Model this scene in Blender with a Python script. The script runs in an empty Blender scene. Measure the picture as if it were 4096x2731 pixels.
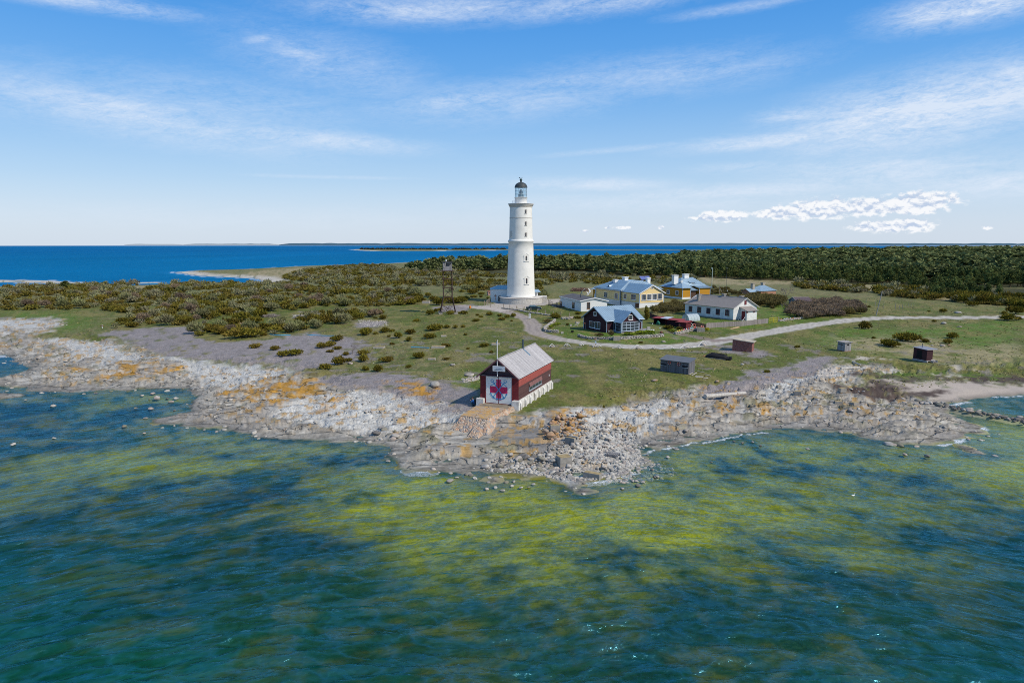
import bpy, math, random
import numpy as np
R = math.radians
PI = math.pi
rnd = random.Random(11)
F = 2731.0
PIT = R(8.12)
CZ = 20.0
CP, SP = math.cos(PIT), math.sin(PIT)
SC = bpy.context.scene
COL = SC.collection

# ---------------------------------------------------------------- survey: picture point -> place on the ground
ZM = {'W': (0, 0, 2352 / 4096), 'bh': (1900, 1360, 4.9), 'yh': (2300, 1080, 4.704), 'dh': (2300, 1200, 5.88), 'lh': (2680, 1150, 4.704),
      'sh': (2600, 1330, 5.88), 'cb': (3550, 1280, 7.84), 'lt': (1900, 1100, 5.88), 'tw': (1650, 1000, 3.92), 'r': (3000, 950, 2.146),
      'l': (0, 1000, 1.96), 'ls': (1980, 700, 2.904), 'z2': (2200, 1050, 2.352), 'z1': (1900, 650, 1.96), 'oh': (2600, 1080, 7.84),
      'rr': (2900, 1080, 5.88), 'gh': (2580, 1240, 7.84), 'hu': (3300, 1320, 13.07), 'rp': (1850, 1560, 7.84), 'bk': (2900, 1340, 16.8),
      'm': (3300, 1130, 2.955), 'dg': (2150, 1260, 4.276), 'pl': (2080, 1620, 3.794), 'lf': (900, 1250, 2.138), 'z3': (1700, 1300, 2.851),
      'bt': (1200, 1550, 1.568), 'lo': (0, 1500, 1.2737), 'ro': (2500, 1500, 1.2738)}
def px(z, x, y):
    a = ZM[z]
    return a[0] + x / a[2], a[1] + y / a[2]
def rdir(u, v):
    x = (u - 2048) / F
    y = (1365.5 - v) / F
    return x, CP + y * SP, -SP + y * CP
def gp(u, v, z=0.0):
    d = rdir(u, v)
    t = (z - CZ) / d[2]
    return d[0] * t, d[1] * t
def hz(v, Y):
    y = (1365.5 - v) / F
    return CZ + (-SP + y * CP) / (CP + y * SP) * Y

# ---------------------------------------------------------------- noise
TAB = np.random.RandomState(3).rand(512, 512)
def vn(x, y):
    xi = np.floor(x).astype(np.int64); yi = np.floor(y).astype(np.int64)
    fx = x - xi; fy = y - yi
    fx = fx * fx * (3 - 2 * fx); fy = fy * fy * (3 - 2 * fy)
    a = TAB[xi % 512, yi % 512]; b = TAB[(xi + 1) % 512, yi % 512]
    c = TAB[xi % 512, (yi + 1) % 512]; d = TAB[(xi + 1) % 512, (yi + 1) % 512]
    return (a * (1 - fx) + b * fx) * (1 - fy) + (c * (1 - fx) + d * fx) * fy
def fbm(x, y, o=4, s=0.0):
    t = 0.0; amp = 0.5; tot = 0.0
    for k in range(o):
        t = t + amp * vn(x + 17.3 * k + s, y - 9.1 * k + s * 1.7); tot += amp
        x, y = 1.62 * x + 1.18 * y, -1.18 * x + 1.62 * y
        amp *= 0.5
    return t / tot
def sm(a, b, x):
    t = np.clip((x - a) / (b - a), 0, 1)
    return t * t * (3 - 2 * t)
def lerp(a, b, t):
    return a + (b - a) * t

# ---------------------------------------------------------------- polygons in the world
def sdpoly(P, X, Y, margin=None):
    P = np.asarray(P, float)
    X = np.asarray(X, float); Y = np.asarray(Y, float)
    if margin is not None:
        out = np.full(X.shape, -margin)
        m = (X > P[:, 0].min() - margin) & (X < P[:, 0].max() + margin) & (Y > P[:, 1].min() - margin) & (Y < P[:, 1].max() + margin)
        if m.any():
            out[m] = np.maximum(sdpoly(P, X[m], Y[m]), -margin)
        return out
    d2 = np.full(X.shape, 1e18); ins = np.zeros(X.shape, bool)
    n = len(P)
    for i in range(n):
        ax, ay = P[i]; bx, by = P[(i + 1) % n]
        ex, ey = bx - ax, by - ay
        wx = X - ax; wy = Y - ay
        t = np.clip((wx * ex + wy * ey) / (ex * ex + ey * ey + 1e-12), 0, 1)
        dx = wx - ex * t; dy = wy - ey * t
        np.minimum(d2, dx * dx + dy * dy, out=d2)
        c = ((ay > Y) != (by > Y))
        if ey != 0:
            ins ^= c & (X < ex * (Y - ay) / ey + ax)
    d = np.sqrt(d2)
    return np.where(ins, d, -d)
def sdline(P, X, Y):
    d2 = np.full(np.shape(X), 1e18)
    for (ax, ay), (bx, by) in zip(P, P[1:]):
        ex, ey = bx - ax, by - ay
        wx = X - ax; wy = Y - ay
        t = np.clip((wx * ex + wy * ey) / (ex * ex + ey * ey + 1e-12), 0, 1)
        dx = wx - ex * t; dy = wy - ey * t
        d2 = np.minimum(d2, dx * dx + dy * dy)
    return np.sqrt(d2)
def W0(pts, z=0.0):
    return [gp(*px('W', *p), z) for p in pts]

COAST = W0([(-900, 880), (-300, 886), (0, 886), (59, 888), (67, 895), (97, 898), (146, 899.5), (164, 902), (220, 898), (255, 896.5), (293, 899.5),
    (316, 893.6), (381, 892), (425, 891), (454, 911), (439.5, 926), (434, 943), (400, 953), (352, 964), (383, 972), (451, 979), (514, 983), (581, 996.5),
    (600, 1005), (649, 1009), (721, 1008), (766, 1011), (832, 1009), (865, 1018), (898, 1020), (903, 1035), (901, 1056), (916, 1073), (945, 1080),
    (993, 1082), (1037, 1086), (1077, 1086), (1110, 1077), (1134, 1086), (1180, 1086), (1209, 1091), (1246, 1091), (1275, 1104), (1311, 1110),
    (1348, 1109), (1374, 1100), (1400, 1106), (1425, 1095), (1440, 1087), (1484, 1069), (1470, 1050), (1462, 1036), (1458, 1022), (1494, 1028), (1539, 1023.6),
    (1584, 1014.6), (1634, 1010), (1688, 996.6), (1751, 990), (1819, 981), (1868, 985), (1931, 990), (1976, 996), (1974, 1004), (2012, 1013),
    (2066, 1020), (2139, 1020), (2179, 1014), (2220, 1003), (2256, 994), (2247, 978), (2220, 965), (2180, 950), (2168, 938), (2175, 929),
    (2200, 924), (2224, 920), (2278, 909), (2352, 906), (2700, 898), (3400, 885),
    (4300, 565), (3300, 569.5), (2700, 571), (2400, 572.5), (2200, 573.5), (2000, 576), (1900, 577.5), (1700, 581), (1500, 585), (1250, 591),
    (1100, 596), (950, 603), (804, 609.5), (689, 612), (557, 619.6), (457, 622.5), (392, 624.5), (457, 634), (527, 637), (586, 640), (615, 649),
    (557, 653), (381, 655), (292, 656), (167, 660), (129, 661), (0, 657.7), (-300, 660), (-900, 665)])
LAGOON = W0([(-300, 812), (0, 815), (30, 822), (46, 838), (62, 845), (50, 856), (30, 861), (0, 868), (-300, 872)])
ISLES = [W0(p) for p in (
    [(-200, 643), (60, 644), (120, 645), (180, 649), (240, 653), (200, 656), (130, 652), (40, 649), (-200, 648)],
    [(290, 649.5), (330, 648), (385, 647), (370, 650), (300, 652)],
    [(806, 572.6), (830, 572.6), (1000, 573.2), (1168, 573.6), (1300, 574.2), (1520, 574.6), (1600, 574.8), (1820, 575.2), (1900, 575.8), (1880, 577), (1700, 576.3),
     (1608, 575.6), (1400, 575.4), (1226, 575.2), (1168, 575.2), (1060, 576), (930, 577.2), (850, 576.6), (815, 574.6)],
    [(-60, 904), (0, 902), (40, 904), (58, 908), (40, 912), (0, 916), (-60, 918)],
    [(2198, 1022), (2215, 1023), (2235, 1029), (2262, 1040), (2258, 1044), (2232, 1040), (2208, 1030)],
    [(1126, 1094), (1140, 1096), (1146, 1106), (1132, 1108)],
    [(1301, 1110), (1312, 1111), (1325, 1120), (1318, 1126), (1306, 1118)],
    [(1326, 1124), (1345, 1122), (1360, 1128), (1340, 1134), (1328, 1131)])]
MOLE = W0([(2110, 927), (2170, 937), (2230, 951), (2290, 962), (2352, 974), (2480, 994)])

SANDW = W0([(1990, 884), (2060, 872), (2260, 862), (2700, 860), (2700, 915), (2280, 920), (2170, 938), (2110, 925), (2090, 905)], .4)
PADS = []   # (x, y, radius, z)
SDX = [-400, -200, -90, -45, -25, -10, -3, 0, 3, 10, 18, 40, 80, 130, 250, 1000]
SDZ = [-9, -7, -5.2, -3.8, -2.1, -.8, -.22, 0, .33, .85, 1.28, 1.7, 2.3, 2.75, 3.2, 3.8]
def shore(X, Y):
    wx = X + (fbm(X * .35, Y * .35, 3, 5) - .5) * 2.2
    wy = Y + (fbm(X * .35, Y * .35, 3, 9) - .5) * 2.2
    s = sdpoly(COAST, wx, wy)
    s = np.minimum(s, -sdpoly(LAGOON, wx, wy))
    for I in ISLES:
        s = np.maximum(s, sdpoly(I, X, Y, 400.0))
    return s
def Hs(X, Y, s):
    z = np.interp(s, SDX, SDZ)
    near = sm(420, 160, np.hypot(X, Y))
    z = z + near * sm(2, 14, s) * (fbm(X * .09, Y * .09, 4, 2) - .5) * .55
    z = z + near * sm(-1, 2, s) * sm(26, 14, s) * (fbm(X * .5, Y * .9, 4, 21) - .5) * .42
    lay = fbm(X * .5 + Y * .2, Y * 1.6 - X * .3, 5, 33); lim = near * sm(.3, 2.5, s) * sm(24, 15, s) * sm(1.5, -1.5, sdpoly(SANDW, X, Y, 4.0)); z = z - near * sm(-1, 2, s) * sm(26, 14, s) * (fbm(X * .5, Y * .9, 4, 21) - .5) * .36 * sm(-1.5, 1.5, sdpoly(SANDW, X, Y, 4.0))
    z = z + lim * .15 * (sm(.455, .475, lay) + sm(.52, .54, lay) + sm(.58, .60, lay) - 1.5)
    z = z + sm(3, 12, np.abs(s)) * (s < 0) * (fbm(X * .12, Y * .12, 3, 31) - .5) * .9 * near
    d = sdline(MOLE, X, Y)
    z = np.maximum(z, .45 - d * .42)
    for (px_, py_, r, zz) in PADS:
        k = sm(r * 1.7, r * .85, np.hypot(X - px_, Y - py_))
        z = lerp(z, zz, k)
    return z
def H(X, Y):
    X = np.atleast_1d(np.asarray(X, float)); Y = np.atleast_1d(np.asarray(Y, float))
    return Hs(X, Y, shore(X, Y))
def h1(x, y):
    return float(H([x], [y])[0])
def gps(z, pts):
    """picture points of crop z -> world (x, y, ground z)"""
    uv = np.array([px(z, *p) for p in pts]); x = (uv[:, 0] - 2048) / F; y = (1365.5 - uv[:, 1]) / F
    dy = CP + y * SP; dz = -SP + y * CP
    zz = np.full(len(pts), 1.5)
    for _ in range(7):
        t = (zz - CZ) / dz
        zz = .5 * zz + .5 * H(x * t, dy * t)
    t = (zz - CZ) / dz
    return x * t, dy * t, H(x * t, dy * t)
def P(z, x, y):
    a, b, c = gps(z, [(x, y)])
    return float(a[0]), float(b[0]), float(c[0])
def poly(pts, z='W'):
    a, b, _ = gps(z, pts)
    return list(zip(a.tolist(), b.tolist()))

BLD = {'boathouse': (.74, 76.17, 69.49, 1.3), 'long': (50.86, 156.21, 31.1, 2.6), 'dark': (19.16, 137.3, 29.4, 2.2), 'yellow': (34.29, 183.26, 22.95, 3.0),
       'flat': (17.91, 177.01, 14.96, 2.6), 'shed': (25.13, 95.63, 48.32, 1.6), 'orange': (53.43, 213.92, 25.0, 2.8), 'cabin': (66.16, 107.48, 17.08, 1.35),
       'hut': (57.43, 116.46, 16.22, 1.6), 'gray': (79.35, 189.79, 8.61, 2.9), 'hip': (80.8, 221.62, 29.91, 2.9), 'green': (40.72, 156.04, 28.2, 2.35)}
def ctr(k, a, b):
    x, y, t, z = BLD[k]; c, s = math.cos(R(t)), math.sin(R(t))
    return x + a * c - b * s, y + a * s + b * c
PADS += [ctr('boathouse', 6, 2.4) + (7.5, 1.25), ctr('long', 4, 7.5) + (11, 2.6), ctr('dark', 4, 3) + (8.5, 2.2), ctr('yellow', 4, 10) + (16, 3.0),
         ctr('flat', 4, 8) + (10, 2.6), ctr('shed', 1, 2) + (4, 1.58), ctr('orange', 5, 6) + (12, 2.85), ctr('cabin', 1, 1) + (3, 1.2),
         ctr('hut', .6, .9) + (3, 1.6), ctr('gray', 2, 2) + (4, 2.9), ctr('hip', 4, 3) + (8, 2.9), ctr('green', 1.5, 1.3) + (3, 2.35), (2.65, 205.5, 10, 2.5),
         (-16.6, 176, 4, 2.3), ctr('boathouse', -9.3, 1.8) + (2.6, .30), ctr('boathouse', -6.5, -2.8) + (2.2, .55)]

# ---------------------------------------------------------------- ground zones (surveyed outlines)
Z_ROCK = poly([(-500, 725), (0, 730), (100, 729), (165, 744), (110, 760), (60, 775), (160, 782), (240, 776), (340, 800), (420, 838), (520, 846), (640, 848), (720, 858),
    (760, 872), (780, 893), (850, 905), (930, 913), (1000, 921), (1060, 930), (1095, 935), (1180, 945), (1230, 948), (1260, 936), (1320, 945), (1400, 930), (1480, 905), (1560, 890),
    (1640, 884), (1720, 868), (1800, 858), (1880, 848), (1960, 843), (2030, 846), (1990, 862), (1960, 888), (2010, 905), (2080, 915), (2150, 925), (2300, 975), (2300, 1060),
    (1600, 1130), (1200, 1160), (800, 1080), (300, 1010), (-500, 960)])
Z_WHITE = [poly(p) for p in (
    [(-200, 735), (60, 737), (150, 745), (100, 756), (-200, 760)],
    [(90, 780), (150, 775), (260, 790), (330, 815), (460, 832), (640, 850), (690, 852), (640, 866), (560, 885), (500, 890), (430, 868), (380, 832), (300, 826), (250, 830), (190, 812)],
    [(640, 940), (760, 902), (850, 905), (950, 915), (1050, 935), (1085, 943), (1040, 965), (960, 985), (900, 990), (800, 960), (700, 955)],
    [(1200, 945), (1240, 950), (1220, 960), (1195, 958)],
    [(1330, 945), (1420, 935), (1520, 912), (1580, 925), (1530, 955), (1490, 985), (1460, 1010), (1480, 1070), (1400, 1108), (1290, 1108), (1230, 1085), (1300, 1040), (1330, 1010), (1310, 975)],
    [(1760, 895), (1830, 870), (1900, 852), (1990, 842), (2010, 846), (1950, 862), (1890, 880), (1840, 905), (1790, 915)])]
Z_GRAV = [poly(p) for p in (
    [(235, 765), (320, 752), (440, 754), (470, 760), (430, 772), (520, 785), (600, 783), (700, 766), (790, 772), (850, 790), (800, 806), (860, 818), (800, 832), (700, 845), (600, 838), (480, 832), (400, 820), (300, 790)],
    [(740, 872), (860, 860), (960, 868), (1060, 890), (1100, 900), (1100, 935), (1020, 935), (930, 915), (850, 905), (780, 892)],
    [(1600, 885), (1700, 862), (1800, 832), (1870, 822), (1960, 822), (1910, 842), (1850, 866), (1750, 890), (1680, 905), (1600, 902)],
    [(1650, 790), (1700, 795), (1760, 812), (1720, 818), (1660, 803)],
    [(820, 738), (880, 738), (890, 750), (830, 752)], [(690, 716), (740, 716), (740, 722), (690, 724)],
    [(1000, 705), (1085, 698), (1110, 706), (1060, 716), (1010, 716)])]
Z_ORANGE = [poly(p) for p in (
    [(525, 895), (560, 878), (640, 868), (710, 862), (760, 882), (740, 900), (690, 928), (620, 932), (560, 915)],
    [(738, 910), (775, 903), (792, 915), (770, 932), (742, 930)], [(240, 850), (255, 836), (330, 842), (420, 838), (424, 852), (360, 862), (250, 862)],
    [(155, 855), (180, 838), (215, 836), (222, 848), (200, 862)], [(1262, 962), (1330, 950), (1350, 965), (1310, 1000), (1270, 1010), (1250, 985)],
    [(1590, 925), (1640, 915), (1670, 925), (1640, 940), (1570, 940)], [(1540, 930), (1585, 945), (1560, 955), (1530, 945)], [(1700, 935), (1780, 925), (1770, 945), (1720, 948)],
    [(0, 790), (30, 792), (20, 800), (0, 802)], [(860, 885), (960, 880), (1010, 905), (920, 905)])]
Z_SAND = poly([(1990, 884), (2060, 872), (2150, 872), (2260, 878), (2352, 870), (2700, 868), (2700, 905), (2352, 910), (2280, 912), (2225, 924), (2170, 938), (2110, 925), (2150, 905), (2070, 902)])
Z_SAND2 = [poly(p) for p in ([(2180, 832), (2230, 838), (2275, 848), (2240, 850), (2200, 842)], [(2155, 858), (2225, 860), (2220, 865), (2160, 864)],
    [(1840, 905), (1990, 820), (2050, 822), (1960, 835), (1900, 850)])]
Z_WRACK = [poly(p) for p in (
    [(1955, 893), (1990, 878), (2070, 877), (2070, 885), (2044, 901), (2110, 891), (2177, 888), (2194, 896), (2151, 907), (2070, 912), (1990, 909)],
    [(2130, 868), (2352, 860), (2700, 855), (2700, 876), (2352, 874), (2177, 874)],
    [(1960, 856), (2060, 862), (2140, 866), (2100, 870), (1980, 864)])]
Z_DRY = [poly(p) for p in (
    [(1600, 636), (1700, 634), (1830, 642), (1900, 655), (2000, 655), (2060, 660), (2010, 668), (1900, 664), (1820, 652), (1700, 655), (1640, 655)],
    [(560, 625), (700, 615), (820, 612), (800, 626), (650, 640), (620, 650)], [(-200, 656), (100, 662), (300, 657), (600, 652), (640, 656), (400, 664), (-200, 672)],
    [(2150, 668), (2190, 678), (2200, 690), (2150, 690)], [(1330, 665), (1420, 655), (1440, 670), (1350, 680)], [(1700, 577), (2000, 576), (2080, 578), (1950, 584), (1750, 583)],
    [(1900, 770), (2150, 775), (2200, 800), (2352, 790), (2352, 830), (2150, 830), (1950, 800)], [(300, 694), (360, 690), (370, 700), (310, 706)])]
Z_FOREST = poly([(925, 621), (1000, 625), (1150, 630), (1240, 633), (1360, 635), (1480, 634), (1600, 636), (1700, 642), (1830, 646), (1900, 650), (2000, 653), (2060, 652), (2120, 664), (2140, 680), (2190, 684),
    (2200, 676), (2270, 690), (2352, 697), (2700, 720), (3300, 760), (4000, 566), (2700, 568), (2352, 570.5), (2100, 576.7), (1900, 583), (1700, 588.5), (1500, 597), (1250, 607), (1080, 612), (950, 617)])
Z_ROAD = poly([(1060, 702), (1100, 706), (1140, 711), (1185, 722), (1212, 733), (1226, 746), (1222, 758), (1240, 768), (1290, 780), (1350, 789), (1450, 796), (1550, 796), (1620, 789),
    (1680, 779), (1740, 768), (1800, 757), (1870, 745), (1950, 735), (2013, 731), (2060, 729.5), (2130, 729.5), (2200, 729.5), (2280, 729), (2352, 727), (2700, 722)])
Z_ROAD2 = poly([(1548, 764), (1590, 772), (1640, 782), (1690, 780)])
Z_APRON = [poly(p) for p in ([(1100, 700), (1150, 700), (1190, 701), (1250, 702), (1275, 697), (1290, 688), (1262, 686), (1250, 690), (1180, 694), (1140, 696)],
    [(1085, 705), (1130, 700), (1250, 700), (1200, 712), (1150, 716)])]
Z_LUSH = [poly(p) for p in ([(1260, 760), (1340, 740), (1500, 745), (1560, 765), (1640, 785), (1560, 792), (1440, 790), (1300, 775)], [(1560, 730), (1800, 690), (1960, 700), (1900, 735), (1700, 760), (1560, 755)],
    [(1980, 840), (2200, 850), (2352, 868), (2100, 880), (1950, 880)], [(1850, 760), (2352, 740), (2352, 840), (2100, 830), (1900, 800)], [(1050, 870), (1110, 850), (1110, 900), (1000, 890)],
    [(0, 715), (180, 722), (240, 745), (120, 765), (60, 735)])]

# ---------------------------------------------------------------- node helpers
class NT:
    def __init__(s, name):
        s.m = bpy.data.materials.new(name); s.m.use_nodes = True
        s.t = s.m.node_tree; s.t.nodes.clear()
        s.out = s.t.nodes.new('ShaderNodeOutputMaterial')
    def n(s, typ, **k):
        nd = s.t.nodes.new('ShaderNode' + typ)
        for a, b in k.items():
            if a.startswith('i_'):
                key = a[2:]
                nd.inputs[int(key) if key.isdigit() else key.replace('_', ' ')].default_value = b
            else: setattr(nd, a, b)
        return nd
    def l(s, a, b): s.t.links.new(a, b)
    def mix(s, f, a, b, bt='MIX'):
        nd = s.n('Mix', data_type='RGBA', blend_type=bt, clamp_factor=True)
        for i, v in ((0, f), (6, a), (7, b)):
            if hasattr(v, 'links'): s.l(v, nd.inputs[i])
            elif i == 0: nd.inputs[0].default_value = v
            else: nd.inputs[i].default_value = (*v, 1) if len(v) == 3 else v
        return nd.outputs[2]
    def ma(s, op, a, b=0.0, c=None):
        nd = s.n('Math', operation=op)
        for i, v in enumerate((a, b, c)):
            if v is None: continue
            if hasattr(v, 'links'): s.l(v, nd.inputs[i])
            else: nd.inputs[i].default_value = v
        return nd.outputs[0]
    def rng(s, v, a, b, c=0.0, d=1.0):
        nd = s.n('MapRange', i_1=a, i_2=b, i_3=c, i_4=d); s.l(v, nd.inputs[0]); return nd.outputs[0]
    def coord(s, kind='Object', scale=(1, 1, 1), rot=(0, 0, 0)):
        c = s.n('TexCoord'); m = s.n('Mapping'); m.inputs['Scale'].default_value = scale; m.inputs['Rotation'].default_value = rot
        s.l(c.outputs[kind], m.inputs[0]); return m.outputs[0]
    def noise(s, vec, scale, detail=3, rough=.55, dist=0.0):
        nd = s.n('TexNoise', i_Scale=scale, i_Detail=detail, i_Roughness=rough, i_Distortion=dist); s.l(vec, nd.inputs['Vector']); return nd.outputs['Fac']
    def bump(s, h, strength=.4, dist=.05):
        nd = s.n('Bump', i_Strength=strength, i_Distance=dist); s.l(h, nd.inputs['Height']); return nd.outputs[0]
    def pbr(s, col, rough=.8, nrm=None, metal=0.0, spec=.3):
        b = s.n('BsdfPrincipled', i_Roughness=rough, i_Metallic=metal)
        b.inputs['Specular IOR Level'].default_value = spec
        if hasattr(col, 'links'): s.l(col, b.inputs['Base Color'])
        else: b.inputs['Base Color'].default_value = (*col, 1)
        if nrm is not None: s.l(nrm, b.inputs['Normal'])
        s.l(b.outputs[0], s.out.inputs[0]); return b
MATS = {}
def mat(name, col, rough=.8, var=.18, scale=3.0, bump=.25, metal=0.0, spec=.3, col2=None, rand=0.0):
    """painted / weathered surface: base colour broken up by two noises, optional per-object variation"""
    if name in MATS: return MATS[name]
    s = NT(name); v = s.coord()
    n1 = s.noise(v, scale, 4, .6); n2 = s.noise(v, scale * 7, 3, .6)
    c2 = col2 or tuple(x * (1 - 2 * var) for x in col)
    c = s.mix(s.rng(n1, .35, .68), col, c2)
    c = s.mix(s.ma('MULTIPLY', s.rng(n2, .35, .7), var * 1.5), c, tuple(min(1, x * 1.35 + .02) for x in col))
    if rand:
        oi = s.n('ObjectInfo'); hs = s.n('HueSaturation'); s.l(c, hs.inputs['Color'])
        s.l(s.rng(oi.outputs['Random'], 0, 1, 1 - rand, 1 + rand), hs.inputs['Value'])
        s.l(s.rng(oi.outputs['Random'], 0, 1, .5 - rand * .05, .5 + rand * .05), hs.inputs['Hue']); c = hs.outputs[0]
    s.pbr(c, rough, s.bump(n2, bump, .02) if bump else None, metal, spec)
    MATS[name] = s.m; return s.m
def siding(name, col, spacing=.15, vertical=False, dark=.55, var=.25, streak=None, rough=.75, axis=None):
    if name in MATS: return MATS[name]
    s = NT(name); tc = s.n('TexCoord'); sp = s.n('SeparateXYZ'); s.l(tc.outputs['Object'], sp.inputs[0])
    q = s.ma('ADD', sp.outputs[0], sp.outputs[1]) if vertical else sp.outputs[2]
    if axis is not None: q = sp.outputs[axis]
    k = s.ma('DIVIDE', q, spacing); fr = s.ma('FRACT', k); fl = s.ma('FLOOR', k)
    wn = s.n('TexWhiteNoise', noise_dimensions='1D'); s.l(fl, wn.inputs['W'])
    sc = (3, 3, .4) if vertical else (.6, .6, 9)
    n = s.noise(s.coord('Object', sc), 2.0, 4, .65)
    c = s.mix(s.rng(n, .3, .7), col, streak or tuple(x * (1 - var) for x in col))
    hs = s.n('HueSaturation'); s.l(c, hs.inputs['Color']); s.l(s.rng(wn.outputs[0], 0, 1, 1 - var * .6, 1 + var * .6), hs.inputs['Value'])
    edge = s.rng(s.ma('ABSOLUTE', s.ma('SUBTRACT', fr, .5)), .40, .5)
    c = s.mix(s.ma('MULTIPLY', edge, .75), hs.outputs[0], tuple(x * dark for x in col))
    s.pbr(c, rough, s.bump(s.ma('SUBTRACT', 1, edge), .5, .02)); MATS[name] = s.m; return s.m
def cobble(name, cols, scale=3.0, mortar=(.35, .3, .25), bumpd=.06, stretch=(1, 1, 1), gap=.06):
    if name in MATS: return MATS[name]
    s = NT(name); v = s.coord('Object', stretch)
    a = s.n('TexVoronoi', feature='F1', i_Scale=scale); e = s.n('TexVoronoi', feature='DISTANCE_TO_EDGE', i_Scale=scale)
    s.l(v, a.inputs['Vector']); s.l(v, e.inputs['Vector'])
    r = s.n('ValToRGB'); r.color_ramp.interpolation = 'CONSTANT'
    el = r.color_ramp.elements
    while len(el) < len(cols): el.new(.5)
    for i, c in enumerate(cols): el[i].position = i / len(cols); el[i].color = (*c, 1)
    sp = s.n('SeparateColor'); s.l(a.outputs['Color'], sp.inputs[0]); s.l(sp.outputs[0], r.inputs[0])
    m = s.rng(e.outputs['Distance'], gap * .3, gap)
    n = s.noise(v, scale * 4, 3, .6)
    c = s.mix(m, mortar, s.mix(s.rng(n, .3, .7, 0, .35), r.outputs[0], (.2, .17, .14)))
    s.pbr(c, .85, s.bump(s.rng(e.outputs['Distance'], 0, gap * 3), .8, bumpd)); MATS[name] = s.m; return s.m
def glass(name='window glass', col=(.02, .03, .04), rough=.08):
    if name in MATS: return MATS[name]
    s = NT(name); n = s.noise(s.coord(), 1.5, 2)
    s.pbr(s.mix(n, col, tuple(x * 2.2 + .01 for x in col)), rough, None, 0, .6); MATS[name] = s.m; return s.m

# ---------------------------------------------------------------- mesh helpers
SPLIT = {'corner_board', 'barge_board', 'hood', 'door_frame', 'buttress', 'track', 'post', 'skid', 'handrail', 'downpipe', 'gutter', 'porch_post', 'leg', 'plank', 'footing', 'pilaster', 'tripod', 'rope', 'steps'}
def v3(*a): return np.array(a, float)
class MB:
    def __init__(s): s.v = []; s.f = []; s.p = []
    def add(s, vs, fs):
        k = len(s.v); s.p.append((k, len(s.f))); s.v += [tuple(map(float, p)) for p in vs]; s.f += [tuple(i + k for i in f) for f in fs]
    def box(s, x0, x1, y0, y1, z0, z1):
        s.add([(x, y, z) for z in (z0, z1) for y in (y0, y1) for x in (x0, x1)],
              [(0, 2, 3, 1), (4, 5, 7, 6), (0, 1, 5, 4), (2, 6, 7, 3), (0, 4, 6, 2), (1, 3, 7, 5)]); return s
    def obox(s, o, d, n, w, t, h, up=(0, 0, 1)):
        o, d, n, up = map(lambda q: np.array(q, float), (o, d, n, up))
        s.add([o + d * x + n * y + up * z for z in (0, h) for y in (0, t) for x in (0, w)],
              [(0, 2, 3, 1), (4, 5, 7, 6), (0, 1, 5, 4), (2, 6, 7, 3), (0, 4, 6, 2), (1, 3, 7, 5)]); return s
    def prism(s, pts, vec):
        n = len(pts); vec = np.array(vec, float); a = [np.array(p, float) for p in pts]
        s.add(a + [p + vec for p in a], [tuple(range(n))[::-1], tuple(range(n, 2 * n))] + [(i, (i + 1) % n, (i + 1) % n + n, i + n) for i in range(n)]); return s
    def tube(s, p, q, r0, r1=None, n=6):
        r1 = r0 if r1 is None else r1; p = np.array(p, float); q = np.array(q, float); d = q - p; L = np.linalg.norm(d) + 1e-9; d /= L
        a = np.cross(d, (0, 0, 1) if abs(d[2]) < .9 else (1, 0, 0)); a /= np.linalg.norm(a); b = np.cross(d, a)
        ring = lambda c, r: [c + r * (math.cos(2 * PI * i / n) * a + math.sin(2 * PI * i / n) * b) for i in range(n)]
        s.add(ring(p, r0) + ring(q, r1), [tuple(range(n))[::-1], tuple(range(n, 2 * n))] + [(i, (i + 1) % n, (i + 1) % n + n, i + n) for i in range(n)]); return s
    def path(s, pts, r, n=5):
        for a, b in zip(pts, pts[1:]): s.tube(a, b, r, r, n)
        return s
    def lathe(s, prof, n=48, cx=0, cy=0):
        vs = []; m = len(prof)
        for i in range(n):
            c, q = math.cos(2 * PI * i / n), math.sin(2 * PI * i / n)
            vs += [(cx + r * c, cy + r * q, z) for r, z in prof]
        fs = [(i * m + j, ((i + 1) % n) * m + j, ((i + 1) % n) * m + j + 1, i * m + j + 1) for i in range(n) for j in range(m - 1)]
        s.add(vs, fs); return s
    def ball(s, c, r, n=8, sz=(1, 1, 1)):
        k = n // 2; prof = [(max(1e-3, math.sin(PI * j / k)), -math.cos(PI * j / k)) for j in range(k + 1)]
        m = MB(); m.lathe(prof, n); s.add([(c[0] + r * sz[0] * x, c[1] + r * sz[1] * y, c[2] + r * sz[2] * z) for x, y, z in m.v], m.f); return s
    def build(s, name, m, parent=None, smooth=False):
        if name in SPLIT and len(s.p) > 1:
            for i, (a, b) in enumerate(s.p):
                q = MB(); e = s.p[i + 1] if i + 1 < len(s.p) else (len(s.v), len(s.f))
                q.add(s.v[a:e[0]], [tuple(j - a for j in f) for f in s.f[b:e[1]]]); o = q.build(name, m, parent, smooth)
            return o
        me = bpy.data.meshes.new(name); me.from_pydata(s.v, [], s.f); me.update()
        if smooth: me.polygons.foreach_set('use_smooth', [True] * len(me.polygons))
        o = bpy.data.objects.new(name, me); COL.objects.link(o)
        if m: me.materials.append(m)
        if parent: o.parent = parent
        return o
def npmesh(name, V, T, m, smooth=False):
    V = np.asarray(V, np.float32); T = np.asarray(T, np.int32); k = T.shape[1]
    me = bpy.data.meshes.new(name); me.vertices.add(len(V)); me.vertices.foreach_set('co', V.ravel())
    me.loops.add(T.size); me.loops.foreach_set('vertex_index', T.ravel()); me.polygons.add(len(T))
    me.polygons.foreach_set('loop_start', np.arange(0, T.size, k, dtype=np.int32))
    me.polygons.foreach_set('loop_total', np.full(len(T), k, np.int32))
    if smooth: me.polygons.foreach_set('use_smooth', np.ones(len(T), bool))
    me.update(calc_edges=True); me.validate()
    if m: me.materials.append(m)
    return me
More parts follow.
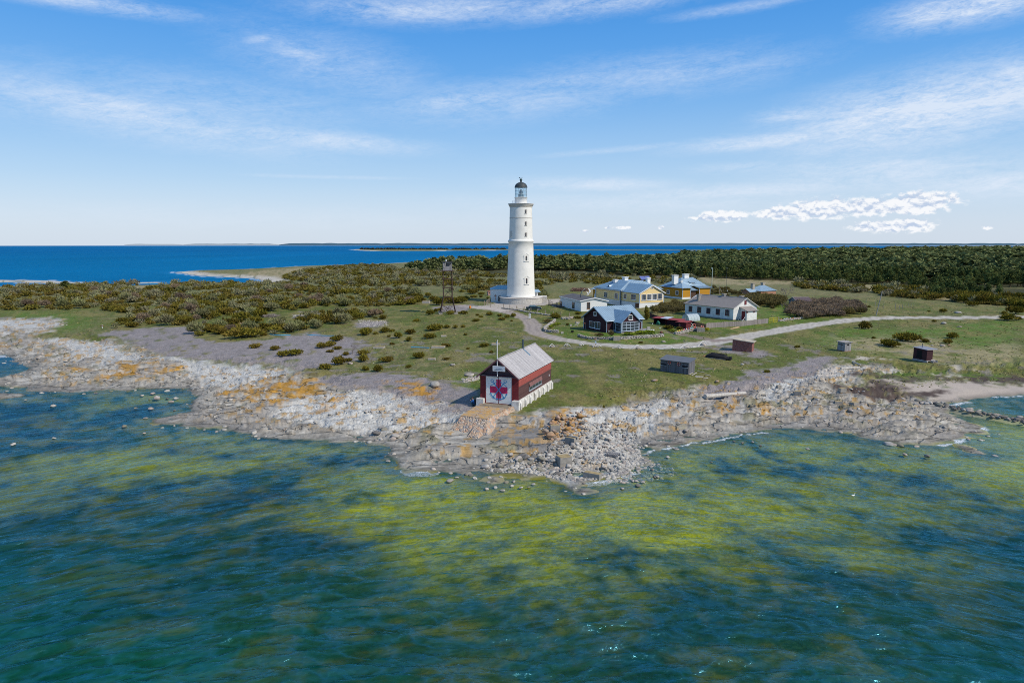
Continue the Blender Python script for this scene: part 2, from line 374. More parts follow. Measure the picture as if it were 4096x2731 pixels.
def link(name, me, parent=None):
    o = bpy.data.objects.new(name, me); COL.objects.link(o)
    if parent: o.parent = parent
    return o
def tag(o, label=None, cat=None, group=None, kind=None):
    if label: o['label'] = label
    if cat: o['category'] = cat
    if group: o['group'] = group
    if kind: o['kind'] = kind
    return o
def empty(name, loc, rz, label, cat, group=None):
    o = bpy.data.objects.new(name, None); COL.objects.link(o); o.location = loc; o.rotation_euler = (0, 0, R(rz)); o.empty_display_size = .3
    return tag(o, label, cat, group)
def dup(root, loc, rz=0.0, label=None, group=None, scale=None):
    r = root.copy(); COL.objects.link(r); r.location = loc; r.rotation_euler = (0, 0, R(rz))
    if scale: r.scale = scale
    if label: r['label'] = label
    if group: r['group'] = group
    for ch in list(root.children):
        c = ch.copy(); COL.objects.link(c); c.parent = r
        for g in ch.children:
            d = g.copy(); COL.objects.link(d); d.parent = c
    return r

# ---------------------------------------------------------------- ground and sea meshes
def fan():
    dep = [89.7, 82, 74, 66, 58, 52, 47, 43, 40, 38] + list(np.arange(36.8, 1.2, -.082)) + list(np.arange(1.2, .10, -.03))
    r = CZ / np.tan(np.radians(np.array(dep)))
    az = np.radians(np.concatenate([np.linspace(-68, -42, 26)[:-1], np.linspace(-42, 42, 1000), np.linspace(42, 68, 26)[1:]]))
    A, Rr = np.meshgrid(az, r)
    return Rr * np.sin(A), Rr * np.cos(A)
GX, GY = fan()
NR, NC = GX.shape
GS = shore(GX, GY)
GZ = Hs(GX, GY, GS)
quad = (np.arange(NR - 1)[:, None] * NC + np.arange(NC - 1)[None, :]).ravel()
QUADS = np.stack([quad, quad + 1, quad + NC + 1, quad + NC], 1)

def ground_colour(X, Y, S, Zz):
    wn1 = fbm(X * .8, Y * .8, 4, 1) - .5; wn2 = fbm(X * .8, Y * .8, 4, 77) - .5
    big1 = fbm(X * .12, Y * .12, 4, 41) - .5; big2 = fbm(X * .12, Y * .12, 4, 53) - .5
    WX = X + wn1 * 3 + big1 * 7; WY = Y + wn2 * 5 + big2 * 9
    def mk(pl, f=1.2, wx=WX, wy=WY):
        return sm(-f, f, sdpoly(pl, wx, wy, f + 1.0))
    def c(*a): return np.array(a, float)
    n1 = fbm(X * .25, Y * .12, 5, 4); n2 = fbm(X * 1.3, Y * .9, 4, 8); n3 = fbm(X * .05, Y * .035, 4, 14); n4 = fbm(X * .55, Y * .4, 4, 19)
    D = np.hypot(X, Y)
    k = lambda a: a[..., None]
    col = lerp(c(.110, .132, .027), c(.195, .175, .058), k(sm(.38, .62, n1)))
    col = lerp(col, c(.24, .20, .11), k(sm(.50, .68, n3) * .7 * sm(.35, .6, n4)))
    col = lerp(col, c(.075, .115, .016), k(sm(.52, .68, n4) * .7))
    col = lerp(col, c(.12, .085, .045), k(sm(.60, .72, n2) * .45))
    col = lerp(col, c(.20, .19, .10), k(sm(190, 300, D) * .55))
    grass = np.ones(X.shape); rock = np.zeros(X.shape); peb = np.zeros(X.shape)
    for z in Z_LUSH: col = lerp(col, c(.09, .175, .018), k(mk(z, 4) * .75 * sm(.3, .6, n2 * .5 + n4 * .5)))
    for z in Z_DRY: col = lerp(col, c(.36, .29, .17), k(mk(z, 3) * .8 * sm(.25, .55, n4)))
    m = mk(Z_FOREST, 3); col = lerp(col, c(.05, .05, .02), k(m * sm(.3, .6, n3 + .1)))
    # bare patches in the turf
    near = sm(170, 120, D)
    bare = near * sm(.66, .74, fbm(X * .34, Y * .34, 4, 61)) * .7
    col = lerp(col, c(.24, .205, .19), k(bare)); peb = np.maximum(peb, bare * .7)
    # limestone shore
    mr = np.maximum(mk(Z_ROCK, 1.4), sm(3.5, 1.0, S + wn1 * 4) * (D < 1200))
    lay = fbm(X * .5 + Y * .2, Y * 1.6 - X * .3, 5, 33); lay2 = fbm(X * 1.6, Y * 3.2, 4, 37)
    rc = lerp(c(.44, .405, .35), c(.25, .23, .20), k(sm(.50, .70, lay)))
    rc = lerp(rc, c(.56, .53, .475), k(sm(.46, .34, lay) * .75)); rc = lerp(rc, c(.30, .275, .25), k(sm(.52, .62, fbm(X * .13, Y * .2, 4, 93)) * .6))
    rc = lerp(rc, c(.13, .12, .10), k(sm(.62, .70, lay2) * .35))
    rc = lerp(rc, c(.16, .15, .06), k(sm(.60, .70, n4) * .6 * sm(1, 5, S)))
    rc = lerp(rc, c(.27, .22, .16), k(sm(.60, .68, fbm(X * .7, Y * .9, 3, 90)) * .4))
    col = lerp(col, rc, k(mr)); grass *= 1 - mr; rock = mr.copy()
    # dark slab by the slip
    dk = sm(5, 3, sdline([ctr('boathouse', -4.5, -3.2), ctr('boathouse', -8, -3)], WX, WY)) * .8
    col = lerp(col, lerp(c(.20, .19, .185), c(.40, .25, .10), k(sm(.58, .66, n2) * .8)), k(dk))
    for z in Z_GRAV:
        m = mk(z, 1.0) * sm(.25, .5, n4 + .12); g = lerp(c(.30, .265, .26), c(.215, .19, .185), k(n2))
        col = lerp(col, g, k(m)); peb = np.maximum(peb, m); grass *= 1 - m; rock *= 1 - m
    for i, z in enumerate(Z_WHITE):
        m = mk(z, 1.2) * sm(.18, .42, n4 + .08); g = lerp(c(.53, .52, .49), c(.41, .40, .38), k(n2))
        col = lerp(col, g, k(m)); peb = np.maximum(peb, m); grass *= 1 - m; rock *= 1 - m
    for z in Z_ORANGE:
        m = mk(z, .9) * sm(.40, .52, .6 * fbm(X * .6, Y * .7, 5, 71) + .4 * fbm(X * 1.7, Y * 2.2, 4, 73)) * sm(.3, .45, n4 + .02); g = lerp(c(.56, .29, .035), c(.30, .16, .04), k(n2))
        col = lerp(col, g, k(m * .95)); rock = np.maximum(rock, m * .6); peb *= 1 - m; grass *= 1 - m
    sp = sm(.62, .68, fbm(X * .9, Y * 1.1, 4, 81)) * mr * sm(1.5, 4, S) * .75; col = lerp(col, c(.42, .25, .07), k(sp))
    m = mk(Z_SAND, 1.2); col = lerp(col, lerp(c(.50, .42, .34), c(.40, .34, .30), k(n4)), k(m)); rock *= 1 - m; grass *= 1 - m; peb *= 1 - m
    for z in Z_SAND2: m = mk(z, .8) * .85; col = lerp(col, c(.52, .46, .40), k(m)); grass *= 1 - m
    for z in Z_WRACK: m = mk(z, 1.0) * sm(.2, .38, n4); col = lerp(col, lerp(c(.060, .042, .038), c(.11, .08, .065), k(n2)), k(m)); rock *= 1 - m; grass *= 1 - m
    rw = fbm(X * .6, Y * .6, 3, 15) - .5
    dr = sdline(Z_ROAD, X, Y) + rw * 1.1
    wdt = lerp(1.75, 2.3, sm(10, 30, X))
    m = sm(wdt + .5, wdt - .4, dr) * .96; brown = sm(-6, 6, 10 - X) * (X < 22)
    g = lerp(c(.50, .455, .405), c(.33, .265, .235), k(brown * .8)); g = g * k((.82 + .36 * n2) * (1 - .24 * np.exp(-((dr - .85) / .28) ** 2)))
    g = lerp(g, c(.22, .2, .12), k(sm(.35, .1, dr) * .35 * (n2 > .5)))
    col = lerp(col, g, k(m)); peb *= 1 - m; grass *= 1 - m
    m = sm(1.7, .9, sdline(Z_ROAD2, X, Y) + rw) * .85; col = lerp(col, c(.25, .19, .165), k(m)); grass *= 1 - m
    for z in Z_APRON: m = mk(z, .8) * .9; col = lerp(col, c(.47, .41, .36) * k(.85 + .3 * n2), k(m)); grass *= 1 - m
    m = sm(8.4, 7.6, np.hypot(X - 2.65, Y - 205.5)); col = lerp(col, c(.33, .32, .315), k(m)); grass *= 1 - m
    # far shores: pale sand, green tops
    m = np.maximum((D > 600) * sm(30, 6, S), (D > 270) * sm(15, 6, S)) * sm(.25, .45, n4 + .15); col = lerp(col, c(.55, .50, .43), k(m))
    # wet rim, then sea bed with weed
    col = col * k(lerp(1, .62, sm(.22, .02, Zz) * (D < 500)))
    u = (S < .3)
    dd = np.clip(-Zz, 0, 9)
    warpx = X + 6 * (fbm(X * .09, Y * .09, 3, 101) - .5); warpy = Y + 6 * (fbm(X * .09, Y * .09, 3, 103) - .5)
    a1 = fbm(warpx * .13, warpy * .22, 5, 111); a2 = fbm(X * .9, Y * .9, 4, 113); a3 = fbm(warpx * .32, warpy * .5, 4, 117)
    reg = np.zeros(X.shape)
    for (cx, cy, rx, ry, wgt, zz) in ALG: reg = np.maximum(reg, wgt * np.exp(-((X - cx) / rx) ** 2 - ((Y - cy) / ry) ** 2))
    al = sm(.32, .92, .52 * reg + .55 * a1 + .55 * (a2 - .36) + .40 * (a3 - .5)); al = al * lerp(.45, 1, sm(.1, .6, reg)) * sm(.0, .22, dd) * sm(31, 43, Y + 9 * (a1 - .5) - 11 * sm(0, -14, X) + 6 * sm(14, 30, X)) * lerp(1, sm(.12, .45, reg), sm(1.6, 2.6, dd))
    bed = lerp(c(.035, .085, .060), lerp(c(.17, .16, .03), c(.04, .085, .05), k(sm(1.6, 3.0, dd))), k(sm(.45, .62, a3)))
    bed = lerp(bed, c(.020, .055, .062), k(sm(.5, .36, a1)))
    bed = lerp(bed, c(.54, .50, .014), k(al * .95))
    bed = lerp(bed, c(.15, .11, .06), k(sm(.62, .72, a2) * .35 * sm(2.4, 1.2, dd)))
    bed = lerp(bed, c(.38, .34, .26), k(sm(.5, .1, dd) * .45 * sm(.4, .6, a2)))
    sandy = np.exp(-((X - 62) / 18) ** 2 - ((Y - 70) / 9) ** 2) * .65 * sm(94, 84, Y)
    bed = lerp(bed, c(.50, .50, .24), k(sandy))
    far = sm(120, 200, D)
    bed = lerp(bed, c(.10, .22, .30), k(far))
    t = sm(.35, -.35, S); col = lerp(col, bed, k(t)); grass *= 1 - t; peb *= 1 - t; rock *= 1 - t * .9
    return np.clip(col, 0, 1), np.stack([peb, rock, grass], -1)
def wv(x, y, z=0.0): return gp(*px('W', x, y), z)
ALG = []
for (x, y, rx, ry, w) in [(1020, 1115, 7, 3.5, 1.0), (1190, 1125, 9, 4, 1.0), (1340, 1145, 9, 4, 1.0), (930, 1100, 5, 3, .9), (620, 1020, 8, 2.5, .85), (1180, 1190, 13, 10, 1.0), (1000, 1250, 8, 7, .85), (1400, 1160, 9, 6, 1.0), (1300, 1290, 7, 6, .8), (700, 1040, 12, 3.6, .8), (1000, 1110, 9, 4, .95), (230, 1075, 13, 4.5, .85), (80, 1110, 9, 5, .7),
                          (1620, 1120, 10, 6, .7), (1800, 1160, 14, 4, .8), (1950, 1170, 10, 3, .8), (2330, 1090, 16, 6, .95), (2352, 1020, 14, 6, .7), (1650, 1060, 10, 5, .6), (1900, 1040, 12, 5, .5),
                          (1550, 1230, 7, 4, .6), (1500, 1330, 5, 3, .5), (2030, 1260, 7, 3, .55), (520, 970, 9, 4, .6), (350, 930, 9, 5, .45),]:
    a, b = wv(x, y, -.8); ALG.append((a, b, rx * 1.25, ry * 1.3, min(1, w * 1.05), 0))

def add_attr(me, name, arr):
    a = me.color_attributes.new(name, 'FLOAT_COLOR', 'POINT')
    v = np.ones((arr.shape[0], 4), np.float32); v[:, :arr.shape[1]] = arr; a.data.foreach_set('color', v.ravel())

def ground_material():
    s = NT('turf, limestone and shingle')
    at = s.n('Attribute', attribute_name='Col'); mk = s.n('Attribute', attribute_name='Msk'); sp = s.n('SeparateColor'); s.l(mk.outputs['Color'], sp.inputs[0])
    peb, rock, grass = sp.outputs
    v = s.coord('Object')
    vor = s.n('TexVoronoi', feature='F1', i_Scale=3.6); s.l(v, vor.inputs['Vector'])
    vs = s.n('SeparateColor'); s.l(vor.outputs['Color'], vs.inputs[0])
    vor2 = s.n('TexVoronoi', feature='F1', i_Scale=1.6); s.l(v, vor2.inputs['Vector']); vs2 = s.n('SeparateColor'); s.l(vor2.outputs['Color'], vs2.inputs[0])
    pv = s.rng(s.ma('ADD', s.ma('MULTIPLY', vs.outputs[0], .6), s.ma('MULTIPLY', vs2.outputs[1], .4)), .1, .9, .78, 1.2)
    rv = s.coord('Object', (.35, .95, 1), (0, 0, R(-8)))
    cr = s.n('TexVoronoi', feature='DISTANCE_TO_EDGE', i_Scale=.85); nz = s.n('TexNoise', i_Scale=1.4, i_Detail=4.0)
    s.l(rv, nz.inputs['Vector']); mx = s.mix(.42, rv, nz.outputs['Color']); s.l(mx, cr.inputs['Vector'])
    crack = s.rng(cr.outputs['Distance'], .002, .03)
    rn = s.noise(rv, 3.2, 5, .7)
    rfac = s.ma('MULTIPLY', s.rng(rn, .25, .75, .72, 1.25), s.rng(crack, 0, 1, .72, 1.0))
    gn = s.noise(v, 2.6, 4, .7); gn2 = s.noise(s.coord('Object', (1, .6, 1)), .7, 4, .6)
    gf = s.ma('MULTIPLY', s.rng(gn, .25, .75, .55, 1.4), s.rng(gn2, .3, .7, .8, 1.2))
    tot = s.ma('ADD', s.ma('MULTIPLY', peb, s.ma('SUBTRACT', pv, 1)), s.ma('ADD', s.ma('MULTIPLY', rock, s.ma('SUBTRACT', rfac, 1)), s.ma('MULTIPLY', grass, s.ma('SUBTRACT', gf, 1))))
    tot = s.ma('ADD', tot, 1.0)
    gen = s.rng(s.noise(v, 5.0, 3, .6), .3, .7, .85, 1.12)
    tot = s.ma('MULTIPLY', tot, gen)
    cb = s.n('CombineColor')
    for i in range(3): s.l(tot, cb.inputs[i])
    c = s.mix(1.0, at.outputs['Color'], cb.outputs[0], 'MULTIPLY')
    c = s.mix(s.ma('MULTIPLY', grass, s.rng(gn, .52, .72, 0, .4)), c, (.20, .18, .075))
    # flecks of pale stone in turf and shingle
    fl = s.n('TexVoronoi', feature='F1', i_Scale=1.1); s.l(v, fl.inputs['Vector'])
    fsep = s.n('SeparateColor'); s.l(fl.outputs['Color'], fsep.inputs[0])
    fm = s.ma('MULTIPLY', s.ma('LESS_THAN', fl.outputs['Distance'], .085), s.ma('GREATER_THAN', fsep.outputs[2], .88))
    c = s.mix(s.ma('MULTIPLY', fm, s.ma('ADD', s.ma('MULTIPLY', grass, .6), peb)), c, (.55, .53, .50))
    h = s.ma('ADD', s.ma('MULTIPLY', peb, s.ma('MULTIPLY', vor.outputs['Distance'], -.20)), s.ma('ADD', s.ma('MULTIPLY', rock, s.ma('MULTIPLY', s.ma('ADD', crack, s.ma('MULTIPLY', rn, .8)), .32)), s.ma('MULTIPLY', grass, s.ma('MULTIPLY', gn, .35))))
    s.pbr(c, .9, s.bump(h, .9, .5), 0, .15)
    return s.m
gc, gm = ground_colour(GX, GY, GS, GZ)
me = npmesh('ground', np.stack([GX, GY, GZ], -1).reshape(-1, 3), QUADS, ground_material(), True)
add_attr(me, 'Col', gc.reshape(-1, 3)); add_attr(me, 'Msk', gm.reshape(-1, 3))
tag(link('ground', me), 'island ground of turf, pale limestone and shingle running down to the sea bed', 'ground', kind='structure')

# sea
def waves(X, Y):
    D = np.hypot(X, Y); r = np.random.RandomState(5)
    Yc = Y + np.where(np.abs(X) < 45, .0075 * X * X, .0075 * (90 * np.abs(X) - 2025)) + 3.0 * (fbm(X * .05, Y * .05, 3, 201) - .5)
    Xc = X + 2.5 * (fbm(X * .07, Y * .07, 3, 205) - .5)
    global WXC, WYC
    WXC, WYC = Xc, Yc
    z = np.zeros(X.shape)
    for i in range(34):
        lam = .55 * (1.085 ** i) * (1 + .1 * r.rand()); a = R(r.normal(0, 20)); ph = r.rand() * 6.28
        k = 2 * PI / lam; fade = np.clip(lam * 24 / D - .25, 0, 1)
        amp = .0135 * lam ** .75 * (1.0 if lam < 3.5 else .45)
        t = np.sin(k * (Xc * math.sin(a) + Yc * math.cos(a)) + ph)
        z += fade * amp * (1.0 - 2 * np.abs(t) ** 1.0 + t * .6) * .75
    gust = .55 + .9 * fbm(X * .04, Y * .06, 3, 220)
    return z * gust
WZ = waves(GX, GY)
shal = sm(-.02, -1.0, GZ)
WZ = WZ * lerp(.25, 1, shal)
D = np.hypot(GX, GY)
op = lerp(.06, .60, sm(0.0, -3.4, GZ)); op = lerp(op, .93, sm(-1.8, -4.6, GZ)); op = lerp(op, .90, sm(110, 190, D))
def c3(*a): return np.array(a, float)
nearc = lerp(c3(.002, .058, .066), c3(.001, .076, .044), sm(-6, 8, 48 - GY + .10 * GX + 6 * (fbm(GX * .06, GY * .06, 3, 240) - .5))[..., None])
nearc = lerp(nearc, c3(.006, .062, .095), (sm(5, 40, GX) * .5)[..., None])
nearc = lerp(nearc, c3(.004, .070, .17), (sm(-8, -28, GX) * sm(50, 66, GY) * .7)[..., None])
nearc = lerp(nearc, c3(.002, .165, .375), sm(100, 230, D)[..., None])
nearc = lerp(nearc, c3(.002, .125, .335), (sm(500, 2500, D) * .8)[..., None])
nearc = lerp(nearc, c3(.015, .22, .48), (sm(14, 3, -GS) * sm(170, 260, D) * .7)[..., None])
nearc = nearc * (.85 + .3 * fbm(GX * .01, GY * .003, 4, 260))[..., None]
foam = np.zeros(GX.shape)
for pl_, wd in (([(1480, 1040), (1500, 1034), (1530, 1029), (1580, 1018), (1640, 1012), (1700, 1000), (1760, 993)], .25), ([(2256, 996), (2262, 985), (2250, 978)], .5), ([(2150, 1022), (2190, 1016), (2225, 1005)], .35), ([(2175, 932), (2200, 926), (2228, 922)], .45), ([(2279, 912), (2320, 910), (2360, 909)], .3), ([(1360, 1106), (1390, 1108), (1430, 1094), (1460, 1088)], .3), ([(948, 1083), (985, 1085)], .3)):
    q = [wv(a, b) for a, b in pl_]; foam = np.maximum(foam, sm(wd, wd * .2, sdline(q, GX + .8 * (fbm(GX * 1.2, GY * 1.2, 3, 300) - .5), GY + 1.2 * (fbm(GX * 1.1, GY * 1.1, 3, 310) - .5))) * (GS < .5))
for pl_ in ([(1330, 1101), (1372, 1098), (1378, 1104), (1345, 1107)], [(1383, 1093), (1425, 1090), (1420, 1096), (1388, 1100)], [(945, 1080), (985, 1080), (985, 1085), (950, 1084)]):
    foam = np.maximum(foam, sm(-.2, .3, sdpoly([wv(a, b) for a, b in pl_], GX, GY, 2)))
foam = np.maximum(foam, (D > 150) * sm(2.2, .5, np.abs(GS + 1.0)) * .7 * sm(.42, .55, fbm(GX * .03, GY * .02, 3, 330)))
foam = np.maximum(foam, (D > 900) * sm(18, 4, -GS) * .35)
keep = (GZ < .45).reshape(-1)[QUADS].any(1)
Q2 = QUADS[keep]; used = np.zeros(NR * NC, bool); used[Q2.ravel()] = True
idx = np.cumsum(used) - 1
def sea_material():
    s = NT('sea water')
    wc = s.n('Attribute', attribute_name='WCol'); wm = s.n('Attribute', attribute_name='WMsk'); sp = s.n('SeparateColor'); s.l(wm.outputs['Color'], sp.inputs[0])
    opq, foam_, farm = sp.outputs
    uv = s.n('Attribute', attribute_name='WUV')
    def ridge(sx, sy, sc, rot, off):
        mp = s.n('Mapping'); mp.inputs['Scale'].default_value = (sx, sy, 1); mp.inputs['Rotation'].default_value = (0, 0, R(rot)); mp.inputs['Location'].default_value = (off, off * .7, 0); s.l(uv.outputs['Vector'], mp.inputs[0])
        n = s.noise(mp.outputs[0], sc, 3, .55, .35); return s.ma('SUBTRACT', 1, s.ma('MULTIPLY', s.ma('ABSOLUTE', s.ma('SUBTRACT', n, .5)), 5.0))
    r1 = ridge(.46, 1.0, .85, 4, 3); r2 = ridge(.55, 1.0, 1.9, -9, 11); r3 = ridge(.5, 1.0, .33, 8, 5)
    v = s.coord('Object', (.55, 1, 1)); n1 = s.noise(v, 3.2, 4, .62, .5); n2 = s.noise(s.coord('Object', (.5, 1, 1), (0, 0, R(12))), 1.1, 3, .6, .4)
    v3_ = s.coord('Object', (.35, 1, 1)); n3 = s.noise(v3_, .22, 5, .65, .3)
    h = s.ma('ADD', s.ma('MULTIPLY', n1, .05), s.ma('MULTIPLY', n2, .12)); h = s.ma('ADD', h, s.ma('ADD', s.ma('MULTIPLY', r1, .11), s.ma('MULTIPLY', r2, .035))); h = s.ma('ADD', h, s.ma('MULTIPLY', r3, .10))
    h = s.ma('ADD', h, s.ma('MULTIPLY', s.ma('MULTIPLY', n3, farm), 2.0))
    bmp = s.bump(h, 1.0, .7)
    body = s.n('BsdfDiffuse'); cc = s.mix(s.rng(n3, .35, .7), wc.outputs['Color'], s.mix(1.0, wc.outputs['Color'], (.72, .78, .84), 'MULTIPLY'))
    wv_ = s.ma('ADD', s.ma('MULTIPLY', s.rng(r1, -.6, 1, .62, 1.35), s.ma('SUBTRACT', 1, farm)), farm); wcb = s.n('CombineColor'); [s.l(wv_, wcb.inputs[i]) for i in range(3)]; cc = s.mix(1.0, cc, wcb.outputs[0], 'MULTIPLY')  # body colour darkened in troughs and lightened on crests, painting light through waves
    s.l(cc, body.inputs['Color']); s.l(bmp, body.inputs['Normal'])
    tr = s.n('BsdfTransparent'); tr.inputs[0].default_value = (.88, .96, .80, 1)
    m1 = s.n('MixShader'); s.l(opq, m1.inputs[0]); s.l(tr.outputs[0], m1.inputs[1]); s.l(body.outputs[0], m1.inputs[2])
    gl = s.n('BsdfGlossy', i_Roughness=.2); gl.inputs['Color'].default_value = (.20, .66, .90, 1); s.l(bmp, gl.inputs['Normal'])
    fr = s.n('Fresnel', i_IOR=1.33); s.l(bmp, fr.inputs['Normal'])
    la, lb = s.rng(fr.outputs[0], .10, .60, .008, .40), s.rng(fr.outputs[0], .2, .9, .03, .16)
    crest = s.ma('MULTIPLY', s.ma('POWER', s.rng(r1, .25, 1.0), 1.6), s.rng(r2, -.6, .9, .35, 1)); la = s.ma('ADD', la, s.ma('MULTIPLY', crest, .21)); la = s.ma('ADD', la, s.ma('MULTIPLY', s.rng(r2, .80, 1.0), .03))  # crest pattern adds reflection on top of Fresnel, painting sky glints
    lim = s.ma('ADD', s.ma('MULTIPLY', la, s.ma('SUBTRACT', 1, farm)), s.ma('MULTIPLY', lb, farm))
    m2 = s.n('MixShader'); s.l(lim, m2.inputs[0]); s.l(m1.outputs[0], m2.inputs[1]); s.l(gl.outputs[0], m2.inputs[2])
    fo = s.n('BsdfDiffuse'); fo.inputs[0].default_value = (.75, .78, .8, 1)
    m3 = s.n('MixShader'); s.l(s.ma('MULTIPLY', foam_, s.rng(s.noise(s.coord(), 6, 3, .7), .38, .55)), m3.inputs[0]); s.l(m2.outputs[0], m3.inputs[1]); s.l(fo.outputs[0], m3.inputs[2])
    s.l(m3.outputs[0], s.out.inputs[0]); return s.m
V = np.stack([GX, GY, WZ], -1).reshape(-1, 3)[used]
me = npmesh('sea', V, idx[Q2], sea_material(), True)
add_attr(me, 'WUV', np.stack([WXC, WYC, 0 * WXC], -1).reshape(-1, 3)[used]); add_attr(me, 'WCol', nearc.reshape(-1, 3)[used]); add_attr(me, 'WMsk', np.stack([op, foam, sm(60, 260, D)], -1).reshape(-1, 3)[used])
tag(link('sea', me), 'clear rippled sea, yellow green over weed near the rocks and deep blue farther out', 'sea', kind='structure')

# low wooded coast on the horizon
def far_coast(name, label, w0, w1, ybase, hh, seed):
    xs = np.linspace(w0, w1, 420); pts = []
    V = []; r = CZ / math.tan(PIT - math.atan((1365.5 - px('W', 0, ybase)[1]) / F)) if True else 0
    for x in xs:
        u, v = px('W', x, ybase); a, b = gp(u, v, 0); L = math.hypot(a, b)
        e = min(1, (x - w0) / 25, (w1 - x) / 25); e = max(0, e) ** .5
        top = hh * e * (.72 + .5 * float(fbm(np.array([x * .05]), np.array([seed * 1.0]), 4, seed)[0]))
        for (dr, zz) in ((0, -.5), (25, .6 * e), (70, .9 * e), (90, top * .8), (220, top), (900, top * .95), (1000, -1)):
            V.append((a * (1 + dr / L), b * (1 + dr / L), zz))
    n = 7; q = [(i * n + j, (i + 1) * n + j, (i + 1) * n + j + 1, i * n + j + 1) for i in range(len(xs) - 1) for j in range(n - 1)]
    s = NT(name + ' wood and sand'); sp = s.n('SeparateXYZ'); s.l(s.coord('Object'), sp.inputs[0])
    nn = s.noise(s.coord('Object', (1, 1, 8)), .02, 5, .7)
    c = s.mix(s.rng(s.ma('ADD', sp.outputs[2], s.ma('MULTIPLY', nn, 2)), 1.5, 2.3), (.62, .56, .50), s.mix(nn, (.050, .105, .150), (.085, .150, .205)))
    s.pbr(c, 1, None, 0, 0)
    tag(link(name, npmesh(name, V, q, s.m)), label, 'coast', kind='structure')
far_coast('distant_coast', 'long low wooded coast on the horizon behind the lighthouse', 640, 2750, 563.9, 29, 3)
far_coast('distant_island', 'low wooded islet on the horizon at the far left', 285, 422, 562.5, 17, 8)
far_coast('distant_island', 'longer wooded islet on the horizon, right of the smaller one', 420, 645, 562.6, 22, 12)

# ---------------------------------------------------------------- sky, sun, camera
SUN_EL, SUN_AZ = 43.0, -32.0       # azimuth as a world angle from +x
world = bpy.data.worlds.new('World'); SC.world = world; world.use_nodes = True
wt = world.node_tree; wt.nodes.clear()
class WN(NT):
    def __init__(s): s.t = wt; s.out = wt.nodes.new('ShaderNodeOutputWorld')
s = WN()
sky = s.n('TexSky', sky_type='NISHITA', sun_disc=False, sun_elevation=R(SUN_EL), sun_rotation=R(90 - SUN_AZ), altitude=0, air_density=1.0, dust_density=.6, ozone_density=2.5)
geo = s.n('TexCoord'); sx = s.n('SeparateXYZ'); s.l(geo.outputs['Generated'], sx.inputs[0])
az = s.ma('MULTIPLY', s.ma('ARCTAN2', sx.outputs[0], sx.outputs[1]), 180 / PI); el = s.ma('MULTIPLY', s.ma('ARCSINE', sx.outputs[2]), 180 / PI)
def vec(a, b, c=0.0):
    n = s.n('CombineXYZ')
    for i, v in enumerate((a, b, c)):
        if hasattr(v, 'links'): s.l(v, n.inputs[i])
        else: n.inputs[i].default_value = v
    return n.outputs[0]
def ae(x, y):
    d = rdir(*px('W', x, y)); L = math.sqrt(sum(q * q for q in d)); return math.degrees(math.atan2(d[0], d[1])), math.degrees(math.asin(d[2] / L))
def band(x, y, wx, wy, tilt, amp):
    a0, e0 = ae(x, y); k = .0168
    da = s.ma('SUBTRACT', az, a0); de = s.ma('SUBTRACT', el, e0); ct, st = math.cos(R(tilt)), math.sin(R(tilt))
    p = s.ma('ADD', s.ma('MULTIPLY', da, ct), s.ma('MULTIPLY', de, st)); q = s.ma('SUBTRACT', s.ma('MULTIPLY', de, ct), s.ma('MULTIPLY', da, st)); wy *= 1.8; wx *= 1.2
    g = s.ma('ADD', s.ma('POWER', s.ma('ABSOLUTE', s.ma('DIVIDE', p, wx * .0243 * .9)), 2.4), s.ma('POWER', s.ma('DIVIDE', q, wy * .0243 * .9), 2))
    return s.ma('MULTIPLY', s.ma('EXPONENT', s.ma('MULTIPLY', g, -1)), amp)
def total(lst):
    t = lst[0]
    for q in lst[1:]: t = s.ma('MAXIMUM', t, q)
    return t
cir = total([band(*b) for b in [
    (330, 268, 430, 40, -7, .85), (700, 318, 330, 20, -3, .85), (250, 235, 300, 26, 2, .4), (1060, 232, 170, 18, 6, .8), (700, 132, 130, 26, -14, .62), (590, 92, 50, 10, 10, .6), (850, 155, 120, 24, -8, .4), (1300, 188, 200, 16, 6, .6),
    (1680, 160, 230, 22, 4, .45), (1000, 22, 380, 26, 2, .8), (1350, 12, 330, 22, 4, .75), (200, 6, 260, 14, 0, .8), (2230, 16, 190, 26, 2, 1.25), (1700, 18, 200, 10, 3, .5),
    (2130, 255, 340, 58, 7, 1.35), (2300, 215, 160, 50, 12, 1.2), (1850, 262, 130, 16, 2, .8), (1780, 322, 260, 15, 3, 1.0), (2000, 320, 120, 8, -2, .7), (1420, 344, 230, 6, 4, .5), (2040, 395, 320, 34, 0, .85), (2250, 420, 230, 26, -2, .95),
    (1700, 385, 160, 12, 2, .5), (1350, 424, 260, 14, -1, .8), (1700, 440, 420, 16, 2, .8), (1150, 232, 420, 40, 4, .55), (420, 240, 500, 60, 0, .45), (760, 150, 300, 60, -10, .45), (1500, 175, 420, 40, 3, .5), (760, 407, 240, 4, 0, .45), (1500, 466, 600, 22, 0, .55), (600, 500, 900, 26, 0, .3)]])
wsp = s.ma('ADD', s.ma('MULTIPLY', az, -.06), el)
n1 = s.noise(vec(s.ma('MULTIPLY', az, .16), s.ma('MULTIPLY', wsp, .75)), 1.0, 7, .62, .9)
n2 = s.noise(vec(s.ma('MULTIPLY', az, .9), s.ma('MULTIPLY', wsp, 2.6), 7.0), 1.0, 5, .65, 1.2)
n3 = s.noise(vec(s.ma('MULTIPLY', az, 2.2), s.ma('MULTIPLY', wsp, 5.5), 3.0), 1.0, 4, .7, 1.0)
ctx = s.ma('ADD', s.ma('MULTIPLY', n1, .50), s.ma('ADD', s.ma('MULTIPLY', n2, .32), s.ma('MULTIPLY', n3, .18)))
cirf = s.rng(s.ma('MULTIPLY', cir, s.rng(ctx, .33, .66, .06, 1.35)), .04, 1.15, 0, .85)
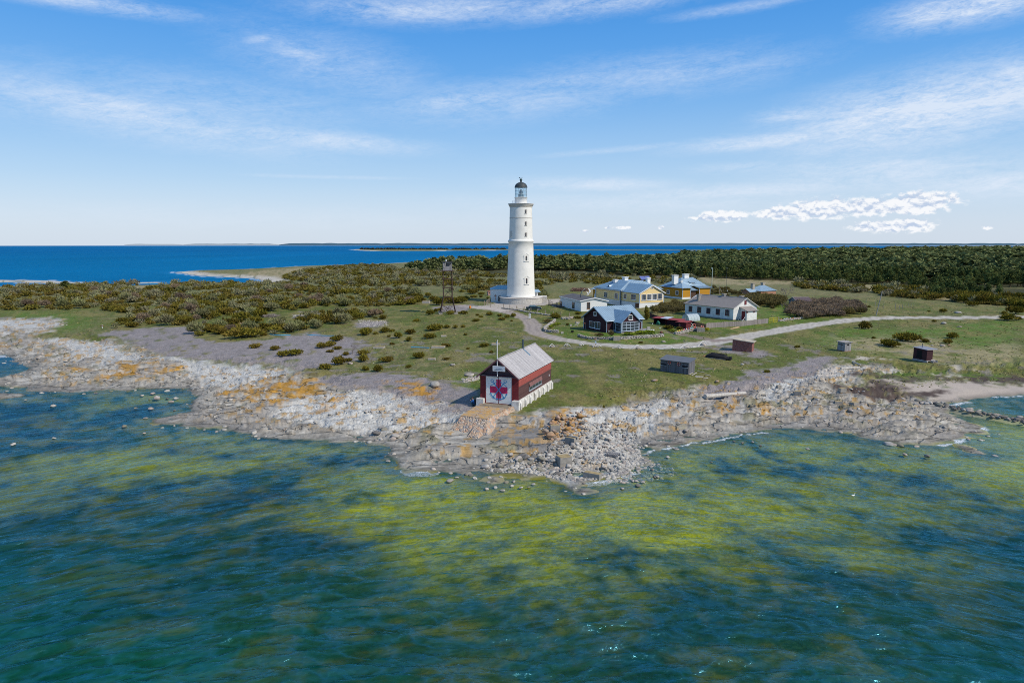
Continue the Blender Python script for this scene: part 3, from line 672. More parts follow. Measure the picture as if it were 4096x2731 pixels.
# cumulus rows
cum = total([band(*b) for b in [(2105, 466, 95, 19, 3, 1.25), (2000, 476, 85, 17, 0, 1.15), (1885, 480, 105, 19, 2, 1.25), (1790, 489, 70, 13, 2, 1.1), (1660, 496, 70, 13, 3, 1.0), (1625, 502, 60, 7, 0, .9),
                                (2090, 517, 60, 13, 0, 1.1), (2030, 520, 90, 11, 0, 1.1), (1432, 523, 32, 3.5, 0, .95), (1518, 522, 12, 4, 0, .9), (1345, 531, 18, 3, 0, .8), (2270, 523, 14, 4, 0, .9), (1395, 523, 10, 3, 0, .7)]])
b1 = s.noise(vec(s.ma('MULTIPLY', az, 1.3), s.ma('MULTIPLY', el, 2.0), 3.0), 1.0, 6, .6, .3)
cf = s.rng(s.ma('ADD', cum, s.ma('MULTIPLY', s.ma('SUBTRACT', b1, .5), 2.1)), .32, .66); cf = s.ma('MULTIPLY', cf, s.rng(cum, .12, .4))
b2 = s.noise(vec(s.ma('MULTIPLY', az, 1.3), s.ma('ADD', s.ma('MULTIPLY', el, 2.0), .5), 3.0), 1.0, 6, .6, .3)
shade = s.rng(s.ma('SUBTRACT', b2, b1), -.05, .12)
# blue of the clear sky: Nishita, deepened a little aloft and paled at the horizon
hs = s.n('HueSaturation', i_Saturation=1.22, i_Value=1.0); s.l(sky.outputs[0], hs.inputs['Color'])
tint = s.mix(s.rng(el, 0, 26), (1.0, 1.0, 1.0), (.78, .95, 1.08))
base = s.mix(1.0, hs.outputs[0], tint, 'MULTIPLY')
rp = s.n('ValToRGB'); els = rp.color_ramp.elements; rp.color_ramp.interpolation = 'B_SPLINE'
stops = [(0, (.68, .775, .905)), (2.4, (.64, .765, .925)), (5, (.49, .70, .93)), (9, (.29, .555, .92)), (13, (.145, .43, .89)), (19, (.045, .30, .83)), (40, (.13, .27, .52)), (90, (.17, .26, .40))]
while len(els) < len(stops): els.new(.5)
for i, (e_, c_) in enumerate(stops): els[i].position = e_ / 90; els[i].color = (*c_, 1)
s.l(s.ma('DIVIDE', s.ma('ABSOLUTE', el), 90), rp.inputs[0])
grad = s.mix(1.0, rp.outputs[0], (10, 10, 10), 'MULTIPLY')
base = s.mix(.84, base, grad)
c = s.mix(cirf, base, (7.6, 8.4, 9.6))
c = s.mix(cf, c, s.mix(shade, (9.3, 9.5, 9.8), (5.3, 6.3, 8.0)))
bg = s.n('Background', i_Strength=.1); s.l(c, bg.inputs[0]); s.l(bg.outputs[0], s.out.inputs[0])
sd = bpy.data.lights.new('sun', 'SUN'); sd.energy = 3.9; sd.angle = R(.6); sd.color = (1, .925, .80)
so = bpy.data.objects.new('sun', sd); COL.objects.link(so)
from mathutils import Vector
dv = Vector((math.cos(R(SUN_AZ)) * math.cos(R(SUN_EL)), math.sin(R(SUN_AZ)) * math.cos(R(SUN_EL)), math.sin(R(SUN_EL))))
so.rotation_euler = dv.to_track_quat('Z', 'Y').to_euler(); so.location = dv * 300
cam = bpy.data.cameras.new('camera'); cam.sensor_width = 36; cam.lens = 36 * F / 4096; cam.clip_start = .5; cam.clip_end = 40000
co = bpy.data.objects.new('camera', cam); COL.objects.link(co); co.location = (0, 0, CZ); co.rotation_euler = (R(90) - PIT, 0, 0); SC.camera = co
SC.view_settings.view_transform = 'Standard'; SC.view_settings.look = 'None'; SC.view_settings.exposure = 0; SC.view_settings.gamma = 1
world.cycles.sampling_method = 'MANUAL'; world.cycles.sample_map_resolution = 256
SC.render.engine = 'CYCLES'; SC.cycles.max_bounces = 6; SC.cycles.diffuse_bounces = 2; SC.cycles.glossy_bounces = 2; SC.cycles.transparent_max_bounces = 8
SC.cycles.use_denoising = False; SC.cycles.filter_width = .95; SC.cycles.sample_clamp_direct = 1.8; SC.cycles.sample_clamp_indirect = 3; SC.cycles.caustics_reflective = False; SC.cycles.caustics_refractive = False

# ---------------------------------------------------------------- building helpers (local frame: a = along, b = to the left, h = up)
class Bld:
    def __init__(s, key, name, label, cat, dz=0.0, group=None):
        s.x, s.y, s.t, s.z = BLD[key]; s.c, s.s = math.cos(R(s.t)), math.sin(R(s.t)); s.z += dz
        s.root = empty(name, (s.x, s.y, s.z), s.t, label, cat, group)
    def on(s, axis, const, z, x, y):
        """picture point on the vertical plane a=const ('a') or b=const ('b') -> (other coordinate, h)"""
        d = rdir(*px(z, x, y)); da = d[0] * s.c + d[1] * s.s; db = -d[0] * s.s + d[1] * s.c
        oa = -(s.x * s.c + s.y * s.s); ob = -(-s.x * s.s + s.y * s.c)
        if axis == 'a': t = (const - oa) / da; return ob + t * db, CZ + t * d[2] - s.z
        t = (const - ob) / db; return oa + t * da, CZ + t * d[2] - s.z
    def win(s, axis, const, z, tl, br, nx=2, ny=2, fm=None, gm=None, fw=.07, name='window', out=.05, sill=True, parent=None, mt=.035):
        u0, h1_ = s.on(axis, const, z, *tl); u1, h0 = s.on(axis, const, z, *br)
        if u0 > u1: u0, u1 = u1, u0
        return s.winl(axis, const, u0, u1, h0, h1_, nx, ny, fm, gm, fw, name, out, sill, parent, mt)
    def winl(s, axis, const, u0, u1, h0, h1_, nx=2, ny=2, fm=None, gm=None, fw=.07, name='window', out=.05, sill=True, parent=None, mt=.035):
        m = MB(); w = u1 - u0; h = h1_ - h0
        if axis == 'a': o = (const, u0, h0); d = (0, 1, 0); n = (-1, 0, 0)
        else: o = (u0, const, h0); d = (1, 0, 0); n = (0, -1, 0)
        O = np.array(o, float); d = np.array(d, float); n = np.array(n, float); up = v3(0, 0, 1)
        m.obox(O, d, n, fw, out, h).obox(O + d * (w - fw), d, n, fw, out, h).obox(O + d * fw, d, n, w - 2 * fw, out, fw).obox(O + d * fw + up * (h - fw), d, n, w - 2 * fw, out, fw)
        for i in range(1, nx): m.obox(O + d * (w * i / nx - mt / 2) + up * fw, d, n, mt, out * .85, h - 2 * fw)
        for j in range(1, ny):
            for i in range(nx):
                xa = w * i / nx + mt / 2 if i else fw; xb = w * (i + 1) / nx - mt / 2 if i < nx - 1 else w - fw
                m.obox(O + d * xa + up * (h * j / ny - mt / 2), d, n, xb - xa, out * .8, mt)
        if sill: m.obox(O - d * .05 - up * .05, d, n, w + .1, out + .06, .05)
        f = m.build(name, fm, parent or s.root)
        g = MB(); g.obox(O + d * .02 + up * .02, d, n, w - .04, out * .35, h - .04); g.build('pane', gm or GLASS, f)
        return f
    def box(s, name, m, *a, parent=None):
        k = MB(); k.box(*a); return k.build(name, m, parent or s.root)
def slab(m, pts, th):
    """roof plane: polygon of top points, thickened downwards"""
    p = [np.array(q, float) for q in pts]; n = np.cross(p[1] - p[0], p[2] - p[0]); n /= np.linalg.norm(n)
    if n[2] < 0: n = -n
    m.prism(p, -n * th); return n
def seams(m, pts, u, v, step=.42, w=.035, h=.05):
    """standing seams running along v (up the slope) at even steps along u over polygon pts"""
    p = [np.array(q, float) for q in pts]; u = np.array(u, float); u /= np.linalg.norm(u)
    n = np.cross(p[1] - p[0], p[2] - p[0]); n /= np.linalg.norm(n); n = n if n[2] > 0 else -n
    v = np.cross(n, u); us = [q @ u for q in p]; vs = [q @ v for q in p]; o = p[0] - u * us[0] - v * vs[0]
    x = min(us) + step * .5
    while x < max(us):
        hit = []
        for i in range(len(p)):
            a, b = us[i], us[(i + 1) % len(p)]
            if (a <= x) != (b <= x): t = (x - a) / (b - a); hit.append(vs[i] + t * (vs[(i + 1) % len(p)] - vs[i]))
        if len(hit) >= 2:
            lo, hi = min(hit), max(hit)
            m.obox(o + u * (x - w / 2) + v * lo + n * .002, u, v, w, hi - lo, h, n)
        x += step
GLASS = glass()
M_WHITE = mat('white render', (.80, .80, .78), .85, .06, 1.2, .2)
M_WHITEP = mat('white paint', (.80, .80, .80), .6, .04, 3, 0)
M_GREYT = mat('pale blue grey trim', (.42, .50, .60), .6, .08, 3, 0)
M_METAL = mat('blue grey seamed metal roof', (.36, .485, .585), .42, .10, .8, .05, .25, .5)
M_METALD = mat('shade tinted seamed metal roof', (.20, .33, .47), .42, .10, .8, .05, .25, .5)  # same roof metal with shade put into its colour, mainly for unlit slopes
M_GREYW = siding('weathered grey boards', (.30, .29, .29), .16, True, .4, .3, (.16, .155, .16))
M_BLACK = mat('black opening', (.010, .010, .012), .9, .05, 3, 0)
M_DARKM = mat('dark flue metal', (.09, .115, .14), .45, .1, 4, 0, .6)
M_CONC = mat('lichened concrete', (.33, .305, .27), .9, .2, 2.5, .4)
M_STONE = cobble('pale field stone wall', [(.60, .57, .52), (.48, .45, .41), (.66, .63, .58), (.42, .39, .35), (.56, .51, .45)], 3.2, (.16, .14, .12), .05, (1, 1, 2.2), .07)
M_LWOOD = mat('sun bleached driftwood', (.52, .48, .43), .85, .2, 4, .2)
M_NWOOD = mat('fresh sawn wood', (.62, .42, .24), .8, .12, 4, .1)

# ---- lifeboat house
B = Bld('boathouse', 'boathouse', 'red wooden lifeboat house with a grey board roof and anchor emblem on its white doors', 'boathouse')
La, Lb, p_, he, hr = 12.42, 4.71, 1.03, 3.74, 5.69
M_REDF = siding('deep red boards', (.20, .022, .028), .14, False, .5, .25, (.14, .02, .024))
M_REDL = siding('sun faded red boards', (.46, .125, .10), .13, False, .55, .3, (.26, .05, .045))
M_BRN = siding('dark brown tarred boards', (.125, .058, .052), .13, False, .5, .35, (.075, .04, .042))
M_GAB = siding('weathered purple brown gable boards', (.095, .065, .085), .14, False, .5, .3, (.05, .032, .04))
m = MB(); m.box(.03, La - .03, .03, Lb - .03, .3, he - .02); m.build('inner_wall', M_BRN, B.root)
B.box('side_wall', M_BRN, 0, La, -.02, .03, p_, he - 1.15); m = MB(); m.box(0, La, -.035, .03, he - 1.15, he + .02); m.build('upper_boarding', M_REDL, B.root)
B.box('side_wall', M_BRN, 0, La, Lb - .03, Lb + .02, p_, he)
B.box('front_wall', M_REDF, -.04, .03, 0, Lb, p_, he - .02); m = MB(); m.prism([(-.03, .0, he - .02), (-.03, Lb, he - .02), (-.03, Lb / 2, hr - .08)], (.06, 0, 0)); m.build('gable', M_GAB, B.root)
m = MB(); m.prism([(La - .03, .0, he - .02), (La - .03, Lb, he - .02), (La - .03, Lb / 2, hr - .08)], (.06, 0, 0)); m.box(La - .02, La + .03, 0, Lb, p_, he - .02); m.build('rear_wall', M_BRN, B.root)
m = MB(); m.obox((-.36, -.02, he - .06), (0, 1, 0), (1, 0, 0), Lb + .04, .38, .07); m.build('fascia_board', mat('dark blue grey fascia', (.10, .11, .145), .8, .1), B.root)
M_ROOFW = siding('silver grey roof boards', (.50, .475, .47), .13, False, .62, .38, (.33, .31, .31), axis=0)
pitch = (hr - he) / (Lb / 2); ov, oe = .55, .26
for sgn in (0, 1):
    y0 = -oe if sgn == 0 else Lb + oe; z0 = he - oe * pitch
    m = MB(); slab(m, [(-ov, y0, z0 + .08), (La + ov, y0, z0 + .08), (La + ov, Lb / 2, hr + .08), (-ov, Lb / 2, hr + .08)], .07); rf = m.build('roof', M_ROOFW, B.root)
m = MB()
for sgn, y0 in ((0, -oe), (1, Lb + oe)):
    for xa in (-ov - .04, La + ov):
        m.prism([(xa, y0, he - oe * pitch + .10), (xa, y0, he - oe * pitch - .10), (xa, Lb / 2, hr - .10), (xa, Lb / 2, hr + .10)], (.04, 0, 0))
m.build('barge_board', mat('purple brown barge boards', (.17, .075, .085), .8, .2, 4), B.root)
m = MB(); m.box(-ov - .02, La + ov, Lb / 2 - .10, Lb / 2 + .10, hr + .075, hr + .115); m.build('ridge_board', M_ROOFW, B.root)
a_, h_ = B.on('b', Lb / 2, 'bh', 933, 185)
m = MB(); m.tube((a_, Lb / 2 - .05, hr - .1), (a_, Lb / 2 - .05, hr + 1.15), .10, .10, 12).tube((a_, Lb / 2 - .05, hr + 1.15), (a_, Lb / 2 - .05, hr + 1.2), .13, .13, 12).build('chimney_pipe', M_DARKM, B.root)
m = MB(); y1 = Lb / 2 - 1.0; z1 = hr - pitch * 1.0; m.prism([(a_ - .17, y1, z1 + .10), (a_ + .17, y1, z1 + .10), (a_ + .17, Lb / 2 - .12, hr + .01), (a_ - .17, Lb / 2 - .12, hr + .01)], (0, 0, .02)); m.build('flashing', mat('blue flashing sheet', (.16, .25, .33), .5, .1), B.root)
# plinth with buttresses
M_PLW = mat('peeling whitewashed concrete', (.72, .70, .66), .9, .22, 1.6, .4, col2=(.36, .32, .28))
B.box('plinth', M_PLW, -.12, La + .1, -.10, .55, -1.0, p_ + .02); m = MB(); m.box(-.12, La + .1, Lb - .45, Lb + .10, -1.0, p_ + .02); m.build('plinth', M_PLW, B.root)
B.box('plinth', M_PLW, La - .4, La + .08, .56, Lb - .46, -1.0, p_)
for i in range(8):
    a = .0 + i * (La - .35) / 7
    for yy, sg in ((-.10, -1), (Lb + .10, 1)):
        m = MB(); m.prism([(a, yy, -1), (a, yy + sg * .22, -1), (a, yy + sg * .20, p_ - .36), (a, yy + sg * .08, p_ - .16), (a, yy, p_ - .10)], (.42, 0, 0)); m.build('buttress', M_PLW, B.root)
for b0, b1 in ((-.25, .62), (Lb - .6, Lb + .30)):
    m = MB(); m.box(-.62, -.13, b0, b1, -1.0, p_ - .02); m.build('plinth', M_PLW, B.root)
# doors
d0, d1, dh0, dh1 = .80, 3.98, .52, 3.68
m = MB(); m.obox((-.11, d0 - .14, dh0 - .08), (0, 1, 0), (1, 0, 0), .14, .08, dh1 - dh0 + .2).obox((-.11, d1, dh0 - .08), (0, 1, 0), (1, 0, 0), .14, .08, dh1 - dh0 + .2)
m.obox((-.11, d0, dh1), (0, 1, 0), (1, 0, 0), d1 - d0, .08, .12).obox((-.11, d0, dh0 - .08), (0, 1, 0), (1, 0, 0), d1 - d0, .08, .08); m.build('door_frame', M_REDF, B.root)
M_DOOR = siding('white painted door boards', (.86, .86, .84), .15, False, .86, .06, (.66, .66, .62))
mid = (d0 + d1) / 2; M_CROSS = mat('magenta red paint', (.62, .03, .12), .7, .08, 4, 0); M_ANCH = mat('sky blue paint', (.05, .33, .62), .7, .06, 4, 0)
doors = []
for q0, q1 in ((d0, mid - .035), (mid + .035, d1)):
    m = MB(); m.obox((-.085, q0, dh0), (0, 1, 0), (1, 0, 0), q1 - q0, .06, dh1 - dh0); dr = m.build('door', M_DOOR, B.root); doors.append(dr)
    c0, c1 = max(q0, mid - .31), min(q1, mid + .31); m = MB(); hc = 2.1
    m.obox((-.09, c0, hc - 1.2), (0, 1, 0), (1, 0, 0), c1 - c0, .012, 2.4)
    if q0 < mid - .5: m.obox((-.09, mid - 1.08, hc - .39), (0, 1, 0), (1, 0, 0), 1.08 - .31, .012, .78)
    else: m.obox((-.09, mid + .31, hc - .39), (0, 1, 0), (1, 0, 0), 1.08 - .31, .012, .78)
    m.build('red_cross', M_CROSS, dr)
m = MB(); m.obox((-.10, mid - .035, dh0), (0, 1, 0), (1, 0, 0), .07, .08, dh1 - dh0); m.build('door_seam', M_REDF, B.root)
def rib(m, pts, w):
    for (p, q) in zip(pts, pts[1:]):
        p = np.array(p); q = np.array(q); d = q - p; L = np.linalg.norm(d); d /= L
        m.obox(v3(-.098, mid + p[0], 2.1 + p[1]) - v3(0, -d[1], d[0]) * w / 2 - v3(0, d[0], d[1]) * w * .15, v3(0, d[0], d[1]), v3(-1, 0, 0), L + w * .3, .012, w, v3(0, -d[1], d[0]))
for sg, dr in ((1, doors[1]), (-1, doors[0])):
    m = MB(); cx, cy = sg * .80, 1.02
    rib(m, [(cx + .16 * math.cos(t), cy + .16 * math.sin(t)) for t in np.linspace(0, 2 * PI, 15)], .065)
    rib(m, [(sg * .70, .90), (-sg * .66, -.84)], .09); rib(m, [(sg * 1.0, .42), (sg * .16, 1.0)], .055)
    rib(m, [(-sg * .98, -.42), (-sg * .93, -.60), (-sg * .82, -.76), (-sg * .66, -.90), (-sg * .48, -1.0), (-sg * .30, -1.06), (-sg * .12, -1.08)], .08)
    rib(m, [(-sg * 1.04, -.52), (-sg * .98, -.36), (-sg * .90, -.50)], .06); rib(m, [(-sg * .20, -.98), (-sg * .06, -1.08), (-sg * .20, -1.16)], .06)
    rib(m, [(-sg * .78, -.80), (-sg * .66, -.98), (-sg * .56, -.86)], .10)
    m.build('anchor_emblem', M_ANCH, dr)
for q in (mid - .7, mid + .7):
    m = MB(); m.ball((-.12, q, 2.08), .045); m.build('door_handle', M_DARKM, doors[0] if q < mid else doors[1])
# long low window with hinged shutters on the side
a0, h0 = B.on('b', -.05, 'bh', 1057, 1000); a1, h1_ = B.on('b', -.05, 'bh', 1303, 800)
a0b, hm = B.on('b', -.05, 'bh', 1060, 920); _, ht = B.on('b', -.05, 'bh', 1060, 842)
B.winl('b', -.03, a0, a1, h0, hm, 4, 1, mat('grey window frame', (.35, .38, .42), .6), None, .06, 'window', .06)
m = MB()
for i in range(4):
    w = (a1 - a0) / 4; m.prism([(a0 + i * w + .02, -.05, ht), (a0 + (i + 1) * w - .02, -.05, ht), (a0 + (i + 1) * w - .02, -.15, hm + .02), (a0 + i * w + .02, -.15, hm + .02)], (0, -.03, .02))
m.build('shutter', siding('faded red brown shutters', (.25, .12, .11), .25, True, .5, .2), B.root)
m = MB(); a, h = B.on('b', -.05, 'bh', 1450, 688); m.box(a - .05, a + .05, -.10, -.03, h - .12, h + .12); m.build('meter_box', M_WHITEP, B.root)
# name board and its lettering
b0, hb0 = B.on('a', -.6, 'bh', 588, 615); b1, hb1 = B.on('a', -.6, 'bh', 353, 518); w = b1 - b0; hh = .56; hb = hb0 + .0
SG = empty('name_board', (0, 0, 0), 0, 'small pale board with three lines of lettering hung under the boathouse gable', 'sign')
SG.location = (B.x - .62 * B.c - (b0 + w / 2) * B.s, B.y - .62 * B.s + (b0 + w / 2) * B.c, B.z + hb); SG.rotation_euler = (0, 0, R(B.t))
m = MB(); m.box(-.03, 0, -w / 2, w / 2, 0, hh); m.build('board', mat('pale grey sign paint', (.58, .62, .66), .6, .05), SG)
m = MB(); m.box(-.04, 0, -w / 2 - .02, -w / 2 + .025, -.02, hh + .02).box(-.04, 0, w / 2 - .025, w / 2 + .02, -.02, hh + .02).box(-.04, 0, -w / 2 + .025, w / 2 - .025, hh - .025, hh + .02).box(-.04, 0, -w / 2 + .025, w / 2 - .025, -.02, .025).build('frame', M_WHITEP, SG)
def text(parent, body, x, z, size, m, name='lettering', facing=-1, y=0.0, sx=1.0):
    cu = bpy.data.curves.new(name, 'FONT'); cu.body = body; cu.size = size; cu.align_x = 'CENTER'; cu.extrude = .004; cu.space_character = 1.15; cu.materials.append(m)
    o = bpy.data.objects.new(name, cu); COL.objects.link(o); bpy.context.view_layer.update(); me = bpy.data.meshes.new_from_object(o.evaluated_get(bpy.context.evaluated_depsgraph_get()))
    bpy.data.objects.remove(o); o = link(name, me, parent); me.materials.clear(); me.materials.append(m); o.location = (x, y, z); o.rotation_euler = (R(90), 0, R(-90)); return o
text(SG, 'VILSANDI', -.037, hh - .32, .15, mat('blue lettering', (.08, .16, .30), .8, .05, 3, 0))
text(SG, 'PÄÄSTE-JAAM.', -.037, hh - .49, .15, mat('dark green lettering', (.07, .09, .09), .8, .05, 3, 0))
# flag pole
FP = empty('flagpole', (B.x - .56 * B.c - 2.36 * B.s, B.y - .56 * B.s + 2.36 * B.c, B.z + 3.75), B.t, 'slim white flagpole rising through the boathouse gable', 'flagpole')
yF = FP.location.y; top = hz(px('z3', 0, 168)[1], yF) - FP.location.z
m = MB(); m.tube((0, 0, 0), (0, 0, top), .036, .03, 10).build('pole', M_WHITEP, FP); kz = hz(px('z3', 0, 200)[1], yF) - FP.location.z
m = MB(); m.ball((0, .05, kz), .07, 8, (1, 1, 1.3)); m.build('pulley', mat('blue paint', (.04, .22, .55), .6), FP)
m = MB(); m.tube((0, .07, .4), (0, .07, kz), .008, .008, 4).build('halyard', M_WHITEP, FP); m = MB(); m.box(-.02, .5, -.05, .05, -.08, .02); m.build('bracket', M_DARKM, FP)
# stone slipway
M_SLIPTOP = cobble('lichened slip surface', [(.56, .31, .09), (.44, .33, .24), (.60, .35, .10), (.40, .31, .26), (.50, .36, .22), (.46, .28, .13)], 3.1, (.46, .33, .19), .03, (1, .7, 1), .05)
M_SLIPSIDE = cobble('round cobbles in pale mortar', [(.42, .27, .18), (.48, .36, .27), (.33, .31, .31), (.52, .32, .22), (.40, .33, .28), (.56, .46, .38)], 3.0, (.55, .40, .27), .10, (1, 1, 1), .09)
S_ = empty('slipway', (B.x, B.y, B.z), B.t, 'sloping cobbled stone slip with orange lichen in front of the boathouse doors', 'slipway')
def frust(m, top, bot):
    n = len(top); m.add(list(top) + list(bot), [tuple(range(n)), tuple(range(2 * n - 1, n - 1, -1))] + [(i, i + n, (i + 1) % n + n, (i + 1) % n) for i in range(n)])
m = MB(); frust(m, [(-.55, .35, .44), (-.55, 4.45, .44), (-6.05, 4.52, .26), (-6.35, 1.22, .26), (-1.7, .62, .42)], [(-.2, -.4, -1.3), (-.2, 5.0, -1.3), (-8.1, 4.7, -1.4), (-8.5, .35, -1.4), (-1.9, -.35, -1.3)]); m.build('core', M_SLIPSIDE, S_)
for q in ([(-1.9, 2.95), (-1.9, 4.42), (-6.0, 4.50), (-6.15, 2.98)], [(-1.9, .78), (-1.9, 2.82), (-6.2, 2.84), (-6.32, 1.27)]):
    m = MB(); m.prism([(a, b, .44 if a > -2 else .27) for a, b in q], (0, 0, .05)); m.build('track', M_SLIPTOP, S_)
m = MB(); m.prism([(-.13, .72, .42), (-.13, 4.05, .42), (-1.85, 4.4, .43), (-1.85, .74, .43)], (0, 0, .035)); m.build('threshold', mat('trodden earth and stone', (.27, .22, .16), .95, .3, 1.5, .5), S_)
m = MB(); frust(m, [(-7.0, 1.6, -.35), (-7.0, 2.35, -.35), (-9.2, 2.2, -.85), (-9.2, 1.1, -.85)], [(-6.6, .5, -1.8), (-6.6, 2.8, -1.8), (-9.8, 2.6, -1.8), (-9.8, .6, -1.8)]); m.build('spur', M_SLIPSIDE, S_)
m = MB(); frust(m, [(-6.4, 4.3, -.3), (-6.4, 4.8, -.3), (-7.6, 4.9, -.75), (-7.6, 4.3, -.75)], [(-6.2, 4.0, -1.8), (-6.2, 5.1, -1.8), (-8.0, 5.2, -1.8), (-8.0, 4.0, -1.8)]); m.build('spur', M_SLIPSIDE, S_)

# ---- lighthouse
LX, LY, LZ = 2.65, 205.5, 2.5
L_ = empty('lighthouse', (LX, LY, LZ), 0, 'tall white tapering round lighthouse with a black domed glass lantern', 'lighthouse')
hl = lambda y, dY=0: hz(px('ls', 0, y)[1], LY + dY) - LZ
zb = hl(1422, -4.2); zband = hl(768); ztop = hl(378); zg = hl(338); zlan = hl(262); zgl = hl(146); zdt = hl(80)
M_LH = mat('white lime washed tower', (.80, .772, .71), .9, .06, .7, .5)
def rad(z): return lerp(lerp(4.22, 3.66, min(1, max(0, (z - zb) / (zband - zb)))) if z < zband else lerp(3.50, 3.28, (z - zband) / (ztop - zband)), 0, 0)
prof = [(4.42, zb), (4.42, zb + .12), (4.32, zb + .2), (4.2, zb + 1.0)] + [(rad(z), z) for z in np.linspace(zb + 2, zband - .35, 8)] + [(3.82, zband - .25), (3.82, zband + .1), (3.70, zband + .32), (3.50, zband + .45)] + [(rad(z), z) for z in np.linspace(zband + .6, ztop, 6)]
m = MB(); m.lathe(prof, 72); m.build('tower', M_LH, L_, True)
zr = hl(502); m = MB(); m.lathe([(3.3, zr - .12), (3.42, zr - .1), (3.42, zr + .06), (3.3, zr + .1)], 64); m.build('string_course', mat('shaded cornice stone', (.52, .49, .44), .9, .1), L_)
m = MB(); m.lathe([(3.27, ztop - .1), (3.38, ztop), (3.42, ztop + .35), (3.62, ztop + .55), (3.66, ztop + .8), (3.80, zg - .15), (3.80, zg - .05)], 64); m.build('cornice', mat('tan grey cornice stone', (.56, .52, .46), .9, .12), L_)
m = MB(); m.lathe([(0.01, zg - .06), (3.88, zg - .06), (3.88, zg + .07), (.01, zg + .09)], 64); m.build('gallery_deck', M_WHITEP, L_)
m = MB()
for i in range(28):
    t = 2 * PI * i / 28; m.tube((2.62 * math.cos(t), 2.62 * math.sin(t), zg), (2.62 * math.cos(t), 2.62 * math.sin(t), zg + 1.0), .018, .018, 4)
for zz in (.35, .68, 1.0): m.path([(2.62 * math.cos(t), 2.62 * math.sin(t), zg + zz) for t in np.linspace(0, 2 * PI, 33)], .014, 4)
m.build('railing', M_WHITEP, L_)
m = MB(); m.lathe([(1.86, zg + .05), (1.82, zlan - .12), (1.98, zlan - .08), (1.98, zlan + .02), (1.7, zlan + .05)], 48); m.build('lantern_base', M_LH, L_, True)
GL2 = NT('lantern glass'); gg = GL2.n('BsdfGlossy', i_Roughness=.03); tt = GL2.n('BsdfTransparent'); tt.inputs[0].default_value = (.80, .90, .95, 1); mm = GL2.n('MixShader', i_0=.14); GL2.l(tt.outputs[0], mm.inputs[1]); GL2.l(gg.outputs[0], mm.inputs[2]); GL2.l(mm.outputs[0], GL2.out.inputs[0])
m = MB(); m.lathe([(1.72, zlan + .04), (1.72, zgl)], 32); m.build('lantern_glass', GL2.m, L_)
m = MB()
for i in range(16):
    t = 2 * PI * i / 16; m.tube((1.75 * math.cos(t), 1.75 * math.sin(t), zlan), (1.75 * math.cos(t), 1.75 * math.sin(t), zgl), .04, .04, 4)
for k in (.33, .66): m.path([(1.75 * math.cos(t), 1.75 * math.sin(t), lerp(zlan, zgl, k)) for t in np.linspace(0, 2 * PI, 17)], .03, 4)
m.build('lantern_bars', mat('pale blue grey bars', (.5, .6, .66), .5, .05), L_)
m = MB(); zc = lerp(zlan, zgl, .5); m.lathe([(.30, zc - .9), (.42, zc - .6), (.55, zc), (.42, zc + .6), (.30, zc + .8)], 16); m.lathe([(.9, zlan + .05), (.9, zlan + .9), (.2, zlan + .95)], 16); m.build('lens', mat('lens apparatus', (.20, .30, .34), .25, .2, 5, 0, .3), L_)
dm = zdt - zgl; m = MB(); m.lathe([(1.95, zgl - .02), (1.95, zgl + .12)] + [(1.84 * math.cos(t), zgl + .12 + (dm * .86) * math.sin(t)) for t in np.linspace(0, 1.35, 10)] + [(.24, zdt + .1), (.16, zdt + .35), (.16, zdt + .45)], 40); m.build('dome', mat('dark patinated dome', (.055, .065, .07), .55, .2, 2), L_, True)
zbl = hl(58); m = MB(); m.ball((0, 0, zbl), .40, 16); m.build('finial_ball', mat('dark green copper', (.035, .075, .07), .5, .2), L_, True)
zv = hl(32); m = MB(); m.tube((0, 0, zbl + .3), (0, 0, zv + .2), .03, .02, 5).tube((-.5, 0, zv), (.35, 0, zv), .02, .02, 4).box(-.62, -.32, -.01, .01, zv - .12, zv + .12).box(.33, .40, -.01, .01, zv - .08, zv + .08).tube((0, -.25, zv), (0, .25, zv), .018, .018, 4); m.build('weather_vane', M_DARKM, L_)
M_REV = mat('grey window reveal', (.50, .47, .43), .9, .1); M_WBR = mat('dark brown sash', (.07, .045, .04), .6, .1)
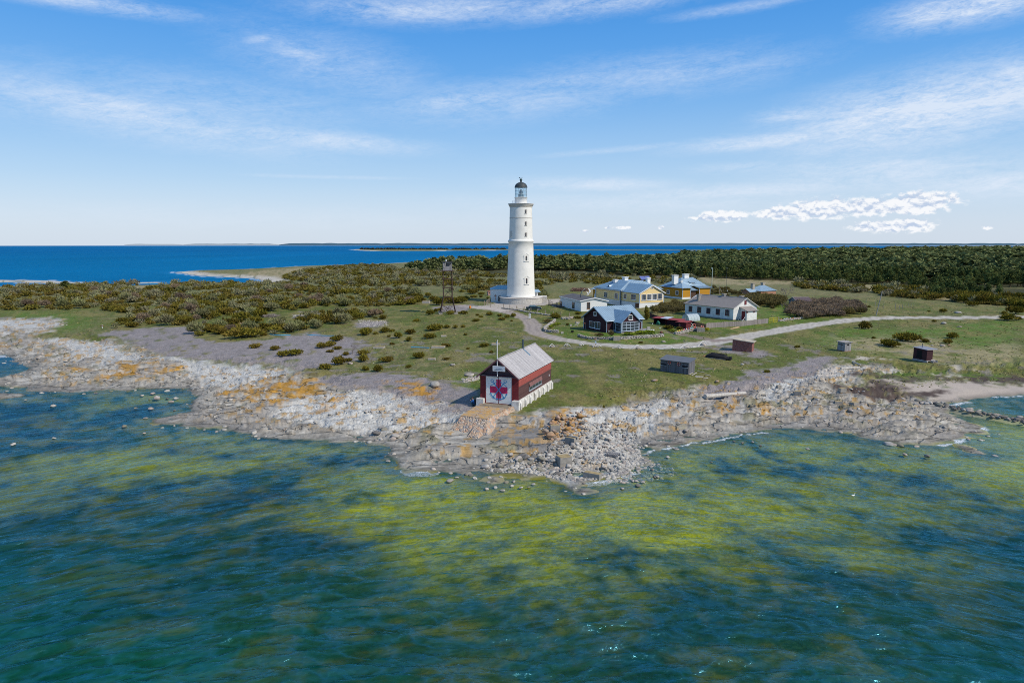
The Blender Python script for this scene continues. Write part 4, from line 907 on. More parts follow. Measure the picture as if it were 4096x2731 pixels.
def lhwin(th, y0, y1, w, hood, blind=False):
    t = R(th); za = hl(y0, -3.6); zb_ = hl(y1, -3.6); r = rad(zb_); d = v3(math.cos(t), math.sin(t), 0); n = v3(math.sin(t), -math.cos(t), 0)
    O = n * (r - .30) - d * w / 2 + v3(0, 0, zb_)
    arch = lambda w_, h_, o: [o + d * (w_ / 2 + w_ / 2 * math.cos(q)) + v3(0, 0, h_ - w_ / 2 + w_ / 2 * .55 * math.sin(q) + w_ * .22) for q in np.linspace(0, PI, 9)]
    h = za - zb_; m = MB(); o = n * (r + .05) - d * w / 2 + v3(0, 0, zb_)
    ring = [o, o + d * w] + arch(w, h, o)
    if hood:
        m.prism([o - d * .28 - v3(0, 0, .1), o + d * (w + .28) - v3(0, 0, .1), o + d * (w + .28) + v3(0, 0, h * .93), o + d * w / 2 + v3(0, 0, h + .55), o - d * .28 + v3(0, 0, h * .93)], -n * .5)
        f = m.build('window', M_LH, L_)
        k = MB(); k.obox(o - d * .40 + v3(0, 0, h * .93), (d * (w / 2 + .4) + v3(0, 0, .62)) / np.linalg.norm(d * (w / 2 + .4) + v3(0, 0, .62)), n, np.linalg.norm(d * (w / 2 + .4) + v3(0, 0, .62)), .1, .10)
        k.obox(o + d * w / 2 + v3(0, 0, h * .93 + .62), (d * (w / 2 + .4) - v3(0, 0, .62)) / np.linalg.norm(d * (w / 2 + .4) + v3(0, 0, .62)), n, np.linalg.norm(d * (w / 2 + .4) + v3(0, 0, .62)), .1, .10); k.obox(o - d * .34 - v3(0, 0, .2), d, n, w + .68, .12, .1).build('hood', M_LH, f)
    else:
        m.prism([q - n * .02 + v3(0, 0, 0) for q in ring], -n * .4); f = m.build('window', M_REV if not blind else mat('shaded niche', (.60, .57, .52), .9, .05), L_)
        k = MB(); k.obox(o - d * .06 - v3(0, 0, .12), d, n, w + .12, .10, .1).build('sill', M_LH, f)
    if blind: return
    g = MB(); q = o + n * .012 + d * w * .12
    g.prism([q, q + d * w * .62] + arch(w * .62, h * .95, q), -n * .02); g.build('recess', M_REV, f)
    g = MB(); q = o + n * .03 + d * w * .16; g.prism([q, q + d * w * .44] + arch(w * .44, h * .88, q), -n * .015); pa = g.build('sash', M_WBR, f)
    g = MB(); g.obox(q + n * .004 + d * w * .04 + v3(0, 0, .1), d, n, w * .15, .01, h * .6).obox(q + n * .004 + d * w * .24 + v3(0, 0, .1), d, n, w * .15, .01, h * .6).build('pane', GLASS, f)
lhwin(25, 398, 446, .72, False); lhwin(25, 537, 583, .74, False); lhwin(25, 666, 713, .78, False); lhwin(25, 934, 995, 1.0, True); lhwin(25, 1192, 1262, 1.05, True); lhwin(-57, 646, 716, .95, False, True)
# terrace ring and lamp bracket
T_ = empty('terrace', (LX, LY, LZ), 0, 'round stone walled terrace with a pale coping at the foot of the lighthouse', 'terrace')
ht = zb - .12; m = MB(); m.lathe([(6.42, -.6), (6.36, ht - .14)], 64); m.box(4.5, 7.9, .8, 4.2, -.6, ht - .16); m.build('wall', cobble('pale terrace masonry', [(.62, .59, .53), (.54, .51, .46), (.68, .65, .60), (.50, .47, .42)], 3.0, (.46, .43, .38), .03, (1, 1, 2.2), .05), T_)
m = MB(); m.lathe([(.01, ht - .13), (6.52, ht - .13), (6.52, ht), (.01, ht)], 64); m.build('paving', mat('pale paving', (.66, .61, .56), .9, .1, 1), T_); m = MB(); m.box(4.6, 8.0, .7, 4.3, ht - .15, ht + .03); m.build('coping', mat('pale coping', (.68, .64, .58), .9, .1), T_)
# annex behind the tower
x0, y0_, z0_ = -5.9, 204.5, 2.5
Aroot = empty('tower_annex', (-6.35, 207.2, 2.5), 4, 'low white outbuilding with pale blue hipped roof behind the lighthouse', 'outbuilding')
ha = hz(px('lt', 0, 340)[1], 207) - 2.5; hb_ = hz(px('lt', 0, 238)[1], 210) - 2.5
m = MB(); m.box(0, 9.5, 0, 5.5, -.5, ha); m.build('wall', M_WHITE, Aroot)
m = MB(); q = [(-.2, -.2, ha), (9.8, -.2, ha), (8, 2.75, hb_), (2.3, 2.75, hb_)]; slab(m, q, .06); seams(m, q, (1, 0, 0), None); q = [(-.2, 5.7, ha), (-.2, -.2, ha), (2.3, 2.75, hb_)]; slab(m, q, .06)
q = [(9.8, -.2, ha), (9.8, 5.7, ha), (8, 2.75, hb_)]; slab(m, q, .06); q = [(9.8, 5.7, ha), (-.2, 5.7, ha), (2.3, 2.75, hb_), (8, 2.75, hb_)]; slab(m, q, .06); m.build('roof', mat('pale blue tin roof', (.30, .50, .60), .5, .06), Aroot)
m = MB(); m.box(2.2, 2.95, -.05, .02, .2, 1.9); m.build('door', M_WBR, Aroot)
Kx, Ky, _ = P('lt', 1455, 495); K = empty('porch', (Kx - .6, 208.5, 2.5), 0, 'small blue roofed porch on posts just right of the lighthouse foot', 'porch')
zt = hz(px('lt', 0, 405)[1], 208.5) - 2.5; m = MB(); m.prism([(-1.6, -.6, zt + .05), (1.1, -.6, zt + .05), (.4, 1.2, zt + .75), (-1.6, 1.2, zt + .75)], (0, 0, .08)); m.build('roof', M_METAL, K)
m = MB(); m.box(.5, .62, -.4, -.28, -.2, zt + .1).box(.5, .62, .9, 1.0, -.2, zt + .3); m.build('post', M_WBR, K); m = MB(); m.box(-1.2, .3, .5, .7, -.2, zt); m.build('wall', M_WHITE, K)

# ---- dark red cottage
B = Bld('dark', 'dark_cottage', 'dark purple red cottage with light blue seamed metal roof and glazed gable', 'house')
La, Lb, he, hr, o, e0, e1, W, eh, er = 9.13, 7.98, 2.56, 4.95, .41, 1.76, 6.29, 2.58, 2.35, 4.35
M_AUB = siding('dark aubergine boards', (.042, .010, .018), .16, True, .55, .25, (.028, .007, .014)); M_MROOF = M_METAL
m = MB(); m.prism([(0, 0, -.4), (0, Lb, -.4), (0, Lb, he), (0, Lb / 2, hr - .12), (0, 0, he)], (La, 0, 0)); m.build('wall', M_AUB, B.root)
pt = (hr - he) / (Lb / 2); zo = he - o * pt
m = MB(); q = [(-o, -o, zo + .06), (La + o, -o, zo + .06), (La + o, Lb / 2, hr + .02), (-o, Lb / 2, hr + .02)]; slab(m, q, .09); seams(m, q, (1, 0, 0), None, .46)
q = [(-o, Lb + o, zo + .06), (La + o, Lb + o, zo + .06), (La + o, Lb / 2, hr + .02), (-o, Lb / 2, hr + .02)]; slab(m, q, .09); seams(m, q, (1, 0, 0), None, .46)
rf = m.build('roof', M_MROOF, B.root)
m = MB()
for ya, yb in ((-o, Lb / 2), (Lb + o, Lb / 2)):
    m.prism([(-o - .03, ya, zo + .09), (-o - .03, ya, zo - .12), (-o - .03, yb, hr - .18), (-o - .03, yb, hr + .05)], (.03, 0, 0))
m.build('barge_board', mat('blue grey barge board', (.20, .29, .38), .6), B.root)
m = MB(); m.prism([(e0, 0, -.3), (e1, 0, -.3), (e1, 0, eh), ((e0 + e1) / 2, 0, er - .1), (e0, 0, eh)], (0, -W, 0)); ex = m.build('extension', M_AUB, B.root)
c = (e0 + e1) / 2; pe = (er - eh) / ((e1 - e0) / 2); xo = .3; yb = (er - he) / pt + .05
m = MB(); q = [(e0 - xo, -W - .3, eh - xo * pe + .05), (c, -W - .3, er + .02), (c, yb + .25, er + .02), (e0 - xo, -.1 , eh - xo * pe + .05)]; slab(m, q, .08); seams(m, q, (0, 1, 0), None, .42)
m.build('extension_roof', M_METALD, B.root)
m = MB(); q = [(e1 + xo, -W - .3, eh - xo * pe + .05), (c, -W - .3, er + .02), (c, yb + .25, er + .02), (e1 + xo, -.1, eh - xo * pe + .05)]; slab(m, q, .08); seams(m, q, (0, 1, 0), None, .42); m.build('extension_roof', M_METALD, B.root)
m = MB(); m.box(-.04, .06, -.05, .12, 0, he - .05).box(-.04, .06, Lb - .12, Lb + .04, 0, he - .05).box(La - .1, La + .03, -.05, .1, 0, he).box(e0 - .04, e0 + .12, -W - .04, -W + .1, 0, eh).box(e1 - .12, e1 + .04, -W - .04, -W + .1, 0, eh); m.build('corner_board', M_GREYT, B.root)
m = MB(); m.tube((-.1, -o + .02, zo), (-.08, -.12, zo - .4), .04).tube((-.08, -.12, zo - .4), (-.08, -.12, 0), .04).tube((La + .1, -o, zo), (La + .1, -.12, zo - .4), .04).tube((La + .1, -.12, zo - .4), (La + .1, -.12, 0), .04).tube((-.1, Lb + o, zo), (-.08, Lb + .1, zo - .4), .04); m.build('downpipe', mat('steel pipe', (.4, .46, .52), .4, .05, 3, 0, .5), B.root)
m = MB(); m.tube((-.3, -o - .05, zo + .02), (e0 - .4, -o - .05, zo + .02), .06).tube((e1 + .4, -o - .05, zo + .02), (La + .4, -o - .05, zo + .02), .06).build('gutter', MATS['steel pipe'], B.root)
m = MB(); m.box(e0 - .05, e1 + .05, -W - .06, -W + .02, -.4, .18).box(e0 - .05, e0 + .0, -W, 0, -.4, .12); m.build('plinth', M_STONE, B.root)
B.win('a', -.01, 'dh', (338, 485), (470, 660), 2, 1, M_WHITEP); B.win('a', -.01, 'dh', (472, 498), (592, 690), 2, 1, M_WHITEP); B.win('a', -.01, 'dh', (440, 270), (508, 372), 2, 1, M_WHITEP, fw=.09)
B.winl('b', -W - .01, e0 + .08, e1 - .08, .42, eh - .08, 4, 3, M_GREYT, None, .10, mt=.09)
B.win('b', -W - .01, 'dh', (1262, 345), (1358, 465), 1, 1, M_WHITEP, fw=.10)
B.winl('a', e0 - .02, -W + .12, -.75, .25, eh - .1, 1, 3, M_GREYT, None, .07); m = MB(); m.obox((e0 - .05, -.68, .1), (0, 1, 0), (1, 0, 0), .62, .06, eh - .25); dr = m.build('door', M_GREYT, B.root); m = MB(); m.obox((e0 - .07, -.58, .5), (0, 1, 0), (1, 0, 0), .42, .03, 1.3); m.build('pane', GLASS, dr)
# small flue and stack just behind the cottage
x, y, z = P('yh', 660, 690)
# ---- pale yellow house
B = Bld('yellow', 'yellow_house', 'large pale yellow boarded house with blue metal roofs and white stone base', 'house')
La, Lb, he, hr, o, s_, mm_, Lc = 7.82, 9.06, 3.93, 6.04, .3, 1.23, .32, 14.07
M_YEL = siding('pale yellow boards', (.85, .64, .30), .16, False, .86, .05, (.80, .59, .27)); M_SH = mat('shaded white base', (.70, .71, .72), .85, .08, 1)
m = MB(); m.prism([(0, 0, s_), (La, 0, s_), (La, 0, he), (La / 2, 0, hr - .1), (0, 0, he)], (0, Lb, 0)); m.build('wing_wall', M_YEL, B.root)
B.box('base', M_WHITE, -.06, La + .06, -.08, Lb, -.6, s_)
pt = (hr - he) / (La / 2); zo = he - o * pt
for sg in (0, 1):
    xa = -o if sg == 0 else La + o
    m = MB(); q = [(xa, -o, zo + .06), (xa, Lb + 2.5, zo + .06), (La / 2, Lb + 2.5, hr + .03), (La / 2, -o, hr + .03)]; slab(m, q, .10); seams(m, q, (0, 1, 0), None, .5); m.build('wing_roof', M_METALD if sg == 0 else M_METAL, B.root)
m = MB()
for xa in (-o, La + o): m.prism([(xa, -o - .04, zo + .09), (xa, -o - .04, zo - .14), (La / 2, -o - .04, hr - .2), (La / 2, -o - .04, hr + .06)], (0, .04, 0))
m.build('barge_board', M_WHITEP, B.root)
# main block
Ma, Mw = -mm_, 13.5
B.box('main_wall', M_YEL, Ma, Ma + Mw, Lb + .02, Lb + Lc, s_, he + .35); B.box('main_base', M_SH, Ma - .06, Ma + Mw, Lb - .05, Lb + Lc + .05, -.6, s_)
y0, y1 = Lb - .5, Lb + Lc + .5; x0, x1 = Ma - .5, Ma + Mw + .5; ze = he + .30; zr = ze + 2.25; cx = (x0 + x1) / 2; hipd = 4.6
planes = [[(x0, y0, ze), (x0, y1, ze), (x0 + 4.8, y1 - hipd, zr), (x0 + 4.8, y0 + hipd - 1.2, zr)], [(x0, y0, ze), (x1, y0, ze), (x1 - 4.8, y0 + hipd - 1.2, zr), (x0 + 4.8, y0 + hipd - 1.2, zr)],
          [(x1, y0, ze), (x1, y1, ze), (x1 - 4.8, y1 - hipd, zr), (x1 - 4.8, y0 + hipd - 1.2, zr)], [(x0, y1, ze), (x1, y1, ze), (x1 - 4.8, y1 - hipd, zr), (x0 + 4.8, y1 - hipd, zr)]]
for q, u, mt_ in zip(planes, ((0, 1, 0), (1, 0, 0), (0, 1, 0), (1, 0, 0)), (M_METALD, M_METAL, M_METAL, M_METALD)):
    m = MB(); slab(m, q, .10); seams(m, q, u, None, .55); m.build('main_roof', mt_, B.root)
m = MB(); m.prism([(x0 + 4.8, y0 + hipd - 1.2, zr - .02), (x1 - 4.8, y0 + hipd - 1.2, zr - .02), (x1 - 4.8, y1 - hipd, zr - .02), (x0 + 4.8, y1 - hipd, zr - .02)], (0, 0, .03)); m.build('roof_deck', M_METAL, B.root)
m = MB(); m.box(x0 + .1, x0 + .5, y0 + .3, y1 - .2, ze - .35, ze - .02).box(x0 + .5, x0 + 6, y0 + .15, y0 + .5, ze - .35, ze - .02); m.build('cornice', M_GREYT, B.root)
def chim(bld, x, y, z0, z1, w=.9, d=.9, m_=M_WHITE):
    m = MB(); m.box(x - w / 2, x + w / 2, y - d / 2, y + d / 2, z0, z1 - .22); c = m.build('chimney', m_, bld.root)
    m = MB(); m.box(x - w / 2 - .12, x + w / 2 + .12, y - d / 2 - .12, y + d / 2 + .12, z1 - .22, z1 - .04); m.build('cap', m_, c); return c
def chim_px(bld, z, xc, ytop, a=None, b=None, zb=4.0, **k):
    """chimney seen at picture column xc, top ytop, standing on the line a=... or b=..."""
    if a is not None: b_, h = bld.on('a', a, z, xc, ytop); chim(bld, a, b_, zb, h, **k)
    else: a_, h = bld.on('b', b, z, xc, ytop); chim(bld, a_, b, zb, h, **k)
chim_px(B, 'yh', 762, 172, a=3.0, zb=4.5, w=1.0, d=1.2); chim_px(B, 'yh', 945, 125, a=5.6, zb=5.5, w=1.2, d=1.5); chim_px(B, 'yh', 1376, 142, a=12.2, zb=5.0, w=1.0, d=1.0)
m = MB(); a, h = B.on('a', 3.0, 'yh', 650, 205); m.tube((3.0, a, 5), (3.0, a, h), .12, .12, 8).build('flue', M_DARKM, B.root)
for (tl, br) in (((1250, 455), (1338, 572)), ((1353, 450), (1440, 566)), ((1456, 444), (1540, 560)), ((1556, 436), (1642, 552))): B.win('b', -.01, 'yh', tl, br, 4, 1, M_WHITEP, None, .12, out=.07)
B.win('a', -.01, 'yh', (918, 440), (966, 548), 2, 2, M_WHITEP, None, .10); B.win('a', -.01, 'yh', (1055, 450), (1146, 568), 4, 1, M_WHITEP, None, .10)
B.win('a', Ma - .01, 'yh', (548, 412), (606, 520), 2, 3, M_WHITEP, None, .10); B.win('a', Ma - .01, 'yh', (748, 430), (806, 540), 2, 3, M_WHITEP, None, .10)
u, h = B.on('b', -.05, 'yh', 1453, 338); m = MB(); m.prism([(u + .45 * math.cos(t), -.03, h - .2 + .45 * math.sin(t)) for t in np.linspace(0, PI, 10)], (0, -.06, 0)); f = m.build('window', M_WHITEP, B.root)
m = MB(); [m.prism([(u + .32 * math.cos(t), -.09, h - .13 + .32 * math.sin(t)) for t in np.linspace(a0, a1, 5)] + [(u + .04 * math.cos((a0 + a1) / 2), -.09, h - .13 + .04)], (0, -.015, 0)) for a0, a1 in ((.1, .9), (1.12, 2.02), (2.24, 3.04))]; m.build('pane', GLASS, f)
u, h = B.on('a', .6, 'yh', 655, 295); m = MB(); m.prism([(.2, u + .6 * math.cos(t), h - .35 + .6 * math.sin(t)) for t in np.linspace(0, PI, 10)], (2.4, 0, .3)); f = m.build('dormer', M_METAL, B.root); m = MB(); m.prism([(.17, u + .38 * math.cos(t), h - .3 + .38 * math.sin(t)) for t in np.linspace(0, PI, 10)], (.05, 0, 0)); m.build('pane', GLASS, f)
m = MB(); m.obox((-.10, .15, .0), (0, 1, 0), (1, 0, 0), 1.75, .05, s_ - .08); m.build('garage_door', siding('brown plank door', (.17, .075, .035), .15, True), B.root)
m = MB(); m.box(-.03, .16, -.03, .16, s_, he).box(La - .16, La + .03, -.03, .1, s_, he).box(Ma - .05, Ma + .1, Lb - .05, Lb + .5, 0, he).box(Ma - .05, Ma + .1, Lb + Lc - .5, Lb + Lc + .03, s_, he).box(-.09, La + .09, -.11, -.02, s_ - .08, s_ + .04).box(-.09, -.02, 0, Lb, s_ - .08, s_ + .04); m.build('corner_board', M_GREYT, B.root)
m = MB(); m.tube((-.5, Lb - .15, he), (-.5, Lb - .15, 0), .07, .07, 6).build('downpipe', M_DARKM, B.root)
# rear extension with lower roof to the left
m = MB(); m.box(2, 9, Lb + Lc + .1, Lb + Lc + 5.5, -.6, 3.3); m.build('rear_wall', siding('ochre boards', (.50, .26, .035), .16, False, .8, .08), B.root)
m = MB(); q = [(1.4, Lb + Lc - 1, 3.35), (1.4, Lb + Lc + 6.2, 3.35), (6, Lb + Lc + 5.0, 4.4), (6, Lb + Lc - 1, 4.9)]; slab(m, q, .12); seams(m, q, (0, 1, 0), None, .55); m.build('rear_roof', M_METAL, B.root)
m = MB(); m.box(2.2, 2.6, Lb + Lc + 5.0, Lb + Lc + 5.4, 0, 3.3).box(1.6, 2.4, Lb + Lc + 3.2, Lb + Lc + 4.0, 0, 1.9); m.build('porch_post', M_WHITE, B.root)
# solar panels stand on the roof
u, h = B.on('b', Lb + 6.5, 'yh', 1320, 232); SP_ = empty('solar_panels', (0, 0, 0), 0, 'pair of tilted blue solar panels on the yellow house roof', 'solar panels'); SP_.location = (B.x + (u - 1.6) * B.c - (Lb + 6.0) * B.s, B.y + (u - 1.6) * B.s + (Lb + 6.0) * B.c, B.z + zr + .1); SP_.rotation_euler = (0, 0, R(B.t))
for k in (0, 1):
    m = MB(); m.prism([(k * 1.75, 0, 0), (k * 1.75 + 1.65, 0, 0), (k * 1.75 + 1.65, 1.3, 1.0), (k * 1.75, 1.3, 1.0)], (0, .03, -.05)); m.build('panel', mat('violet blue solar glass', (.14, .17, .42), .2, .15, 3, 0, 0, .7), SP_)
m = MB(); [m.tube((k, 1.25, -.2), (k, 1.25, .95), .03).tube((k, 0, -.02), (k, 1.25, -.2), .03) for k in (-.04, 1.7, 3.45)]; m.build('stand', M_DARKM, SP_)
# ---- flat roofed white house
B = Bld('flat', 'white_bungalow', 'low white brick bungalow with dark flat roof and wooden porch deck', 'house')
La, Lb, he, hr = 7.33, 16.39, 2.9, 3.54
M_WB = siding('white painted brick', (.78, .77, .75), .22, False, .93, .05, (.72, .72, .70))
m = MB(); m.prism([(0, 0, -.5), (La, 0, -.5), (La, 0, he - .3), (La * .52, 0, hr - .15), (0, 0, he - .15)], (0, Lb, 0)); m.build('wall', M_WB, B.root)
m = MB(); q = [(-.3, -.3, he - .1), (-.3, Lb + .3, he - .1), (La * .52, Lb + .3, hr), (La * .52, -.3, hr)]; slab(m, q, .12); q = [(La + .3, -.3, he - .25), (La + .3, Lb + .3, he - .25), (La * .52, Lb + .3, hr), (La * .52, -.3, hr)]; slab(m, q, .12); m.build('roof', mat('dark roofing felt', (.12, .115, .125), .9, .2, 1, .3), B.root)
m = MB(); m.prism([(-.34, -.36, he - .28), (-.34, -.36, he - .06), (La * .52, -.36, hr + .04), (La + .34, -.36, he - .2), (La + .34, -.36, he - .42), (La * .52, -.36, hr - .18)], (0, .06, 0)); m.box(-.36, -.30, -.3, Lb + .3, he - .28, he - .08); m.build('fascia', M_WHITEP, B.root)
u, h = B.on('b', Lb * .35, 'lt', 2165, 430); m = MB(); m.tube((2.2, Lb * .38, he), (2.2, Lb * .38, he + 1.25), .11, .11, 8).build('flue', M_DARKM, B.root)
B.win('b', -.01, 'yh', (225, 606), (283, 730), 2, 2, mat('brown sash', (.28, .14, .06), .7), None, .08, out=.06)
B.win('a', -.01, 'lt', (2285, 632), (2340, 785), 2, 2, M_WBR, None, .08); 
u0, hh = B.on('a', -.01, 'lt', 1995, 605); u1, hl_ = B.on('a', -.01, 'lt', 2045, 795)
B.winl('a', -.01, u1, u0, .25, hh, 1, 3, M_WBR, None, .07, 'door', .06, False)
DK = empty('porch_deck', B.root.location, B.t, 'weathered dark wooden porch deck with railings and steps at the bungalow door', 'deck')
m = MB(); m.box(-2.1, -.1, u1 - 2.2, u0 + 4.2, -.3, .22); m.build('deck', siding('dark weathered planks', (.09, .075, .065), .14, True, .4, .3), DK)
m = MB(); [m.box(-2.4 - .3 * k, -2.1 - .3 * k, u1 - 1.6, u0 + .2, -.4, .1 - .13 * k) for k in range(3)]; m.build('steps', M_CONC, DK)
m = MB()
for (a, b0, b1) in ((-2.05, u0 + .6, u0 + 4.2), (-2.05, u1 - 2.2, u1 - .9)):
    for b in np.linspace(b0, b1, 4): m.box(a - .04, a + .04, b - .04, b + .04, .2, 1.15)
    m.box(a - .05, a + .05, b0, b1, 1.1, 1.2).box(a - .03, a + .03, b0, b1, .62, .70)
m.build('railing', mat('dark porch timber', (.07, .075, .08), .8, .2), DK)
# ---- long white house with grey brown roof
B = Bld('long', 'long_house', 'long whitewashed house with a brown grey gabled roof and red window frames', 'house')
La, Lb, he, hr, o = 8.0, 15.18, 2.93, 4.99, .35
M_LW = mat('patchy limewash', (.74, .74, .72), .9, .13, 1.1, .4, col2=(.56, .55, .52)); M_ETER = siding('brown grey sheet roof', (.30, .265, .245), 1.1, False, .86, .10, (.23, .20, .18), axis=2)
M_RED = mat('dark red paint', (.16, .018, .025), .6, .1)
m = MB(); m.prism([(0, 0, .25), (La, 0, .25), (La, 0, he), (La / 2, 0, hr - .1), (0, 0, he)], (0, Lb, 0)); m.build('wall', M_LW, B.root)
B.box('base', M_CONC, -.08, La + .05, -.05, Lb + .05, -.5, .25)
pt = (hr - he) / (La / 2); zo = he - o * pt
for xa in (-o, La + o):
    m = MB(); q = [(xa, -o, zo + .05), (xa, Lb + o, zo + .05), (La / 2, Lb + o - 1.2, hr + .03), (La / 2, -o, hr + .03)]; slab(m, q, .08); m.build('roof', M_ETER, B.root)
m = MB(); q = [(-o, Lb + o, zo + .05), (La + o, Lb + o, zo + .05), (La / 2, Lb + o - 1.2, hr + .03)]; slab(m, q, .08); m.build('hip_end', M_ETER, B.root)
m = MB(); m.box(La / 2 - .12, La / 2 + .12, -o, Lb + o - 1.2, hr + .0, hr + .07); m.build('ridge_cap', mat('grey ridge tin', (.36, .38, .42), .5), B.root)
m = MB(); [m.prism([(xa, -o - .03, zo + .07), (xa, -o - .03, zo - .10), (La / 2, -o - .03, hr - .12), (La / 2, -o - .03, hr + .06)], (0, .03, 0)) for xa in (-o, La + o)]; m.build('barge_board', mat('pale grey board', (.55, .54, .52), .7), B.root)
for tl, br in (((355, 345), (416, 452)), ((518, 360), (584, 470)), ((690, 380), (757, 490)), ((866, 398), (934, 510)), ((1044, 415), (1114, 528))): B.win('a', -.01, 'lh', tl, br, 2, 1, M_RED, None, .10, out=.06)
B.win('b', -.01, 'lh', (1402, 248), (1438, 312), 2, 1, M_RED, mat('red window curtain', (.20, .04, .05), .4), .07)
for xc, yt, a in ((545, 125, 1.6), (1020, 112, 4.3), (1350, 152, 5.6)): chim_px(B, 'lh', xc, yt, a=a, zb=3.6, w=.8, d=.6, m_=M_CONC)
# porch
pa0, _ = B.on('b', -2.0, 'lh', 1395, 590); pa1, _ = B.on('b', -2.0, 'lh', 1632, 575); pa0 = max(pa0, 2.2)
m = MB(); m.prism([(pa0, 0, -.3), (pa0, -2.0, -.3), (pa0, -2.0, 2.25), (pa0, 0, 2.95)], (pa1 - pa0, 0, 0)); m.build('porch', M_LW, B.root)
m = MB(); slab(m, [(pa0 - .3, -2.35, 2.22), (pa1 + .3, -2.35, 2.22), (pa1 + .3, 0, 3.05), (pa0 - .3, 0, 3.05)], .08); m.build('porch_roof', M_ETER, B.root)
for tl, br in (((1436, 438), (1460, 472)), ((1570, 426), (1594, 460))): B.win('b', -2.01, 'lh', tl, br, 1, 1, M_RED, None, .06)
m = MB(); m.obox((pa0 - .06, -1.5, .1), (0, 1, 0), (1, 0, 0), .95, .07, 2.0); m.build('door', M_RED, B.root)
m = MB(); [m.box(pa0 - 1.0 + .3 * k, pa0 - .7 + .3 * k, -1.6, -.4, -.4, -.1 + .12 * k) for k in range(3)]; m.build('steps', M_CONC, B.root)
m = MB(); m.tube((pa0 - 1.0, -1.65, -.1), (pa0 - .1, -1.65, .9), .05).tube((pa0 - 1.0, -1.65, -.4), (pa0 - 1.0, -1.65, .2), .04).tube((pa0 - 1.0, -.35, -.1), (pa0 - .1, -.35, .9), .05).tube((pa1 + 1.1, -1.0, -.1), (pa1 + .1, -1.0, .8), .04).tube((pa1 + 1.1, -1.0, -.4), (pa1 + 1.1, -1, .1), .04); m.build('handrail', M_WHITEP, B.root)
# ---- ochre house behind
B = Bld('orange', 'ochre_house', 'deep ochre boarded house with hipped pale blue roof and white chimneys', 'house')
M_OCH = siding('deep ochre boards', (.52, .26, .022), .16, False, .82, .06, (.44, .21, .018)); Lb, Lw, he, o = 10.69, 3.1, 3.51, .6
s0 = .62
B.box('wall', M_OCH, 0, Lw, 0, 3.2, s0, he); B.box('wall', M_OCH, .0, 11.5, 3.21, Lb, s0, he); B.box('wall', M_OCH, 7.2, 11.5, 0.6, 3.2, s0, he)
B.box('base', M_WHITE, -.08, Lw + .05, -.08, Lb + .05, -.5, s0); B.box('base', M_WHITE, Lw + .06, 11.6, 2.9, Lb, -.5, s0); B.box('porch_wall', siding('dark brown boards', (.10, .055, .035), .14, True), Lw + .05, 6.0, .9, 3.2, 0, 2.6)
zt = he + 2.9
E_ = [(-o, -o, he), (-o, Lb + 3, he), (3.6, 6.5, zt), (3.6, 4.6, zt)]
faces_ = [([(-o, -o, he), (-o, Lb + o, he), (2.3, Lb - 2.0, he + 1.7), (2.3, 3.4, he + 1.7)], (0, 1, 0), M_METALD), ([(-o, -o, he), (Lw + o, -o, he), (Lw + o, 1.2, he + .55), (2.3, 3.4, he + 1.7)], (1, 0, 0), M_METAL),
          ([(1.2, 2.4, he + .6), (12.1, 2.4, he + .2), (9.0, 6.2, zt), (4.2, 6.2, zt), (2.3, 3.4, he + 1.7)], (1, 0, 0), M_METAL), ([(12.1, 2.4, he + .2), (12.1, Lb + o, he), (9.0, 6.2, zt)], (0, 1, 0), M_METAL),
          ([(-o, Lb + o, he), (12.1, Lb + o, he), (9.0, 6.2, zt), (4.2, 6.2, zt), (2.3, Lb - 2.0, he + 1.7)], (1, 0, 0), M_METALD), ([(2.3, 3.4, he + 1.7), (2.3, Lb - 2, he + 1.7), (4.2, 6.2, zt)], (0, 1, 0), M_METALD)]
for q, u, mm_ in faces_:
    m = MB(); slab(m, q, .06); seams(m, q[:4] if len(q) > 4 else q, u, None, .6); m.build('roof', mm_, B.root)
m = MB(); q = [(3.6, .4, 2.65), (6.6, .4, 2.65), (6.6, 3.2, 3.45), (3.6, 3.2, 3.45)]; slab(m, q, .08); seams(m, q, (1, 0, 0), None, .5); m.build('porch_roof', M_METAL, B.root)
m = MB(); q = [(6.6, .1, he - .1), (12.1, .1, he - .1), (12.1, 3.0, he + .4), (6.6, 3.0, he + .4)]; slab(m, q, .08); seams(m, q, (1, 0, 0), None, .5); m.build('roof', M_METAL, B.root)
chim_px(B, 'oh', 790, 155, b=5.2, zb=4.5, w=1.7, d=1.2); chim_px(B, 'oh', 1120, 118, b=6.2, zb=5.5, w=1.8, d=1.2); chim_px(B, 'oh', 990, 330, b=3.2, zb=4.2, w=.5, d=.5)
m = MB(); m.box(5.6, 7.5, 3.2, 5.6, he + .6, he + 1.45); dmr = m.build('dormer', M_METALD, B.root); m = MB(); m.prism([(5.4, 3.0, he + 1.45), (7.7, 3.0, he + 1.45), (7.7, 6.0, he + 2.1), (5.4, 6.0, he + 2.1)], (0, 0, .08)); m.build('dormer_roof', M_METAL, dmr); B.winl('b', 3.18, 6.0, 7.1, he + .78, he + 1.38, 2, 1, M_WHITEP, None, .10, parent=B.root)
for tl, br in (((528, 620), (614, 755)), ((806, 640), (890, 780))): B.win('a', -.01, 'oh', tl, br, 2, 2, M_WHITEP, None, .14)
m = MB(); m.box(-.04, .14, -.04, .14, 0, he).box(Lw - .12, Lw + .04, -.04, .1, 0, he).box(11.4, 11.56, .55, .7, s0, he).box(7.1, 7.25, .55, .7, s0, he); m.build('corner_board', M_GREYT, B.root)
